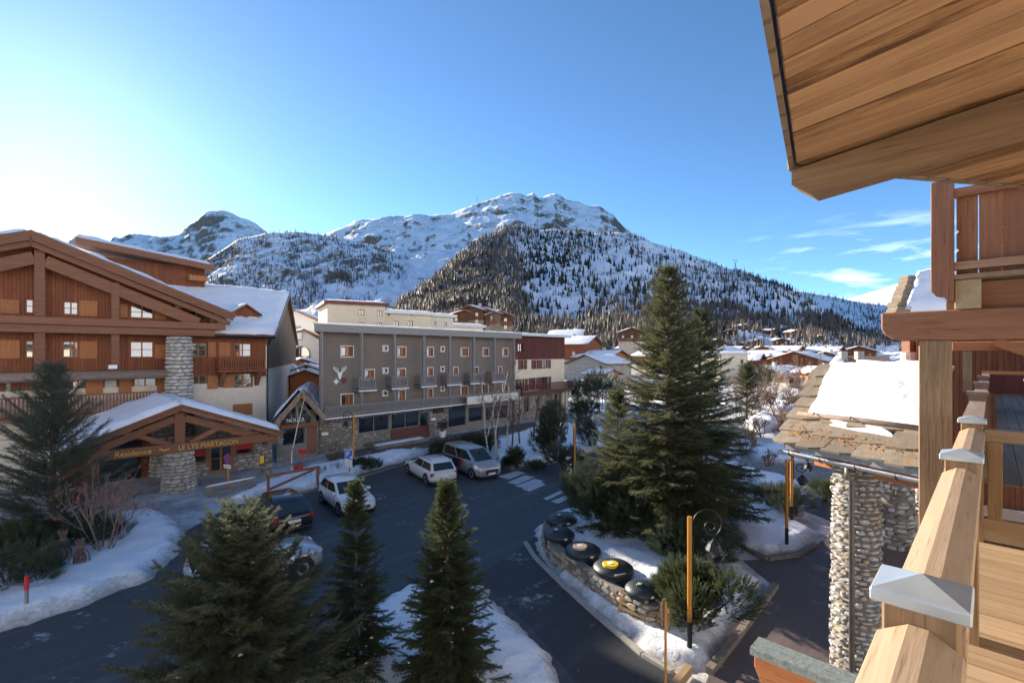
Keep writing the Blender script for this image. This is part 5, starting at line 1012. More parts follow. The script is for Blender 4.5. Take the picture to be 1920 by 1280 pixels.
# ------------------------------------------------------------------ stone pillars and the slab roof beside the balcony
EL = Vector((6.3, 11.0, 6.0)); ED = Vector((.356, -.934, 0)); RL = Vector((8.78, 13.5, 7.62)); SV = RL-EL; RN = ED.cross(SV).normalized(); RN = RN if RN.z > 0 else -RN
def roofpt(px, py):
    r = Vector(((px-CX)/FPX, 1, (HY-py)/FPX)); c = Vector((0, 0, CAMZ)); return c+r*((EL-c).dot(RN)/r.dot(RN))
def porch():
    T = thing('porch_roof', 'porch roof of lichen spotted stone slabs under thick sunlit snow', 'roof'); LEN = 2.85
    def RP(u, v, n=0.0): return EL+ED*u+SV*v+RN*n
    rnd = random.Random(4); sl = SV.length
    rot = Matrix((ED, SV.normalized(), RN)).transposed().to_4x4() if ED.cross(SV).z > 0 else Matrix((ED, SV.normalized(), RN)).transposed().to_4x4()
    tm = []
    for k in range(8):
        r = random.Random(k); pts = [(-.5+r.uniform(-.04, .04), -.5+r.uniform(-.03, .05)), (0+r.uniform(-.1, .1), -.55+r.uniform(-.03, .03)), (.5+r.uniform(-.04, .04), -.5+r.uniform(-.03, .05)), (.52, .1+r.uniform(-.1, .1)), (.5, .5), (-.5, .5), (-.53, r.uniform(-.1, .1))]
        m = MB(); m.prism(pts, -.5, .5); tm.append(m.mesh('roof_slab', MT['slate'], bevel=.02))
    rows = 7
    for j in range(rows):
        v = (j+.35)/rows; u = -.12+rnd.uniform(-.05, .05)
        while u < LEN:
            w = min(rnd.uniform(.55, 1.05), LEN-u+.02); o = link('roof_slab', rnd.choice(tm), T); p = RP(u+w/2, v, .05+rnd.uniform(0, .03))
            M4 = rot.copy(); M4.translation = p; o.matrix_world = M4 @ Matrix.Rotation(rnd.uniform(-.05, .05), 4, 'Z') @ Matrix.Rotation(-.07, 4, 'X') @ Matrix.Diagonal((w*1.04, sl/rows*1.5, .055, 1)); u += w
    m = MB(); q = [RP(-.02, .02), RP(LEN, .02), RP(LEN, 1), RP(-.02, 1)]; m.slab(q, .10); m.build('roof_deck', m_orange_y, T)
    q2 = [RP(-.02, 1), RP(1.5, 1), RP(1.5, 1)+Vector((1.2, .5, -.6)), RP(-.02, 1)+Vector((1.2, .5, -.6))]; m = MB(); m.slab([p+Vector((0, 0, .06)) for p in q2], .12); m.build('far_slope', MT['slate'], T)
    a, b, c, d = roofpt(1514, 788), RP(LEN, .28), RP(LEN, 1.0), roofpt(1556, 694)
    snow_patch('roof_snow', [a, b, c, d], .34, T, 60, 40, 91, rag=.16, under=.02, rnd_=7); snow_patch('roof_snow', [q2[0]+ED*.9, q2[1], q2[2], q2[3]], .2, T, 20, 12, 92, under=.08)
    snow_patch('roof_snow', [roofpt(1550, 806), roofpt(1690, 832), roofpt(1660, 812), roofpt(1545, 792)], .10, T, 26, 10, 93, rag=.12, under=.07, rnd_=4)
    g = roofpt(1500, 786)+RN*.16; h = RP(LEN, .26, .16); m = MB(); m.tube([g, g+(h-g)*.5+Vector((0, 0, .02)), h], .055, 10); m.build('snow_guard_log', MT['grey_log'], T, smooth=True)
    for f in (.16, .46): p = g+(h-g)*f; m = MB(); m.tube([p-RN*.1, p+RN*.09, p+RN*.09-SV.normalized()*.12], .012, 5); m.build('log_bracket', MT['black_metal'], T)
    # lichen crusts along the eave
    mb = MB(); r = random.Random(8)
    for k in range(330):
        u = r.choice([r.uniform(.4, 1.1), r.uniform(1.2, 1.7), r.uniform(1.75, 2.6), r.uniform(-.05, .4)]); v = r.uniform(.0, .13) if k % 4 else r.uniform(.05, .75); u = u if k % 4 else r.uniform(-.05, .3)
        p = RP(u, v, .125); s_ = r.uniform(.008, .03); n = 6; vs = [p+ED*(s_*math.cos(t)*r.uniform(.5, 1.2))+SV.normalized()*(s_*math.sin(t)*r.uniform(.5, 1.2)) for t in np.linspace(0, 6.28, n, endpoint=False)]+[p+RN*.006]; mb.add(vs, [(i, (i+1) % n, n) for i in range(n)])
    tag(mb.build('lichen', MT['lichen'], T), kind='stuff')
    # zinc fascia, gutter, pipe, eave timbers
    n_ = Vector((-ED.y, ED.x, 0))*-1.0; n_ = n_ if n_.dot(Vector((-1, -.4, 0))) > 0 else -n_
    m = MB(); m.bar(EL+n_*.05+Vector((0, 0, -.08)), EL+ED*LEN+n_*.05+Vector((0, 0, -.08)), .02, .2); m.build('fascia', MT['zinc'], T)
    m = MB(); A = EL+n_*.14+Vector((0, 0, -.22))-ED*.08; B = A+ED*(LEN+.1); pr = [(.075*math.cos(t), .075*math.sin(t)) for t in np.linspace(math.pi, 2*math.pi, 8)]
    vs = [P+n_*x+Vector((0, 0, z)) for P in (A, B) for x, z in pr]; m.add(vs, [(i, i+1, 8+i+1, 8+i) for i in range(7)]+[tuple(range(8))]); m.build('gutter', MT['zinc'], T)
    for k in range(4): p = A+ED*(.3+k*.72); m = MB(); m.tube([p+n_*x*1.1+Vector((0, 0, z*1.15)) for x, z in pr[::2]]+[p+n_*.085+Vector((0, 0, .03))], .008, 5); m.build('gutter_bracket', MT['black_metal'], T)
    pc = at(1605, 700, 10.0); cx, cy = pc.x, pc.y
    d0 = at(1597, 850, 9.62); top = A+ED*((d0-A).dot(ED)); m = MB(); m.tube([top+Vector((0, 0, -.05)), top+Vector((0, 0, -.25)), Vector((d0.x, d0.y, 5.45)), Vector((d0.x, d0.y, .0))], .05, 10); m.build('downpipe', M_noise('brown_zinc', (.16, .14, .12), (.22, .19, .17), 6, .45, .1, metallic=.5), T, smooth=True)
    for f, nm in ((.25, 'eave_beam'), (.9, 'wall_beam')):
        m = MB(); a = EL+ED*.4+Vector((.2+f, .1+f*.4, -.45+f*.3)); m.bar(a, a+ED*LEN, .22, .26); m.build(nm, m_orange_y, T)
    for u in (.2, 1.5, 2.8): m = MB(); a = RP(u, .0)+Vector((0, 0, -.2)); m.bar(a, RP(u, .9)+Vector((0, 0, -.25)), .12, .2); m.build('rafter', m_orange_y, T)
    P = thing('stone_pillar', 'tall round stone pillar with downpipe under the porch roof eave', 'pillar', (cx, cy, 0)); round_pillar(P, (0, 0), -.02, 5.66, .455, .40, ['stone_w', 'stone', 'stone_w', 'stone_y'], 21, facing=math.atan2(-cy, -cx), span=math.pi*1.12, sw=(.12, .27), sh=(.07, .135), name='pillar_core')
    for i, (px, Y, zb, r_, lab) in enumerate([(1677, 16.0, 1.6, .53, 'second round stone pillar standing on the terrace behind the downpipe pillar'), (1745, 19.0, 1.6, .53, 'far stone pillar half hidden by the grey timber post')]):
        c = at(px, 700, Y); P = thing('stone_pillar', lab, 'pillar', (c.x, c.y, 0)); round_pillar(P, (0, 0), zb-.02, 6.6, r_, r_*.95, ['stone', 'stone_w', 'stone_b'], 22+i, facing=math.atan2(-c.y, -c.x), span=math.pi*1.1, sw=(.18, .42), sh=(.10, .2), name='pillar_core', join=i == 1)
    c = at(1700, 700, 17.5); m = MB(); m.box(-2.6, 9, -8, .9, -.03, 1.6); tag(m.build('terrace', MT['asphalt_red'], None, loc=(c.x, c.y, 0), rz=R(45)), 'low brown terrace carrying the stone pillars', 'terrace')
porch()
def far_roof():
    T = thing('snowy_roof', 'neighbouring roof with layered slab verge and thick snow behind the corner post', 'roof'); Y0, Y1 = 22.0, 27.0
    a, b, c, d = at(1676, 590, Y0), at(1702, 519, Y1), at(1830, 498, Y1+3), at(1830, 590, Y0+1.5)
    m = MB(); m.slab([a, d, c, b], .3); m.build('roof_deck', MT['beam'], T); snow_patch('roof_snow', [a+(d-a)*.09, d, c, b+(c-b)*.1], .35, T, 20, 20, 95, rag=.2)
    rnd = random.Random(3)
    for k in range(18):
        p = a+(b-a)*((k+.3)/18); m = MB(); m.box(-.32+rnd.uniform(-.06, .06), .45, -.25, .25, -.07, .03+rnd.uniform(0, .03)); m.build('roof_slab', MT['slate'], T, loc=p+Vector((.1, 0, .05)), rz=R(10))
    w = MB(); w.box(.8, 4.5, .4, 4, 0, 9.2); w.build('wall', MT['chalet'], T, loc=(a.x, a.y, 0), rz=R(-40))
    c = at(1707, 690, 24); m = MB(); m.lathe([(.42, 4.5), (.40, 8.05)], 14, (c.x, c.y, 0)); m.build('chimney', MT['stone_w'], T); m = MB(); m.box(c.x-.2, c.x+.3, c.y-.2, c.y+.3, 8.05, 8.6); m.build('chimney_post', MT['beam'], T)
    S = thing('slate_roof_house', 'house with brown tiled roof and chimneys behind the snowy porch roof', 'house'); Y = 55
    a, b, c, d = at(1540, 693, Y-6), at(1568, 666, Y), at(1668, 668, Y), at(1672, 693, Y-6)
    m = MB(); m.slab([a, d, c, b], .3); m.build('roof', M_noise('tile_roof', (.25, .17, .11), (.16, .11, .075), 12, .9, .6, .1), S); m = MB(); m.box(.6, 5.5, .5, 5, 0, a.z-.3); m.build('wall', MT['chalet'], S, loc=(a.x, a.y, 0), rz=R(-33))
    snow_patch('roof_snow', [a+(d-a)*.05, a+(d-a)*.35, b+(c-b)*.12, b], .2, S, 8, 8, 97)
    for px in (1580, 1611): e = at(px, 672, Y-2); m = MB(); m.box(e.x-.35, e.x+.35, e.y-.3, e.y+.3, e.z-1.2, e.z+.8); m.build('chimney', MT['stone'], S)
far_roof()
# ------------------------------------------------------------------ vehicles
CARP = {}
def paint(name, c, rough=.25, met=.3): 
    if name not in CARP: CARP[name] = M_plain(name, c, rough, met, .5, .6)
    return CARP[name]
MT['tyre'] = M_plain('tyre', (.02, .02, .02), .85); MT['rim'] = M_plain('rim', (.35, .36, .37), .35, .7); MT['car_glass'] = M_plain('car_glass', (.015, .02, .022), .05, 0, .8); MT['tail'] = M_plain('tail_light', (.42, .015, .02), .25); MT['head'] = M_plain('head_light', (.6, .62, .64), .12, .2)
MT['trim'] = M_plain('black_trim', (.02, .02, .022), .6)
def car(name, label, loc, heading, L, W, H, pt, belt=.92, sill=.24, hood=.72, cab=(-.46, .22), roof=(-.36, .04), wheelbase=.64, wr=.33, group=None, cat='car', rails=False, hoodz=.78, panes=3, snow_roof=False):
    T = thing(name, label, cat, (loc[0], loc[1], 0.002), R(heading), group); hw = W/2
    # hull lofted along x: (x, bottom, top, half width)
    st = [(-.5, sill+.16, belt*.80, .80), (-.485, sill+.04, belt*.93, .92), (-.44, sill, belt, .975), (-.25, sill-.03, belt+.01, 1.0), (0, sill-.03, belt, 1.0), (cab[1]-.02, sill-.03, belt-.01, .995), (cab[1]+.04, sill-.03, belt-.05, .985), (.38, sill-.01, hoodz+.02, .96), (.455, sill, hoodz*.96, .90), (.488, sill+.03, hoodz*.86, .80), (.5, sill+.10, hoodz*.70, .70)]
    m = MB(); n = 10
    for x, b, t, w in st:
        ww = hw*w; mid = b+(t-b)*.55
        m.v += [(x*L, -ww*.90, b), (x*L, -ww, b+(t-b)*.25), (x*L, -ww, mid), (x*L, -ww*.965, t-.05), (x*L, -ww*.88, t), (x*L, ww*.88, t), (x*L, ww*.965, t-.05), (x*L, ww, mid), (x*L, ww, b+(t-b)*.25), (x*L, ww*.90, b)]
    for i in range(len(st)-1):
        for k in range(n): m.f.append((i*n+k, i*n+(k+1) % n, (i+1)*n+(k+1) % n, (i+1)*n+k))
    m.f += [tuple(range(n)), tuple(range((len(st)-1)*n, len(st)*n))[::-1]]; body = m.build('body', pt, T, smooth=False, bevel=0)
    for p in body.data.polygons: p.use_smooth = True
    # cabin
    zb, zr = belt-.03, H; bw, rw = hw*.90, hw*.70
    x0, x1, r0, r1 = cab[0]*L, cab[1]*L, roof[0]*L, roof[1]*L
    ring = lambda xa, xb, w, z: [(xa, -w, z), (xb, -w, z), (xb, w, z), (xa, w, z)]
    m = MB(); xm0, xm1 = r0+(x0-r0)*.12, r1+(x1-r1)*.10
    rings = [[(x0, -bw, zb), ((x0+x1)/2, -bw*1.01, zb), (x1, -bw*.93, zb), (x1, bw*.93, zb), ((x0+x1)/2, bw*1.01, zb), (x0, bw, zb)], [(xm0, -rw*1.05, zr-.09), ((r0+r1)/2, -rw*1.10, zr-.07), (xm1, -rw*1.03, zr-.09), (xm1, rw*1.03, zr-.09), ((r0+r1)/2, rw*1.10, zr-.07), (xm0, rw*1.05, zr-.09)], [(r0, -rw*.9, zr-.02), ((r0+r1)/2, -rw*.95, zr+.01), (r1, -rw*.88, zr-.025), (r1, rw*.88, zr-.025), ((r0+r1)/2, rw*.95, zr+.01), (r0, rw*.9, zr-.02)]]
    m.v = [v for r in rings for v in r]; m.f = [(i*6+k, i*6+(k+1) % 6, (i+1)*6+(k+1) % 6, (i+1)*6+k) for i in range(2) for k in range(6)]+[(12, 13, 14, 15, 16, 17)]
    cb = m.build('cabin', pt, T)
    for p in cb.data.polygons: p.use_smooth = True
    A, B = rings[0], rings[1]
    def pane(name, a, b, c, d, f0, f1, g0, g1):     # bilinear patch on a cabin face: a,b bottom; d,c top
        a, b, c, d = map(Vector, (a, b, c, d)); P = lambda u, v: (a*(1-u)+b*u)*(1-v)+(d*(1-u)+c*u)*v
        q = [P(f0, g0), P(f1, g0), P(f1, g1), P(f0, g1)]; nn = (q[1]-q[0]).cross(q[3]-q[0]).normalized(); ce = sum(q, Vector())/4
        if nn.dot(ce-Vector(((x0+x1)/2, 0, zb))) < 0: nn = -nn
        m = MB(); m.add([v+nn*.012 for v in q]+[v-nn*.01 for v in q], [(0, 1, 2, 3), (0, 4, 5, 1), (1, 5, 6, 2), (2, 6, 7, 3), (3, 7, 4, 0)]); return m.build(name, MT['car_glass'], T)
    pane('windscreen', A[2], A[3], B[3], B[2], .06, .94, .06, .97); pane('rear_window', A[5], A[0], B[0], B[5], .08, .92, .12, .92)
    for i, j in ((0, 1), (1, 2)): pane('side_window', A[i], A[j], B[j], B[i], .10 if i == 0 else .03, .97 if i == 0 else .86, .10, .92)
    for i, j in ((4, 5), (3, 4)): pane('side_window', A[i], A[j], B[j], B[i], .03 if i == 4 else .14, .90 if i == 4 else .97, .10, .92)
    # wheels
    for sx in (-1, 1):
        for sy in (-1, 1):
            c = (sx*wheelbase/2*L-.01*L, sy*(hw-.11), wr)
            def ring_y(prof, nm, mat, par, seg=18):
                m = MB(); m.v = [(c[0]+r*math.cos(2*math.pi*k/seg), c[1]+sy*y, c[2]+r*math.sin(2*math.pi*k/seg)) for r, y in prof for k in range(seg)]
                m.f = [(i*seg+k, i*seg+(k+1) % seg, (i+1)*seg+(k+1) % seg, (i+1)*seg+k) for i in range(len(prof)-1) for k in range(seg)]+[tuple(range(seg)), tuple(range((len(prof)-1)*seg, len(prof)*seg))]; return m.build(nm, mat, par)
            ring_y([(wr+.065, -.1), (wr+.065, .113)], 'wheel_arch', MT['trim'], T); w = ring_y([(wr*.6, -.11), (wr, -.10), (wr, .10), (wr*.93, .12), (wr*.66, .122)], 'wheel', MT['tyre'], T); ring_y([(wr*.66, .12), (wr*.60, .126), (wr*.15, .118)], 'rim', MT['rim'], w, 10)
    for sy in (-1, 1):
        m = MB(); m.box(.468*L, .492*L, sy*hw*.62-.16, sy*hw*.62+.16, hoodz*.74, hoodz*.90); m.build('headlight', MT['head'], T, bevel=.02)
        m = MB(); m.box(-.497*L, -.455*L, sy*hw*.80-.13, sy*hw*.80+.13, belt*.68, belt*.88); m.build('tail_light', MT['tail'], T, bevel=.02)
        m = MB(); m.box(x1-.25, x1-.08, sy*(hw+.02)-.09, sy*(hw+.02)+.09, belt-.01, belt+.12); m.build('mirror', pt, T, bevel=.02)
        if rails: m = MB(); m.tube([(r0+.1, sy*rw*.95, zr-.02), (r0+.25, sy*rw*.95, zr+.05), (r1-.25, sy*rw*.95, zr+.05), (r1-.1, sy*rw*.95, zr-.02)], .02, 6); m.build('roof_rail', MT['zinc'], T)
    m = MB(); m.box(.478*L, .503*L, -hw*.5, hw*.5, sill+.16, hoodz*.68); m.build('grille', MT['trim'], T); m = MB(); m.box(.497*L, .507*L, -.26, .26, sill+.12, sill+.23); m.build('number_plate', MT['white_p'], T)
    m = MB(); m.box(-.508*L, -.49*L, -.26, .26, sill+.28, sill+.40); m.build('number_plate', MT['white_p'], T); m = MB(); m.box(-.492*L, .46*L, -hw*.86, hw*.86, sill-.06, sill+.05); m.build('underbody', MT['trim'], T)
    for sy in (-1, 1):
        for fx in (.02, cab[1]-.03): m = MB(); m.box(fx*L-.006, fx*L+.006, sy*(hw+.004)-.004, sy*(hw+.004)+.004, sill+.12, belt-.12); m.build('door_seam', MT['trim'], T)
        m = MB(); m.box(.05*L-.32, .05*L-.14, sy*(hw+.006)-.012, sy*(hw+.006)+.012, belt-.2, belt-.165); m.build('door_handle', pt, T)
    if snow_roof: snow_patch('roof_frost', [(r0, -rw*.85, zr), (r1, -rw*.85, zr), (r1, rw*.85, zr), (r0, rw*.85, zr)], .05, T, 10, 8, 3, rag=.05)
    return T
white = paint('white_car_paint', (.62, .63, .64), .3, .0); silver = paint('silver_car_paint', (.42, .44, .46), .3, .35); black = paint('black_car_paint', (.02, .022, .024), .2, .2); greyv = paint('grey_van_paint', (.33, .35, .37), .3, .4)
car('parked_car', 'white three door hatchback parked nose out facing the road', (-8.65, 25.1), -51, 4.05, 1.78, 1.44, white, cab=(-.47, .20), roof=(-.36, .0), wr=.32)
car('parked_car', 'black estate car parked with red tail lights towards the road', (-11.2, 23.0), 132, 4.75, 1.80, 1.47, black, cab=(-.49, .20), roof=(-.42, .02), belt=.90)
car('parked_car', 'pale silver sport utility car with roof rails behind the big spruce', (-9.0, 16.9), 40, 4.15, 1.84, 1.62, silver, cab=(-.48, .20), roof=(-.38, .03), belt=1.02, rails=True, hoodz=.95, wr=.36)
car('parked_car', 'white silver estate car parked beside the passenger van', (-5.35, 31.0), 123, 4.7, 1.84, 1.44, white, cab=(-.49, .20), roof=(-.40, .02), belt=.90, rails=True)
van = car('parked_van', 'silver passenger van with black and red side wrap', (-2.75, 32.2), -52, 4.8, 1.86, 1.80, greyv, belt=1.08, hoodz=.98, cab=(-.495, .34), roof=(-.47, .10), wheelbase=.63, wr=.34, cat='van')
for s in (-1, 1):
    m = MB(); q = [(-2.3, .55), (-.2, .55), (.55, 1.18), (-.05, 1.18), (-.1, 1.75), (-2.38, 1.75)]; y = lambda z: s*(.985 if z < 1.15 else .985-(z-1.1)*.42)
    P = [(-2.3, .5), (-.25, .5), (.30, 1.10), (-2.3, 1.10)]; m.add([(x, y(z), z) for x, z in P], [(0, 1, 2, 3)]); m.build('black_wrap', MT['trim'], van)
    m = MB(); m.add([(x, s*.99, z) for x, z in [(-.25, .5), (.02, .5), (.58, 1.10), (.30, 1.10)]], [(0, 1, 2, 3)]); m.build('red_stripe', MT['red'], van)
    for k, x in enumerate((-1.95, -1.45, -.95)): m = MB(); m.box(x-.14, x+.14, s*.988-.004, s*.988+.004, .72, .94) if k % 2 == 0 else m.box(x-.08, x+.2, s*.988-.004, s*.988+.004, .80, .94); m.build('wrap_print', MT['white_p'], van)
car('parked_car', 'red van parked in the snowy car park by the stone barn', tuple(at(1116, 728, 112)[:2]), 100, 4.6, 1.9, 1.9, paint('red_car_paint', (.42, .03, .03)), belt=1.1, hoodz=1.0, cab=(-.49, .34), roof=(-.47, .15))
car('parked_car', 'white van parked next to the red van by the stone barn', tuple(at(1095, 728, 112)[:2]), 95, 4.6, 1.9, 1.9, white, belt=1.1, hoodz=1.0, cab=(-.49, .34), roof=(-.47, .15))
car('parked_car', 'dark blue car parked in front of the two vans', tuple(at(1106, 736, 102)[:2]), 20, 4.3, 1.8, 1.45, paint('blue_car_paint', (.03, .06, .14)))
car('parked_car', 'snow covered silver car parked beyond the garden shrubs', tuple(at(1492, 762, 73)[:2]), 15, 4.5, 1.85, 1.5, silver, snow_roof=True)
# ------------------------------------------------------------------ posts, lamps, signs
def lamp_post(label, px, pyb, pyt, side, scroll=1.0, black=.9, banner=False, z=0.0, group='orange lamp posts', Y=None):
    b = G(px, pyb, z) if Y is None else at(px, pyb, Y); b.z = z; h = at(px, pyt, b.y).z-z; T = thing('lamp_post', label, 'lamp post', b, 0, group)
    m = MB(); m.tube([(0, 0, black), (0, 0, h)], .062, 10); m.build('pole', MT['orange_wood'], T, smooth=False); m = MB(); m.tube([(0, 0, -.1), (0, 0, black-.002)], .068, 10); m.build('pole_foot', MT['black_metal'], T)
    r = .38*scroll; c = Vector((side*(.09+r), 0, h-.15-r*.1)); pts = [(side*.09, 0, h-1.5), (side*.09, 0, c.z)]
    for a in np.linspace(math.pi, -math.pi*.35, 16): pts.append((c.x+side*r*math.cos(a), 0, c.z+r*math.sin(a)))
    a0 = -math.pi*.35; e = Vector(pts[-1]); 
    for k in range(1, 18): a = a0-k*.42; rr = r*(1-k*.038)*.55; pts.append((c.x+side*(r*.25+rr*math.cos(a)), 0, c.z-r*.25+rr*math.sin(a)))
    m = MB(); m.tube(pts, .02, 6); br = m.build('scroll_bracket', MT['black_metal'], T, smooth=True)
    for zz in (h-1.35, h-.7): q = MB(); q.box(min(0, side*.11), max(0, side*.11), -.02, .02, zz-.02, zz+.02); q.build('clamp', MT['black_metal'], T)
    lx = c.x+side*r*.45; lz = c.z-r*.95; m = MB(); m.lathe([(.02, lz-.02), (.03, lz-.06), (.14, lz-.16), (.22, lz-.32), (.19, lz-.33)], 10, (lx, 0, 0)); lt = m.build('lantern', MT['black_metal'], T); m = MB(); m.lathe([(.12, lz-.47), (.16, lz-.38), (.18, lz-.332)], 10, (lx, 0, 0)); m.build('lamp_glass', MT['glass'], lt)
    if banner: m = MB(); m.box(-side*0-.55 if side < 0 else -.55, -.10, -.015, .015, h-3.05, h-1.75); q = m.build('banner', MT['black_metal'], T); 
    if banner:
        for k, (x, zz, w, hh) in enumerate([(-.40, h-2.9, .18, .25), (-.28, h-2.75, .12, .35), (-.45, h-2.55, .15, .12), (-.33, h-2.3, .16, .1)]): n = MB(); n.prism([(x, zz), (x+w, zz+.04), (x+w*.7, zz+hh), (x+w*.2, zz+hh*.8)], -.022, -.016, 'y'); n.build('banner_print', MT['white_p'], q)
        for k in range(3): n = MB(); n.box(-.5, -.2-.06*k, -.022, -.016, h-1.85-k*.06, h-1.82-k*.06); n.build('banner_print', MT['white_p'], q)
    return T
lamp_post('orange lamp post with black scroll bracket beside the waste containers', 1293, 1228, 968, 1)
lamp_post('orange lamp post with scroll bracket on the snow by the paved square', 1475, 1030, 862, 1, 1.0)
lamp_post('tall orange lamp post standing behind the paved square lamp post', 1484, 985, 838, 1, 1.25)
lamp_post('orange lamp post with dark banner at the zebra crossing', 1078, 930, 795, -1, 1.0, banner=True)
lamp_post('orange lamp post next to the parking sign', 663, 884, 775, -1, .8)
lamp_post('orange lamp post in front of the distant snowy car park', 1161, 780, 718, -1, .8)
def sign_post(name, label, px, pyb, pyt, build, rz=0, mat='orange_wood', r=.05, Y=None, cat='sign'):
    b = G(px, pyb) if Y is None else at(px, pyb, Y); b.z = 0; h = at(px, pyt, b.y).z; T = thing(name, label, cat, b, R(rz)); m = MB(); m.tube([(0, 0, -.1), (0, 0, h)], r, 8); m.build('pole', MT[mat], T); build(T, h); return T
def disc(T, z, r, mat, y, name='sign_plate', x=0): 
    m = MB(); n = 24; m.prism([(x+r*math.cos(2*math.pi*k/n), z+r*math.sin(2*math.pi*k/n)) for k in range(n)], y-.006, y+.006, 'y'); return m.build(name, MT[mat], T)
def p_sign(T, h):
    m = MB(); m.box(-.30, .30, -.075, -.06, h-.62, h); b = m.build('sign_plate', MT['white_p'], T); m = MB(); m.box(-.27, .27, -.085, -.0752, h-.59, h-.03); m.build('blue_field', MT['blue'], b)
    text_on('sign_letter', 'P', .52, MT['white_p'], b, -.05, -.092, h-.31, .004); m = MB(); m.box(.12, .24, -.092, -.0852, h-.55, h-.42); m.build('pictogram', MT['white_p'], b)
    for k in range(2): m = MB(); m.box(-.27, .27, -.075, -.06, h-.88-k*.24, h-.68-k*.24); q = m.build('sub_plate', MT['white_p'], T); m = MB(); m.box(-.2, .2, -.079, -.0752, h-.79-k*.24, h-.76-k*.24); m.build('print_line', MT['steel_grey'], q)
sign_post('parking_sign', 'blue P parking sign with white sub plates on an orange post', 655, 893, 842, p_sign, -18)
def np_sign(T, h):
    b = disc(T, h-.30, .30, 'red', -.07); disc(b, h-.30, .235, 'blue', -.078, 'blue_field'); m = MB(); m.bar((-.18, -.088, h-.12), (.18, -.088, h-.48), .006, .065, (0, -1, 0)) if False else m.prism([(-.19, h-.15), (-.15, h-.11), (.19, h-.45), (.15, h-.49)], -.094, -.086, 'y'); m.build('red_bar', MT['red'], b)
    m = MB(); m.box(-.30, .30, -.075, -.06, h-.86, h-.64); q = m.build('sub_plate', MT['white_p'], T); m = MB(); m.box(-.22, .22, -.079, -.0752, h-.77, h-.73); m.build('print_line', MT['steel_grey'], q)
sign_post('no_parking_sign', 'round blue and red no parking sign before the stone pillared canopy', 428, 914, 850, np_sign, -22)
def red_sign(T, h): m = MB(); m.box(-.28, .28, -.06, -.045, h-.28, h); m.build('sign_plate', MT['red'], T); m = MB(); m.box(-.55, -.12, -.2, .15, 0, .62); m.build('grit_box', MT['red'], T, bevel=.03)
sign_post('hydrant_sign', 'thin red post with red plate and red box in the snow bank', 568, 890, 842, red_sign, -15, 'red', .025)
def snow_pole(T, h): m = MB(); m.tube([(0, 0, h-.42), (0, 0, h+.01)], .056, 10); m.build('red_top', MT['red'], T)
sign_post('snow_pole', 'grey snow marker pole with red top in the roadside bank', 50, 1153, 1079, snow_pole, 0, 'steel_grey', .048, cat='pole')
def back_sign(T, h): 
    disc(T, h-.2, .24, 'grey_log', .05); disc(T, h-.2, .20, 'chalet_side', .062, 'sign_face'); disc(T, h-.55, .09, 'zinc', .05, 'small_plate')
sign_post('round_sign', 'round sign seen from behind on a thin orange post near the pallets', 1248, 1300, 1126, back_sign, 55, 'orange_wood', .03, Y=11.0)
# power line mast on the ridge
def pylon(px, py, rel, h, label):
    v = float(rel.vof(px, py+4)); p = rel.surf(np.array([float(px)]), np.array([min(v, .985)]))[0]; T = thing('pylon', label, 'pylon', p)
    for s in (-1, 1): m = MB(); m.bar((s*h*.12, 0, -3), (0+s*.3, 0, h*.6), .9, .9); m.build('leg', MT['steel_grey'], T)
    m = MB(); m.bar((-h*.2, 0, h), (h*.2, 0, h), .8, .8); m.build('cross_arm', MT['steel_grey'], T)
    for s in (-1, 1): m = MB(); m.bar((0, 0, h*.6), (s*h*.18, 0, h), .8, .8); m.build('fork', MT['steel_grey'], T)
pylon(1379, 503, front, 22, 'lattice power mast on the rocky ridge above the village'); pylon(895, 380, up, 30, 'cable car mast high on the snowy main ridge')

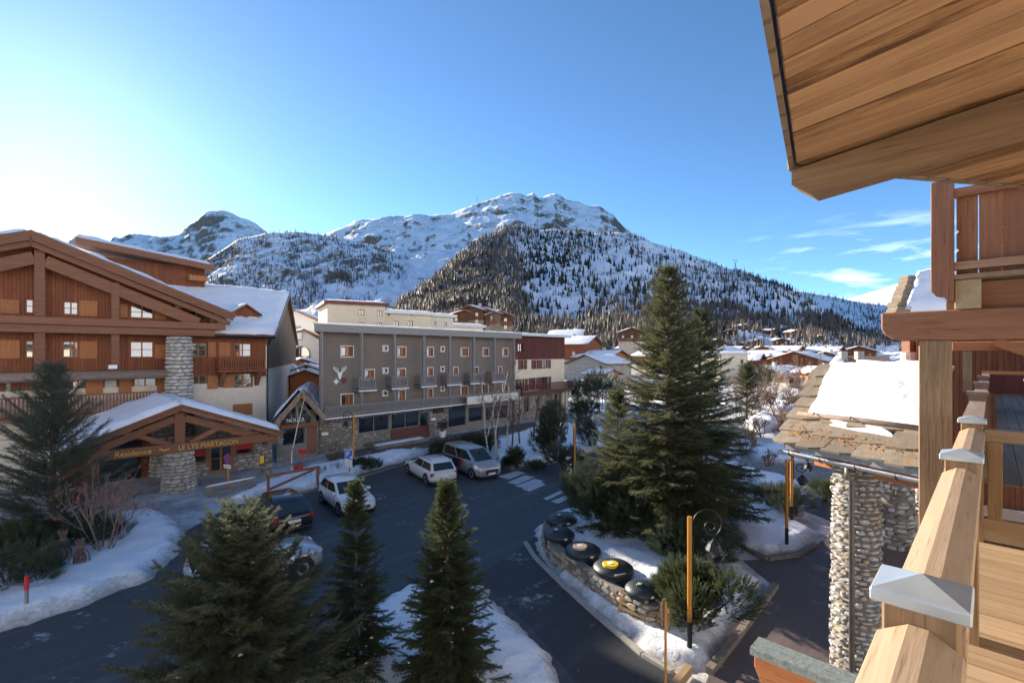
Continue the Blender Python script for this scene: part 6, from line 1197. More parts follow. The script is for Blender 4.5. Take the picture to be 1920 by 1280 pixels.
# ------------------------------------------------------------------ waste containers, planter wall, pallets, barriers
MT['bin'] = M_noise('black_plastic', (.022, .026, .032), (.035, .04, .046), 12, .45, .1); MT['yellow'] = M_plain('yellow_lid', (.70, .50, .02), .45); MT['beige'] = M_plain('beige_lid', (.50, .36, .24), .5); MT['green'] = M_plain('green_dot', (.05, .40, .12), .5)
def container(px, py, wpx, lid, label):
    z = .95; c = G(px, py, z); c.z = 0; r = wpx/FPX*c.y/2; T = thing('waste_container', label, 'container', c, R(20), 'sunken waste containers')
    m = MB(); m.lathe([(r*.93, .3), (r*.93, z-.14), (r*.90, z-.12)], 28); m.build('drum', MT['bin'], T, smooth=False)
    m = MB(); m.lathe([(r*1.0, z-.16), (r*1.02, z-.10), (r*.99, z-.05), (r*.8, z+.04), (r*.5, z+.10), (r*.2, z+.12)], 28); l = m.build('lid', MT['bin'], T, smooth=True)
    cx, cy = -r*.28, -r*.18; R_ = r*.40 if lid in ('yellow', 'beige') else r*.22
    m = MB(); n = 18; m.prism([(cx+R_*math.cos(2*math.pi*k/n), cy+R_*math.sin(2*math.pi*k/n)) for k in range(n) if not 3 <= k <= 5] + ([]), z+.06, z+.150); m.build('flap', MT[lid], l, bevel=.01)
    q = R_*.32; m = MB(); m.box(cx-q, cx+q, cy-q, cy+q, z+.151, z+.165) if lid != 'bin' else m.lathe([(R_*.55, z+.151), (R_*.5, z+.165)], 14, (cx, cy, 0)); m.build('sticker', MT['white_p'], l)
    if lid == 'bin': m = MB(); m.lathe([(R_*.3, z+.1652), (R_*.28, z+.173)], 12, (cx, cy, 0)); m.build('symbol', MT['green'], l)
    m = MB(); m.tube([(r*.2, r*.6, z+.02), (r*.25, r*.65, z+.11), (r*.4, r*.55, z+.11), (r*.42, r*.5, z+.04)], .015, 6); m.build('handle', MT['zinc'], l)
    m = MB(); m.box(-r*.5, r*.1, -r*.95, -r*.92, z-.04, z+.0) if lid == 'yellow' else m.box(-r*.1, r*.1, -r*1.03, -r*1.0, z-.12, z-.06); m.build('label_strip', MT['white_p'] if lid != 'yellow' else MT['curtain'], l)
container(1053, 968, 57, 'bin', 'black domed waste container at the road end of the row'); container(1048, 996, 58, 'bin', 'black domed waste container next to the beige lidded one'); container(1093, 1026, 66, 'beige', 'black waste container with a beige flap'); container(1150, 1059, 74, 'yellow', 'black waste container with a yellow flap'); container(1204, 1099, 63, 'bin', 'black waste container with green symbol by the pallets')
def planter():
    T = thing('planter_wall', 'low curved dry stone wall holding the waste containers', 'wall'); zt = .72
    P = [G(x, y, zt) for x, y in [(1075, 958), (1045, 960), (1026, 972), (1018, 990), (1026, 1010), (1060, 1038), (1110, 1074), (1165, 1110), (1205, 1130), (1232, 1132), (1245, 1118), (1248, 1098)]]
    pts = []
    for i in range(len(P)-1):
        for k in range(5):
            t = k/5; a, b, c, d = P[max(i-1, 0)], P[i], P[i+1], P[min(i+2, len(P)-1)]; pts.append(.5*((2*b)+(c-a)*t+(2*a-5*b+4*c-d)*t*t+(3*b-a-3*c+d)*t**3))
    pts.append(P[-1]); acc = [0]
    for a, b in zip(pts, pts[1:]): acc.append(acc[-1]+(b-a).length)
    ce = sum(pts, Vector())/len(pts)
    def frame(u):
        i = min(max(np.searchsorted(acc, u)-1, 0), len(pts)-2); t = (u-acc[i])/(acc[i+1]-acc[i]); p = pts[i].lerp(pts[i+1], t); d = (pts[i+1]-pts[i]).normalized(); nrm = Vector((d.y, -d.x, 0))
        return p, d, nrm
    p, d, nr = frame(acc[-1]*.55); sg = 1 if nr.dot(Vector((-1, -1, 0))) > 0 else -1
    def place(u, v):
        p, d, n = frame(u); n = n*sg; return Vector((p.x, p.y, v))+n*.02, math.atan2(n.y, n.x)+math.pi/2
    stones(T, place, 0, acc[-1], 0, zt, ['stone_b', 'stone', 'stone_y'], (.2, .48), (.12, .22), .07, .012, seed=31)
    m = MB(); n = len(pts); inner = [Vector((p.x, p.y, 0))-frame(max(a-.01, .01))[2]*sg*.28 for p, a in zip(pts, acc)]
    m.v = [(p.x, p.y, 0) for p in pts]+[(p.x, p.y, zt-.03) for p in pts]+[(q.x, q.y, zt-.03) for q in inner]+[(q.x, q.y, 0) for q in inner]; m.f = [(i, i+1, n+i+1, n+i) for i in range(n-1)]+[(n+i, n+i+1, 2*n+i+1, 2*n+i) for i in range(n-1)]+[(2*n+i, 2*n+i+1, 3*n+i+1, 3*n+i) for i in range(n-1)]; m.build('wall_core', MT['mortar'], T)
planter()
def bank_z(name, pts_px, z, h, cell, seed, mat='snow_bank', soft=.5):
    k = (CAMZ-0)/(CAMZ-z)                       # outline seen at level z, moved to the matching ground pixels
    q = [((px), (HY+(py-HY)*k)) for px, py in pts_px]; pp = []
    for (px, py), (a, b) in zip(pts_px, q): w = G(px, py, z); pp.append((CX+FPX*w.x/w.y, HY+FPX*CAMZ/w.y))
    return bank(name, pp, h, cell, seed, mat, soft, base=z-h*.6)
bank_z('planter_snow', [(1075, 955), (1045, 962), (1028, 975), (1022, 990), (1030, 1008), (1062, 1034), (1112, 1070), (1166, 1105), (1208, 1126), (1236, 1124), (1300, 1080), (1380, 1040), (1330, 985), (1200, 950)], .62, .3, .16, 14, 'snow_bank', .9)
def kerbs(name, pix, mat, w=.16, h=.13, parent=None, ln=.9):
    P = [G(x, y) for x, y in pix]; T = tag(link(name), kind='structure'); rnd = random.Random(len(pix)); me = {}
    m = MB(); m.box(-.5, .5, -.5, .5, 0, 1); mesh = m.mesh('kerb_stone', MT[mat], bevel=.03)
    for a, b in zip(P, P[1:]):
        d = b-a; n = max(1, round(d.length/ln)); 
        for k in range(n): c = a+d*((k+.5)/n); o = link('kerb_stone', mesh, T, (c.x, c.y, -.02), math.atan2(d.y, d.x)+rnd.uniform(-.02, .02)); o.scale = (d.length/n-.015, w, h+.02+rnd.uniform(-.01, .01))
kerbs('kerb', [(1330, 1263), (1395, 1180), (1455, 1100)], 'stone_b', .2, .16); kerbs('kerb', [(985, 1018), (1003, 1046), (1062, 1104), (1130, 1165), (1205, 1228), (1262, 1262)], 'stone', .16, .09); kerbs('kerb', [(560, 927), (640, 905), (700, 888), (770, 868)], 'stone_b', .16, .12); kerbs('kerb', [(908, 858), (930, 870), (962, 882), (1010, 874), (1060, 862), (1118, 847)], 'stone_b', .16, .10)
kerbs('kerb', [(1380, 1022), (1440, 1050), (1495, 1042), (1530, 1022)], 'stone_b', .18, .14)
m_pallet = M_wood('pallet_wood', (.48, .32, .17), (.33, .21, .11), 'x', 1.2, .75, .2)
def pallet(label, px, py, rz, tilt):
    c = G(px, py); T = thing('wooden_pallet', label, 'pallet', (c.x, c.y, .02), R(rz), 'pallets by the planter'); T.rotation_euler = (R(tilt), 0, R(rz))
    for k in range(6): m = MB(); m.box(-.45, .45, -.012, .012, .03+k*.14, .11+k*.14); m.build('slat', m_pallet, T)
    for x in (-.4, 0, .4): m = MB(); m.box(x-.05, x+.05, .012, .10, 0, .86); m.build('stringer', m_pallet, T)
pallet('pallet leaning on the planter wall face', 1180, 1172, -44, -20); pallet('second pallet leaning at the planter end by the bush', 1226, 1182, -75, -16)
def barrier(name, label, a, b, rails, h):
    A, B = G(*a), G(*b); d = B-A; T = thing(name, label, 'barrier', A, math.atan2(d.y, d.x)); L = d.length
    for k in range(3): x = L*k/2; m = MB(); m.box(x-.06, x+.06, -.06, .06, -.1, h+.12); m.build('post', MT['grey_log'], T)
    for z in rails: m = MB(); m.box(-.25, L+.25, -.125, -.063, z-.07, z+.07); m.build('rail', MT['grey_log'], T, bevel=.01)
    snow_patch('rail_snow', [(-.2, -.13, rails[-1]+.07), (L+.2, -.13, rails[-1]+.07), (L+.2, -.05, rails[-1]+.07), (-.2, -.05, rails[-1]+.07)], .04, T, 20, 4, 2, rag=.02)
barrier('rail_barrier', 'low grey wooden rail barrier beside the no parking sign', (392, 932), (470, 915), (.18, .55), .5)
def park_frame():
    A = at(503, 946, 26.5); A.z = 0; T = thing('parking_barrier', 'brown timber triangle barrier in the snow before the black estate car', 'barrier', A, R(48)); 
    m = MB(); m.box(-.06, .06, -.06, .06, -.1, 1.15); m.build('post', MT['beam'], T); m = MB(); m.box(-.1, 2.9, -.05, .05, 1.152, 1.28); m.build('top_rail', MT['beam'], T); m = MB(); m.bar((.05, -.05, .5), (2.6, -.05, 1.14), .08, .12); m.build('brace', MT['beam'], T); m = MB(); m.box(2.75, 2.87, -.06, .06, -.1, 1.15); m.build('post', MT['beam'], T)
park_frame()
for i, (a, b, lab) in enumerate([((1262, 1290), (1292, 1252), 'squared timber lying in the snow at the island tip')]):
    A, B = G(*a, .15), G(*b, .15); d = B-A; T = MB(); T.box(0, d.length, -.09, .09, -.12, .1); tag(T.build('timber', m_pallet, None, bevel=.01, loc=A, rz=math.atan2(d.y, d.x)), lab, 'timber')
c = G(1497, 965); T = MB(); T.prism([(-.25, 0), (.25, 0), (.2, .5), (-.2, .5)], -.15, .15, 'y'); tag(T.build('stone_block', MT['zinc'], None, bevel=.03, loc=c, rz=.4), 'small grey block on the paved square', 'block')
def planters():
    c = HF.W(HF.x(828, -1.2), -1.3); T = thing('plant_tub', 'white plant tub with dark shrub at the hotel door', 'planter', (c.x, c.y, 0)); m = MB(); m.lathe([(.28, 0), (.36, .55), (.33, .56)], 12); m.build('tub', MT['white_p'], T); return c
TUB = planters()
# ------------------------------------------------------------------ trees
def twig_tpl(n, spread=.17, lean=.16, w=.016, up=.5, seed=1):
    r = random.Random(seed); V = [(0, -.008, 0), (0, .008, 0), (1, 0, 0)]; F = [(0, 1, 2)]
    for k in range(n):
        t = .03+.93*k/(n-1); a = 2.4*k+r.uniform(-.3, .3); s = spread*(1-.45*t)*r.uniform(.8, 1.15); dy, dz = math.cos(a)*s, math.sin(a)*s*up
        b = len(V); ww = w*r.uniform(.8, 1.3); V += [(t-ww, 0, 0), (t+ww, 0, 0), (t+lean*r.uniform(.7, 1.2), dy, dz)]; F.append((b, b+1, b+2))
    return np.array(V), np.array(F)
TW_F = twig_tpl(24, .22, .16, .050, .85); TW_C = twig_tpl(18, .30, .22, .060, .6, 2); TW_P = twig_tpl(18, .34, .30, .040, 1.0, 3)
def twigs_mesh(name, tpl, O, D, L, mat, seed=0, wide=1.0):
    T, F = tpl; O = np.asarray(O); D = np.asarray(D); L = np.asarray(L)[:, None, None]; r = np.random.default_rng(seed)
    D = D/np.linalg.norm(D, axis=1, keepdims=True); up = np.array([0, 0, 1.0])+r.normal(0, .25, D.shape); S = np.cross(up, D); S /= np.linalg.norm(S, axis=1, keepdims=True)+1e-9; U = np.cross(D, S)
    V = O[:, None, :]+L*(T[None, :, 0:1]*D[:, None, :]+wide*T[None, :, 1:2]*S[:, None, :]+wide*T[None, :, 2:3]*U[:, None, :])
    FF = (F[None]+(np.arange(len(O))*len(T))[:, None, None]).reshape(-1, 3); return mesh_np(name, V.reshape(-1, 3), FF, mat)
def conifer(name, label, base, H, Rr, seed, mat, tpl=TW_C, whorl=.27, nb=7, spacing=.2, tl=.36, e0=-6, e1=48, droop=.16, prof=lambda t: (1-t)**.85, zs=.06, trunk=.16, tip=.10, group=None, cat='tree', lat=.42, wide=1.0, tmat='bark', leader=.5, clumps=0):
    r = random.Random(seed); T = thing(name, label, cat, base, 0, group); O = []; D = []; Ls = []; st = MB(); z = zs*H; UP = Vector((0, 0, 1))
    while z < H*.97:
        t = max(0.0, (z/H-zs)/(1-zs)); el0 = e0+(e1-e0)*t**1.3; nbr = max(4, round(nb*(1-.35*t)))
        a0 = r.uniform(0, 6.28)
        for b in range(nbr):
            az = a0+2*math.pi*b/nbr+r.uniform(-.35, .35); L = max(.12, Rr*prof(t)*r.uniform(.68, 1.14)); el = R(el0+r.uniform(-9, 9)); h = Vector((math.cos(az), math.sin(az), 0)); zz = z+r.uniform(-.5, .5)*whorl
            def pos(s): return h*(L*s*math.cos(el))+UP*(zz+L*(s*math.sin(el)-droop*s*s+tip*s**4))
            n = max(3, int(L/spacing)); prev = pos(0); pts = [prev]
            for i in range(1, n+1):
                s = i/n; p = pos(s); tan = (p-prev).normalized(); prev = p; pts.append(p)
                if s < .14: continue
                side = tan.cross(UP).normalized(); l = lat*L*(1-s)*r.uniform(.7, 1.2)+tl*.35
                O.append(p-tan*tl*.3); D.append(tan+UP*r.uniform(-.05, .2)); Ls.append(tl*r.uniform(.8, 1.15))
                for sg in (-1, 1):
                    dl = (tan*.75+side*sg*.75-UP*r.uniform(0, .22)).normalized(); nn = max(1, int(l/(tl*.52)))
                    for j in range(nn):
                        q = p+dl*(l*j/nn); dd = dl+side*sg*r.uniform(-.6, .6)*(j < nn-1)+tan*r.uniform(0, .5)+UP*r.uniform(-.45, .35)
                        O.append(q); D.append(dd); Ls.append(tl*r.uniform(.7, 1.15))
            if L > .5: k = max(1, len(pts)//3); st.tube([pts[0], pts[k], pts[min(2*k, len(pts)-1)]], [trunk*.16, trunk*.11, trunk*.05], 4, False)
        z += whorl*(1-.45*t)*r.uniform(.85, 1.15)
    for k in range(int(leader*20)):
        q = H*(.9+.1*k/(leader*20)); a = r.uniform(0, 6.28); O.append(Vector((0, 0, q))); D.append(Vector((math.cos(a)*.6, math.sin(a)*.6, 1.0))); Ls.append(tl*.6)
    O.append(Vector((0, 0, H*.97))); D.append(Vector((.05, 0, 1))); Ls.append(tl*1.1)
    if clumps:          # last bits of snow caught on the boughs
        rr = random.Random(seed+5); c = MB()
        for _ in range(clumps):
            i = rr.randrange(len(O)); p = Vector(O[i])+Vector((0, 0, .03)); s_ = rr.uniform(.025, .06)*(1 if tl < .3 else 1.8); n_ = 7
            vs = [p+Vector((s_*math.cos(a)*rr.uniform(.6, 1.4), s_*math.sin(a)*rr.uniform(.6, 1.2), -.01)) for a in np.linspace(0, 6.28, n_, endpoint=False)]+[p+Vector((0, 0, s_*.6)), p-Vector((0, 0, s_*.3))]; c.add(vs, [(k, (k+1) % n_, n_) for k in range(n_)]+[((k+1) % n_, k, n_+1) for k in range(n_)])
        tag(c.build('snow_clumps', MT['snow'], T, smooth=True), kind='stuff')
    link('crown', twigs_mesh('crown', tpl, [tuple(o) for o in O], [tuple(d) for d in D], Ls, mat, seed, wide), T)
    m = MB(); m.tube([(0, 0, -.3), (r.uniform(-.03, .03), 0, H*.35), (0, 0, H*.7), (0, 0, H)], [trunk, trunk*.75, trunk*.4, .012], 8); m.build('trunk', MT[tmat], T, smooth=True); tag(st.build('branches', MT[tmat], T), kind='stuff'); return T
def pine_bush(name, label, base, rx, ry, h, n, seed, mat, tl=.3, group=None, tpl=TW_P, cat='shrub', lobes=7):
    r = random.Random(seed); T = thing(name, label, cat, base, 0, group); O = []; D = []; Ls = []; st = MB()
    cs = [Vector((r.uniform(-.62, .62)*rx, r.uniform(-.62, .62)*ry, h*r.uniform(.38, .68))) for _ in range(lobes)]
    for c in cs:
        lr = r.uniform(.32, .52); st.tube([(c.x*.15, c.y*.15, -.1), (c.x*.5, c.y*.5, c.z*.5), tuple(c)], [.05, .035, .015], 5, False)
        for k in range(n//lobes):
            v = Vector((r.gauss(0, 1), r.gauss(0, 1), r.gauss(0, .8))).normalized(); rad = r.uniform(.45, 1.0)**.5; p = c+Vector((v.x*rx*lr*rad, v.y*ry*lr*rad, v.z*h*.36*rad))
            if p.z < .05: p.z = abs(p.z)*.5+.05
            O.append(p); D.append(v*.7+Vector((0, 0, .75))+Vector((p.x, p.y, 0))*.15); Ls.append(tl*r.uniform(.7, 1.2))
    link('foliage', twigs_mesh('foliage', tpl, [tuple(o) for o in O], [tuple(d) for d in D], Ls, mat, seed), T); tag(st.build('stems', MT['bark'], T), kind='stuff'); return T
def bare(name, label, base, H, seed, mat='twig', stems=1, spread=.25, levels=4, r0=.06, nchild=(3, 5), ang=(22, 48), group=None, berries=0, cat='tree', trunk_mat=None, first=.35, shrink=.62, lean=0.0, upb=.25, rmin=.004):
    r = random.Random(seed); T = thing(name, label, cat, base, 0, group); tr = MB(); tw = MB(); tips = []
    def grow(p, d, L, rad, lv):
        pts = [p]; q = p; dd = d.copy(); k = 3 if lv < 2 else 2 if lv < levels-1 else 1
        for i in range(k): dd = (dd+Vector((r.uniform(-.16, .16), r.uniform(-.16, .16), upb*.25))).normalized(); q = q+dd*(L/k); pts.append(q)
        (tr if lv == 0 else tw).tube(pts, [rad*(1-.6*i/k) for i in range(k+1)], 6 if lv == 0 else 3, False)
        if lv >= levels-1: tips.append(pts[-1]); return
        for c in range(r.randint(*nchild)+(2 if lv == 0 else 0)):
            f = r.uniform(first if lv == 0 else .25, 1.0); i = min(int(f*k), k-1); o = pts[i].lerp(pts[i+1], f*k-i); a = R(r.uniform(*ang)); ax = dd.orthogonal().normalized(); ax.rotate(Matrix.Rotation(r.uniform(0, 6.28), 3, dd)); nd = dd.copy(); nd.rotate(Matrix.Rotation(a, 3, ax)); nd = (nd+Vector((0, 0, upb))).normalized()
            grow(o, nd, L*shrink*r.uniform(.6, 1.0)*(1.15-.5*f), max(rad*.42, rmin), lv+1)
    for s in range(stems):
        a = r.uniform(0, 6.28); d = Vector((math.cos(a)*spread+lean, math.sin(a)*spread, 1)).normalized(); grow(Vector((math.cos(a)*.18*(stems > 1), math.sin(a)*.18*(stems > 1), -.1)), d, H*r.uniform(.6, .72) if stems > 1 else H*.8, r0*r.uniform(.7, 1), 0)
    tr.build('trunk', MT[trunk_mat or mat], T, smooth=True); tag(tw.build('twigs', MT[mat], T), kind='stuff')
    if berries:
        b = MB(); 
        for k in range(berries):
            p = r.choice(tips)
            for j in range(3): q = p+Vector((r.uniform(-.05, .05), r.uniform(-.05, .05), r.uniform(-.09, 0))); s = .03; b.add([q+Vector(v)*s for v in ((1, 0, 0), (-1, 0, 0), (0, 1, 0), (0, -1, 0), (0, 0, 1), (0, 0, -1))], [(0, 2, 4), (2, 1, 4), (1, 3, 4), (3, 0, 4), (2, 0, 5), (1, 2, 5), (3, 1, 5), (0, 3, 5)])
        tag(b.build('berries', MT['berry'], T), kind='stuff')
    return T
m_fir = M_leaf('fir_needles', (.108, .115, .055), (.085, .098, .048), (.12, .118, .06), .8, .55); m_fir2 = M_leaf('fir_needles_blue', (.082, .10, .058), (.068, .086, .05), (.11, .118, .068), .8, .55)
m_spr = M_leaf('spruce_needles', (.105, .112, .068), (.080, .095, .058), (.12, .10, .058), 1.5, .5); m_spr2 = M_leaf('dark_spruce_needles', (.070, .085, .038), (.052, .068, .032), (.11, .09, .042), 1.5, .45)
m_pine = M_leaf('pine_needles', (.060, .080, .048), (.045, .065, .040), (.095, .095, .056), 1.0, .25); m_pineb = M_leaf('blue_pine_needles', (.075, .096, .072), (.056, .076, .058), (.11, .08, .05), .7, .25)
def B(px, Y, z=0.0): p = at(px, 700, Y); return Vector((p.x, p.y, z))
conifer('fir_tree', 'tall sunlit fir tree on the island behind the waste containers', B(1252, 18.9, .6), 10.9, 3.05, 1, m_fir, spacing=.19, tl=.34, whorl=.25, nb=8, droop=.10, e0=-4, e1=42, prof=lambda t: (1-t)**.80*(.72+.28*min(1, t*5)), trunk=.17, wide=1.15, clumps=25)
conifer('fir_tree', 'second fir with blue green crown right behind the tall fir', B(1312, 21.5, .4), 9.6, 2.9, 2, m_fir2, spacing=.21, tl=.36, whorl=.30, nb=8, droop=.10, prof=lambda t: (1-t)**.8, trunk=.14, wide=1.15)
conifer('fir_tree', 'short bright fir leaning out at the foot of the tall fir', B(1158, 20.3, .5), 5.9, 1.9, 3, m_fir, spacing=.19, tl=.34, whorl=.26, nb=7, droop=.08, prof=lambda t: (1-t)**.75, trunk=.10, wide=1.1)
conifer('spruce_tree', 'broad olive green spruce with upright shoots beside the road bend', B(446, 9.6), 4.66, 2.55, 4, m_spr, TW_F, .175, 8, .13, .24, -4, 60, .05, lambda t: (1-t)**.60, .05, .09, .10, lat=.40, wide=1.35, leader=.8, clumps=30)
conifer('spruce_tree', 'slim dark spruce between the broad spruce and the bushy spruce', B(668, 12.0), 4.85, 1.08, 5, m_spr2, TW_F, .17, 7, .12, .21, -8, 55, .10, lambda t: (1-t)**.9, .05, .06, .08, wide=1.3, leader=.8, clumps=8)
conifer('spruce_tree', 'dense dark bushy spruce with golden leader shoots on the snow triangle', B(838, 11.4), 4.95, 1.25, 6, m_spr2, TW_F, .145, 8, .11, .21, -6, 58, .08, lambda t: (1-t)**.72, .04, .07, .09, wide=1.35, leader=1.0, clumps=10)
conifer('pine_tree', 'tall blue green pine with upswept branches before the residence', B(98, 20.6), 7.3, 3.0, 7, m_pineb, TW_P, .33, 7, .24, .40, 22, 68, -.05, lambda t: (1-t)**.62, .05, .14, .0, lat=.32, wide=.9)
pine_bush('pine_shrub', 'dark spreading pine shrub at the foot of the tall fir', B(1150, 19.6, .45), 1.9, 1.7, 2.7, 2600, 11, m_pine, .34); pine_bush('pine_shrub', 'dark upright evergreen bush beside the orange lamp post', B(1312, 14.0, .1), 1.25, 1.25, 1.75, 2600, 12, m_spr2, .26, tpl=TW_C); pine_bush('pine_shrub', 'low dark pine shrub under the right side of the second fir', B(1290, 17.2, .45), 1.5, 1.2, 1.6, 1400, 13, m_pine, .32)
G2 = 'small pines along the street'
for i, (px, Y, r_, h, n, lab) in enumerate([(1042, 36, 1.3, 4.4, 1300, 'tallest dark young pine in the snowy island by the crossing'), (1018, 37, 1.1, 2.6, 800, 'young pine beside the tallest one in the snowy island'), (1060, 33, 1.3, 1.7, 700, 'low pine at the road edge of the snowy island'), (970, 33.5, .8, 1.3, 450, 'little pine below the birches'), (952, 33.8, .35, .5, 160, 'tiny pine below the birches'), (1110, 40, 1.5, 3.0, 900, 'dark pine beside the curving road past the crossing'), (1003, 32.8, .7, .4, 200, 'flat creeping pine at the kerb tip of the island'), (888, 37.5, 1.5, 1.6, 800, 'bushy pine behind the passenger van'), (915, 38.5, 1.0, 1.4, 500, 'pine shrub between van and birches'), (828, 36.5, .9, 1.3, 450, 'pine shrub behind the estate car'), (1128, 62, 2.4, 5.6, 900, 'conical pine before the distant car park'), (1080, 66, 2.0, 4.2, 700, 'pale green pine by the townhouse corner'), (1092, 57, 1.6, 2.4, 500, 'pine shrub at the bend past the townhouse'), (1478, 23.5, 1.2, 1.5, 700, 'pine shrub on the snow beside the paved square'), (1425, 92, 3.0, 6.5, 700, 'dark round pine before the village barns'), (1440, 25, 1.0, 1.0, 400, 'low pine between the firs and the lamp posts'), (20, 16.0, 1.5, 1.3, 900, 'low pine shrub below the blue green pine'), (150, 19.2, 1.6, 1.2, 900, 'dark spreading shrub under the red berry bush'), (50, 18.8, 1.8, 1.6, 1000, 'dark shrub at the foot of the blue green pine'), (690, 32.8, .9, .5, 260, 'flat green shrub poking through the roadside snow'), (672, 33.4, .8, .5, 220, 'flat green shrub next to the parking sign'), (1545, 26, 1.2, 1.1, 400, 'shrub along the far side of the paved square')]):
    pine_bush('pine_shrub', lab, B(px, Y, .02), r_, r_, h, n, 40+i, m_pine if i % 3 else m_spr2, .30+.05*(Y > 30)+.25*(Y > 55), G2)
conifer('pine_tree', 'slender greenish pine right of the second fir', B(1400, 58), 6.5, 1.7, 21, m_spr, TW_C, .5, 6, .45, .8, 10, 55, .0, lambda t: (1-t)**.6, .1, .12, .05)
# bare wood
bare('rowan_bush', 'bare rowan bush with red berries on the roadside snow', B(195, 18.9, .25), 3.6, 3, 'twig_red', 8, .55, 5, .045, (3, 4), (20, 48), berries=70, cat='bush', upb=.12, shrink=.66)
for i, (px, py, lab) in enumerate([(80, 1088, 'tied twig bundle closest to the snow pole'), (100, 1082, 'thick tied twig bundle with pale top'), (118, 1064, 'slender tied twig bundle behind the thick one'), (150, 1072, 'leaning tied twig bundle under the red berry bush')]):
    c = G(px, py); c.z = .2; T = thing('twig_bundle', lab, 'bush', c, 0, 'tied shrubs in the snow'); r = random.Random(60+i); m = MB(); h = r.uniform(.85, 1.2)
    for k in range(46):
        a = r.uniform(0, 6.28); q = r.uniform(.1, .32); m.tube([(q*math.cos(a), q*math.sin(a), -.05), (q*.9*math.cos(a+.4), q*.9*math.sin(a+.4), h*.4), (.08*math.cos(a), .08*math.sin(a), h*.75), (.13*math.cos(a), .13*math.sin(a), h*r.uniform(.9, 1.05))], .011, 3, False)
    tag(m.build('canes', MT['twig'], T), kind='stuff'); m = MB(); m.lathe([(.12, h*.72), (.12, h*.76)], 8); m.build('tie', MT['grey_log'], T)
G3 = 'bare birches on the snowy island'
for i, (px, Y, H, lab) in enumerate([(928, 35.5, 8.6, 'tallest white birch on the snowy island'), (917, 36.5, 7.2, 'white birch with forked trunk beside the tallest'), (908, 38, 6.4, 'slender leaning birch next to the forked one'), (951, 37.5, 6.6, 'birch standing closest to the young pines'), (934, 34.6, 6.0, 'thin birch at the island edge by the kerb')]):
    bare('birch_tree', lab, B(px, Y, .2), H, 70+i, 'twig', 1, .06, 5, .075, (4, 6), (25, 55), G3, trunk_mat='birch', first=.4, shrink=.42, upb=.2, rmin=.009)
for i, (px, Y, H) in enumerate([(960, 40, 5.0), (975, 41, 5.5), (1000, 42, 5.0)]): bare('bare_tree', ['dark leafless tree behind the birches', 'knobbly dark leafless tree before the townhouse', 'small dark leafless tree near the young pines'][i], B(px, Y), H, 80+i, 'twig', 1, .1, 5, .09, (4, 6), (25, 55), trunk_mat='bark', shrink=.5, rmin=.010)
bare('birch_tree', 'slim speckled birch in the roadside snow bank before the small shop', B(546, 29.6, .2), 6.6, 91, 'twig', 1, .06, 5, .07, (4, 6), (25, 50), trunk_mat='birch', shrink=.40, lean=-.05)
bare('hedge_bush', 'round leafless bush at the hotel stone wall', B(622, 35.5), 2.0, 92, 'twig', 7, .5, 4, .03, (4, 6), (20, 50), cat='bush')
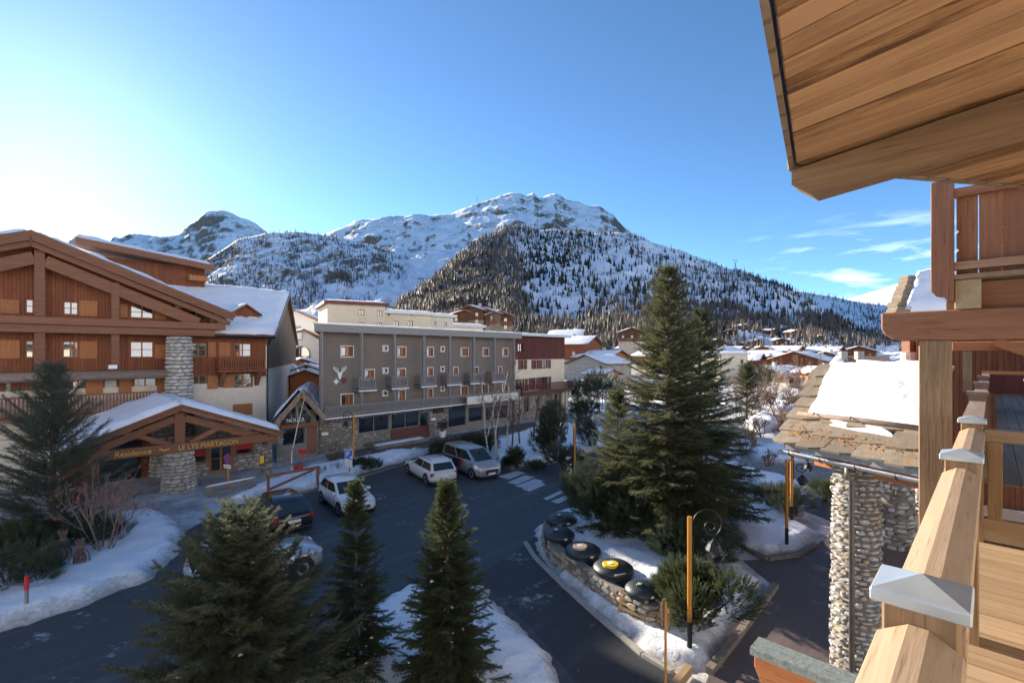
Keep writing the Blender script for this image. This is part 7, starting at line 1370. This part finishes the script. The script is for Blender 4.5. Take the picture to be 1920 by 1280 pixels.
for i, (px, Y, H, st) in enumerate([(1500, 72, 6.5, 3), (1455, 60, 4.5, 5), (1400, 56, 5.5, 4), (1470, 85, 8, 2), (1515, 66, 5, 4), (1535, 62, 4, 5), (1430, 46, 2.5, 6), (1475, 42, 2.0, 6), (1415, 70, 5, 4), (1395, 38, 1.8, 6), (1440, 34, 1.5, 6), (1510, 48, 2.5, 5)]):
    bare('bare_shrub', ['sprawling brown shrub before the orange barn', 'round brown shrub between the garden snow mounds', 'pale arching shrub right of the second fir', 'tall thin shrub before the wide brown chalet', 'brown thicket left of the porch roof slabs', 'brown thicket by the porch roof ridge', 'low twiggy shrub on the garden snow mound', 'low twiggy shrub behind the paved square', 'brown tree beside the dark round pine', 'low russet shrub by the snow mound edge', 'flat russet shrub close to the paved square', 'tangled shrub near the snow covered car'][i], B(px, Y), H, 100+i, 'twig', st, .5, 5 if H > 4 else 4, .05, (3, 5), (22, 55), 'garden shrubs', cat='bush', upb=.15, rmin=.010 if Y < 50 else .018)
bare('birch_tree', 'white birch left of the stone slab roof', B(1527, 75), 8.5, 120, 'twig', 1, .12, 5, .12, (4, 6), (25, 55), trunk_mat='birch', shrink=.42, rmin=.02)
for i, (px, py) in enumerate([(612, 893), (625, 888), (600, 897), (770, 852), (790, 850), (640, 886), (585, 905)]):
    c = G(px, py); bare('dead_shrub', 'small dead shrub poking through the roadside snow', Vector((c.x, c.y, .25)), .8, 130+i, 'twig', 5, .7, 3, .015, (3, 5), (20, 60), 'dead shrubs in the roadside snow', cat='bush')
pine_bush('tub_shrub', 'dark shrub growing in the white tub', Vector((TUB.x, TUB.y, .5)), .45, .45, 1.1, 220, 140, m_pine, .25)

for i, (px, Y, H, st) in enumerate([(1408, 75, 7, 3), (1445, 80, 7.5, 3), (1485, 95, 9, 3), (1465, 66, 5.5, 4), (1432, 62, 5, 5), (1520, 90, 8, 3), (1380, 66, 6, 4), (1495, 58, 4, 6), (1550, 70, 6, 4), (1405, 45, 3, 6), (1460, 50, 3, 6), (1490, 36, 1.8, 6), (1422, 40, 2.2, 6), (1165, 85, 6, 4), (1185, 75, 6, 4)]):
    bare('bare_shrub', ['brown leafless tree behind the slender pine', 'spreading brown tree before the pale log chalet', 'tall brown tree before the open timber gable chalet', 'twiggy brown bush below the long low barn', 'dense russet bush beside the garden mound', 'brown tree before the steep gable chalet', 'leafless tree tight against the second fir', 'tangled bush by the garden track', 'brown tree above the porch roof ridge', 'arching bush under the slender pine', 'dense bush before the snow covered car', 'low bush at the far edge of the paved square', 'dry bush on the rim of the snow mound', 'purple brown tree before the orange boarded chalet', 'bare tree left of the tall fir crown'][i], B(px, Y), H, 160+i, 'twig_b', st, .45, 5, .06, (3, 4), (22, 55), 'garden shrubs', cat='bush', upb=.15, rmin=.010 if Y < 55 else .02)
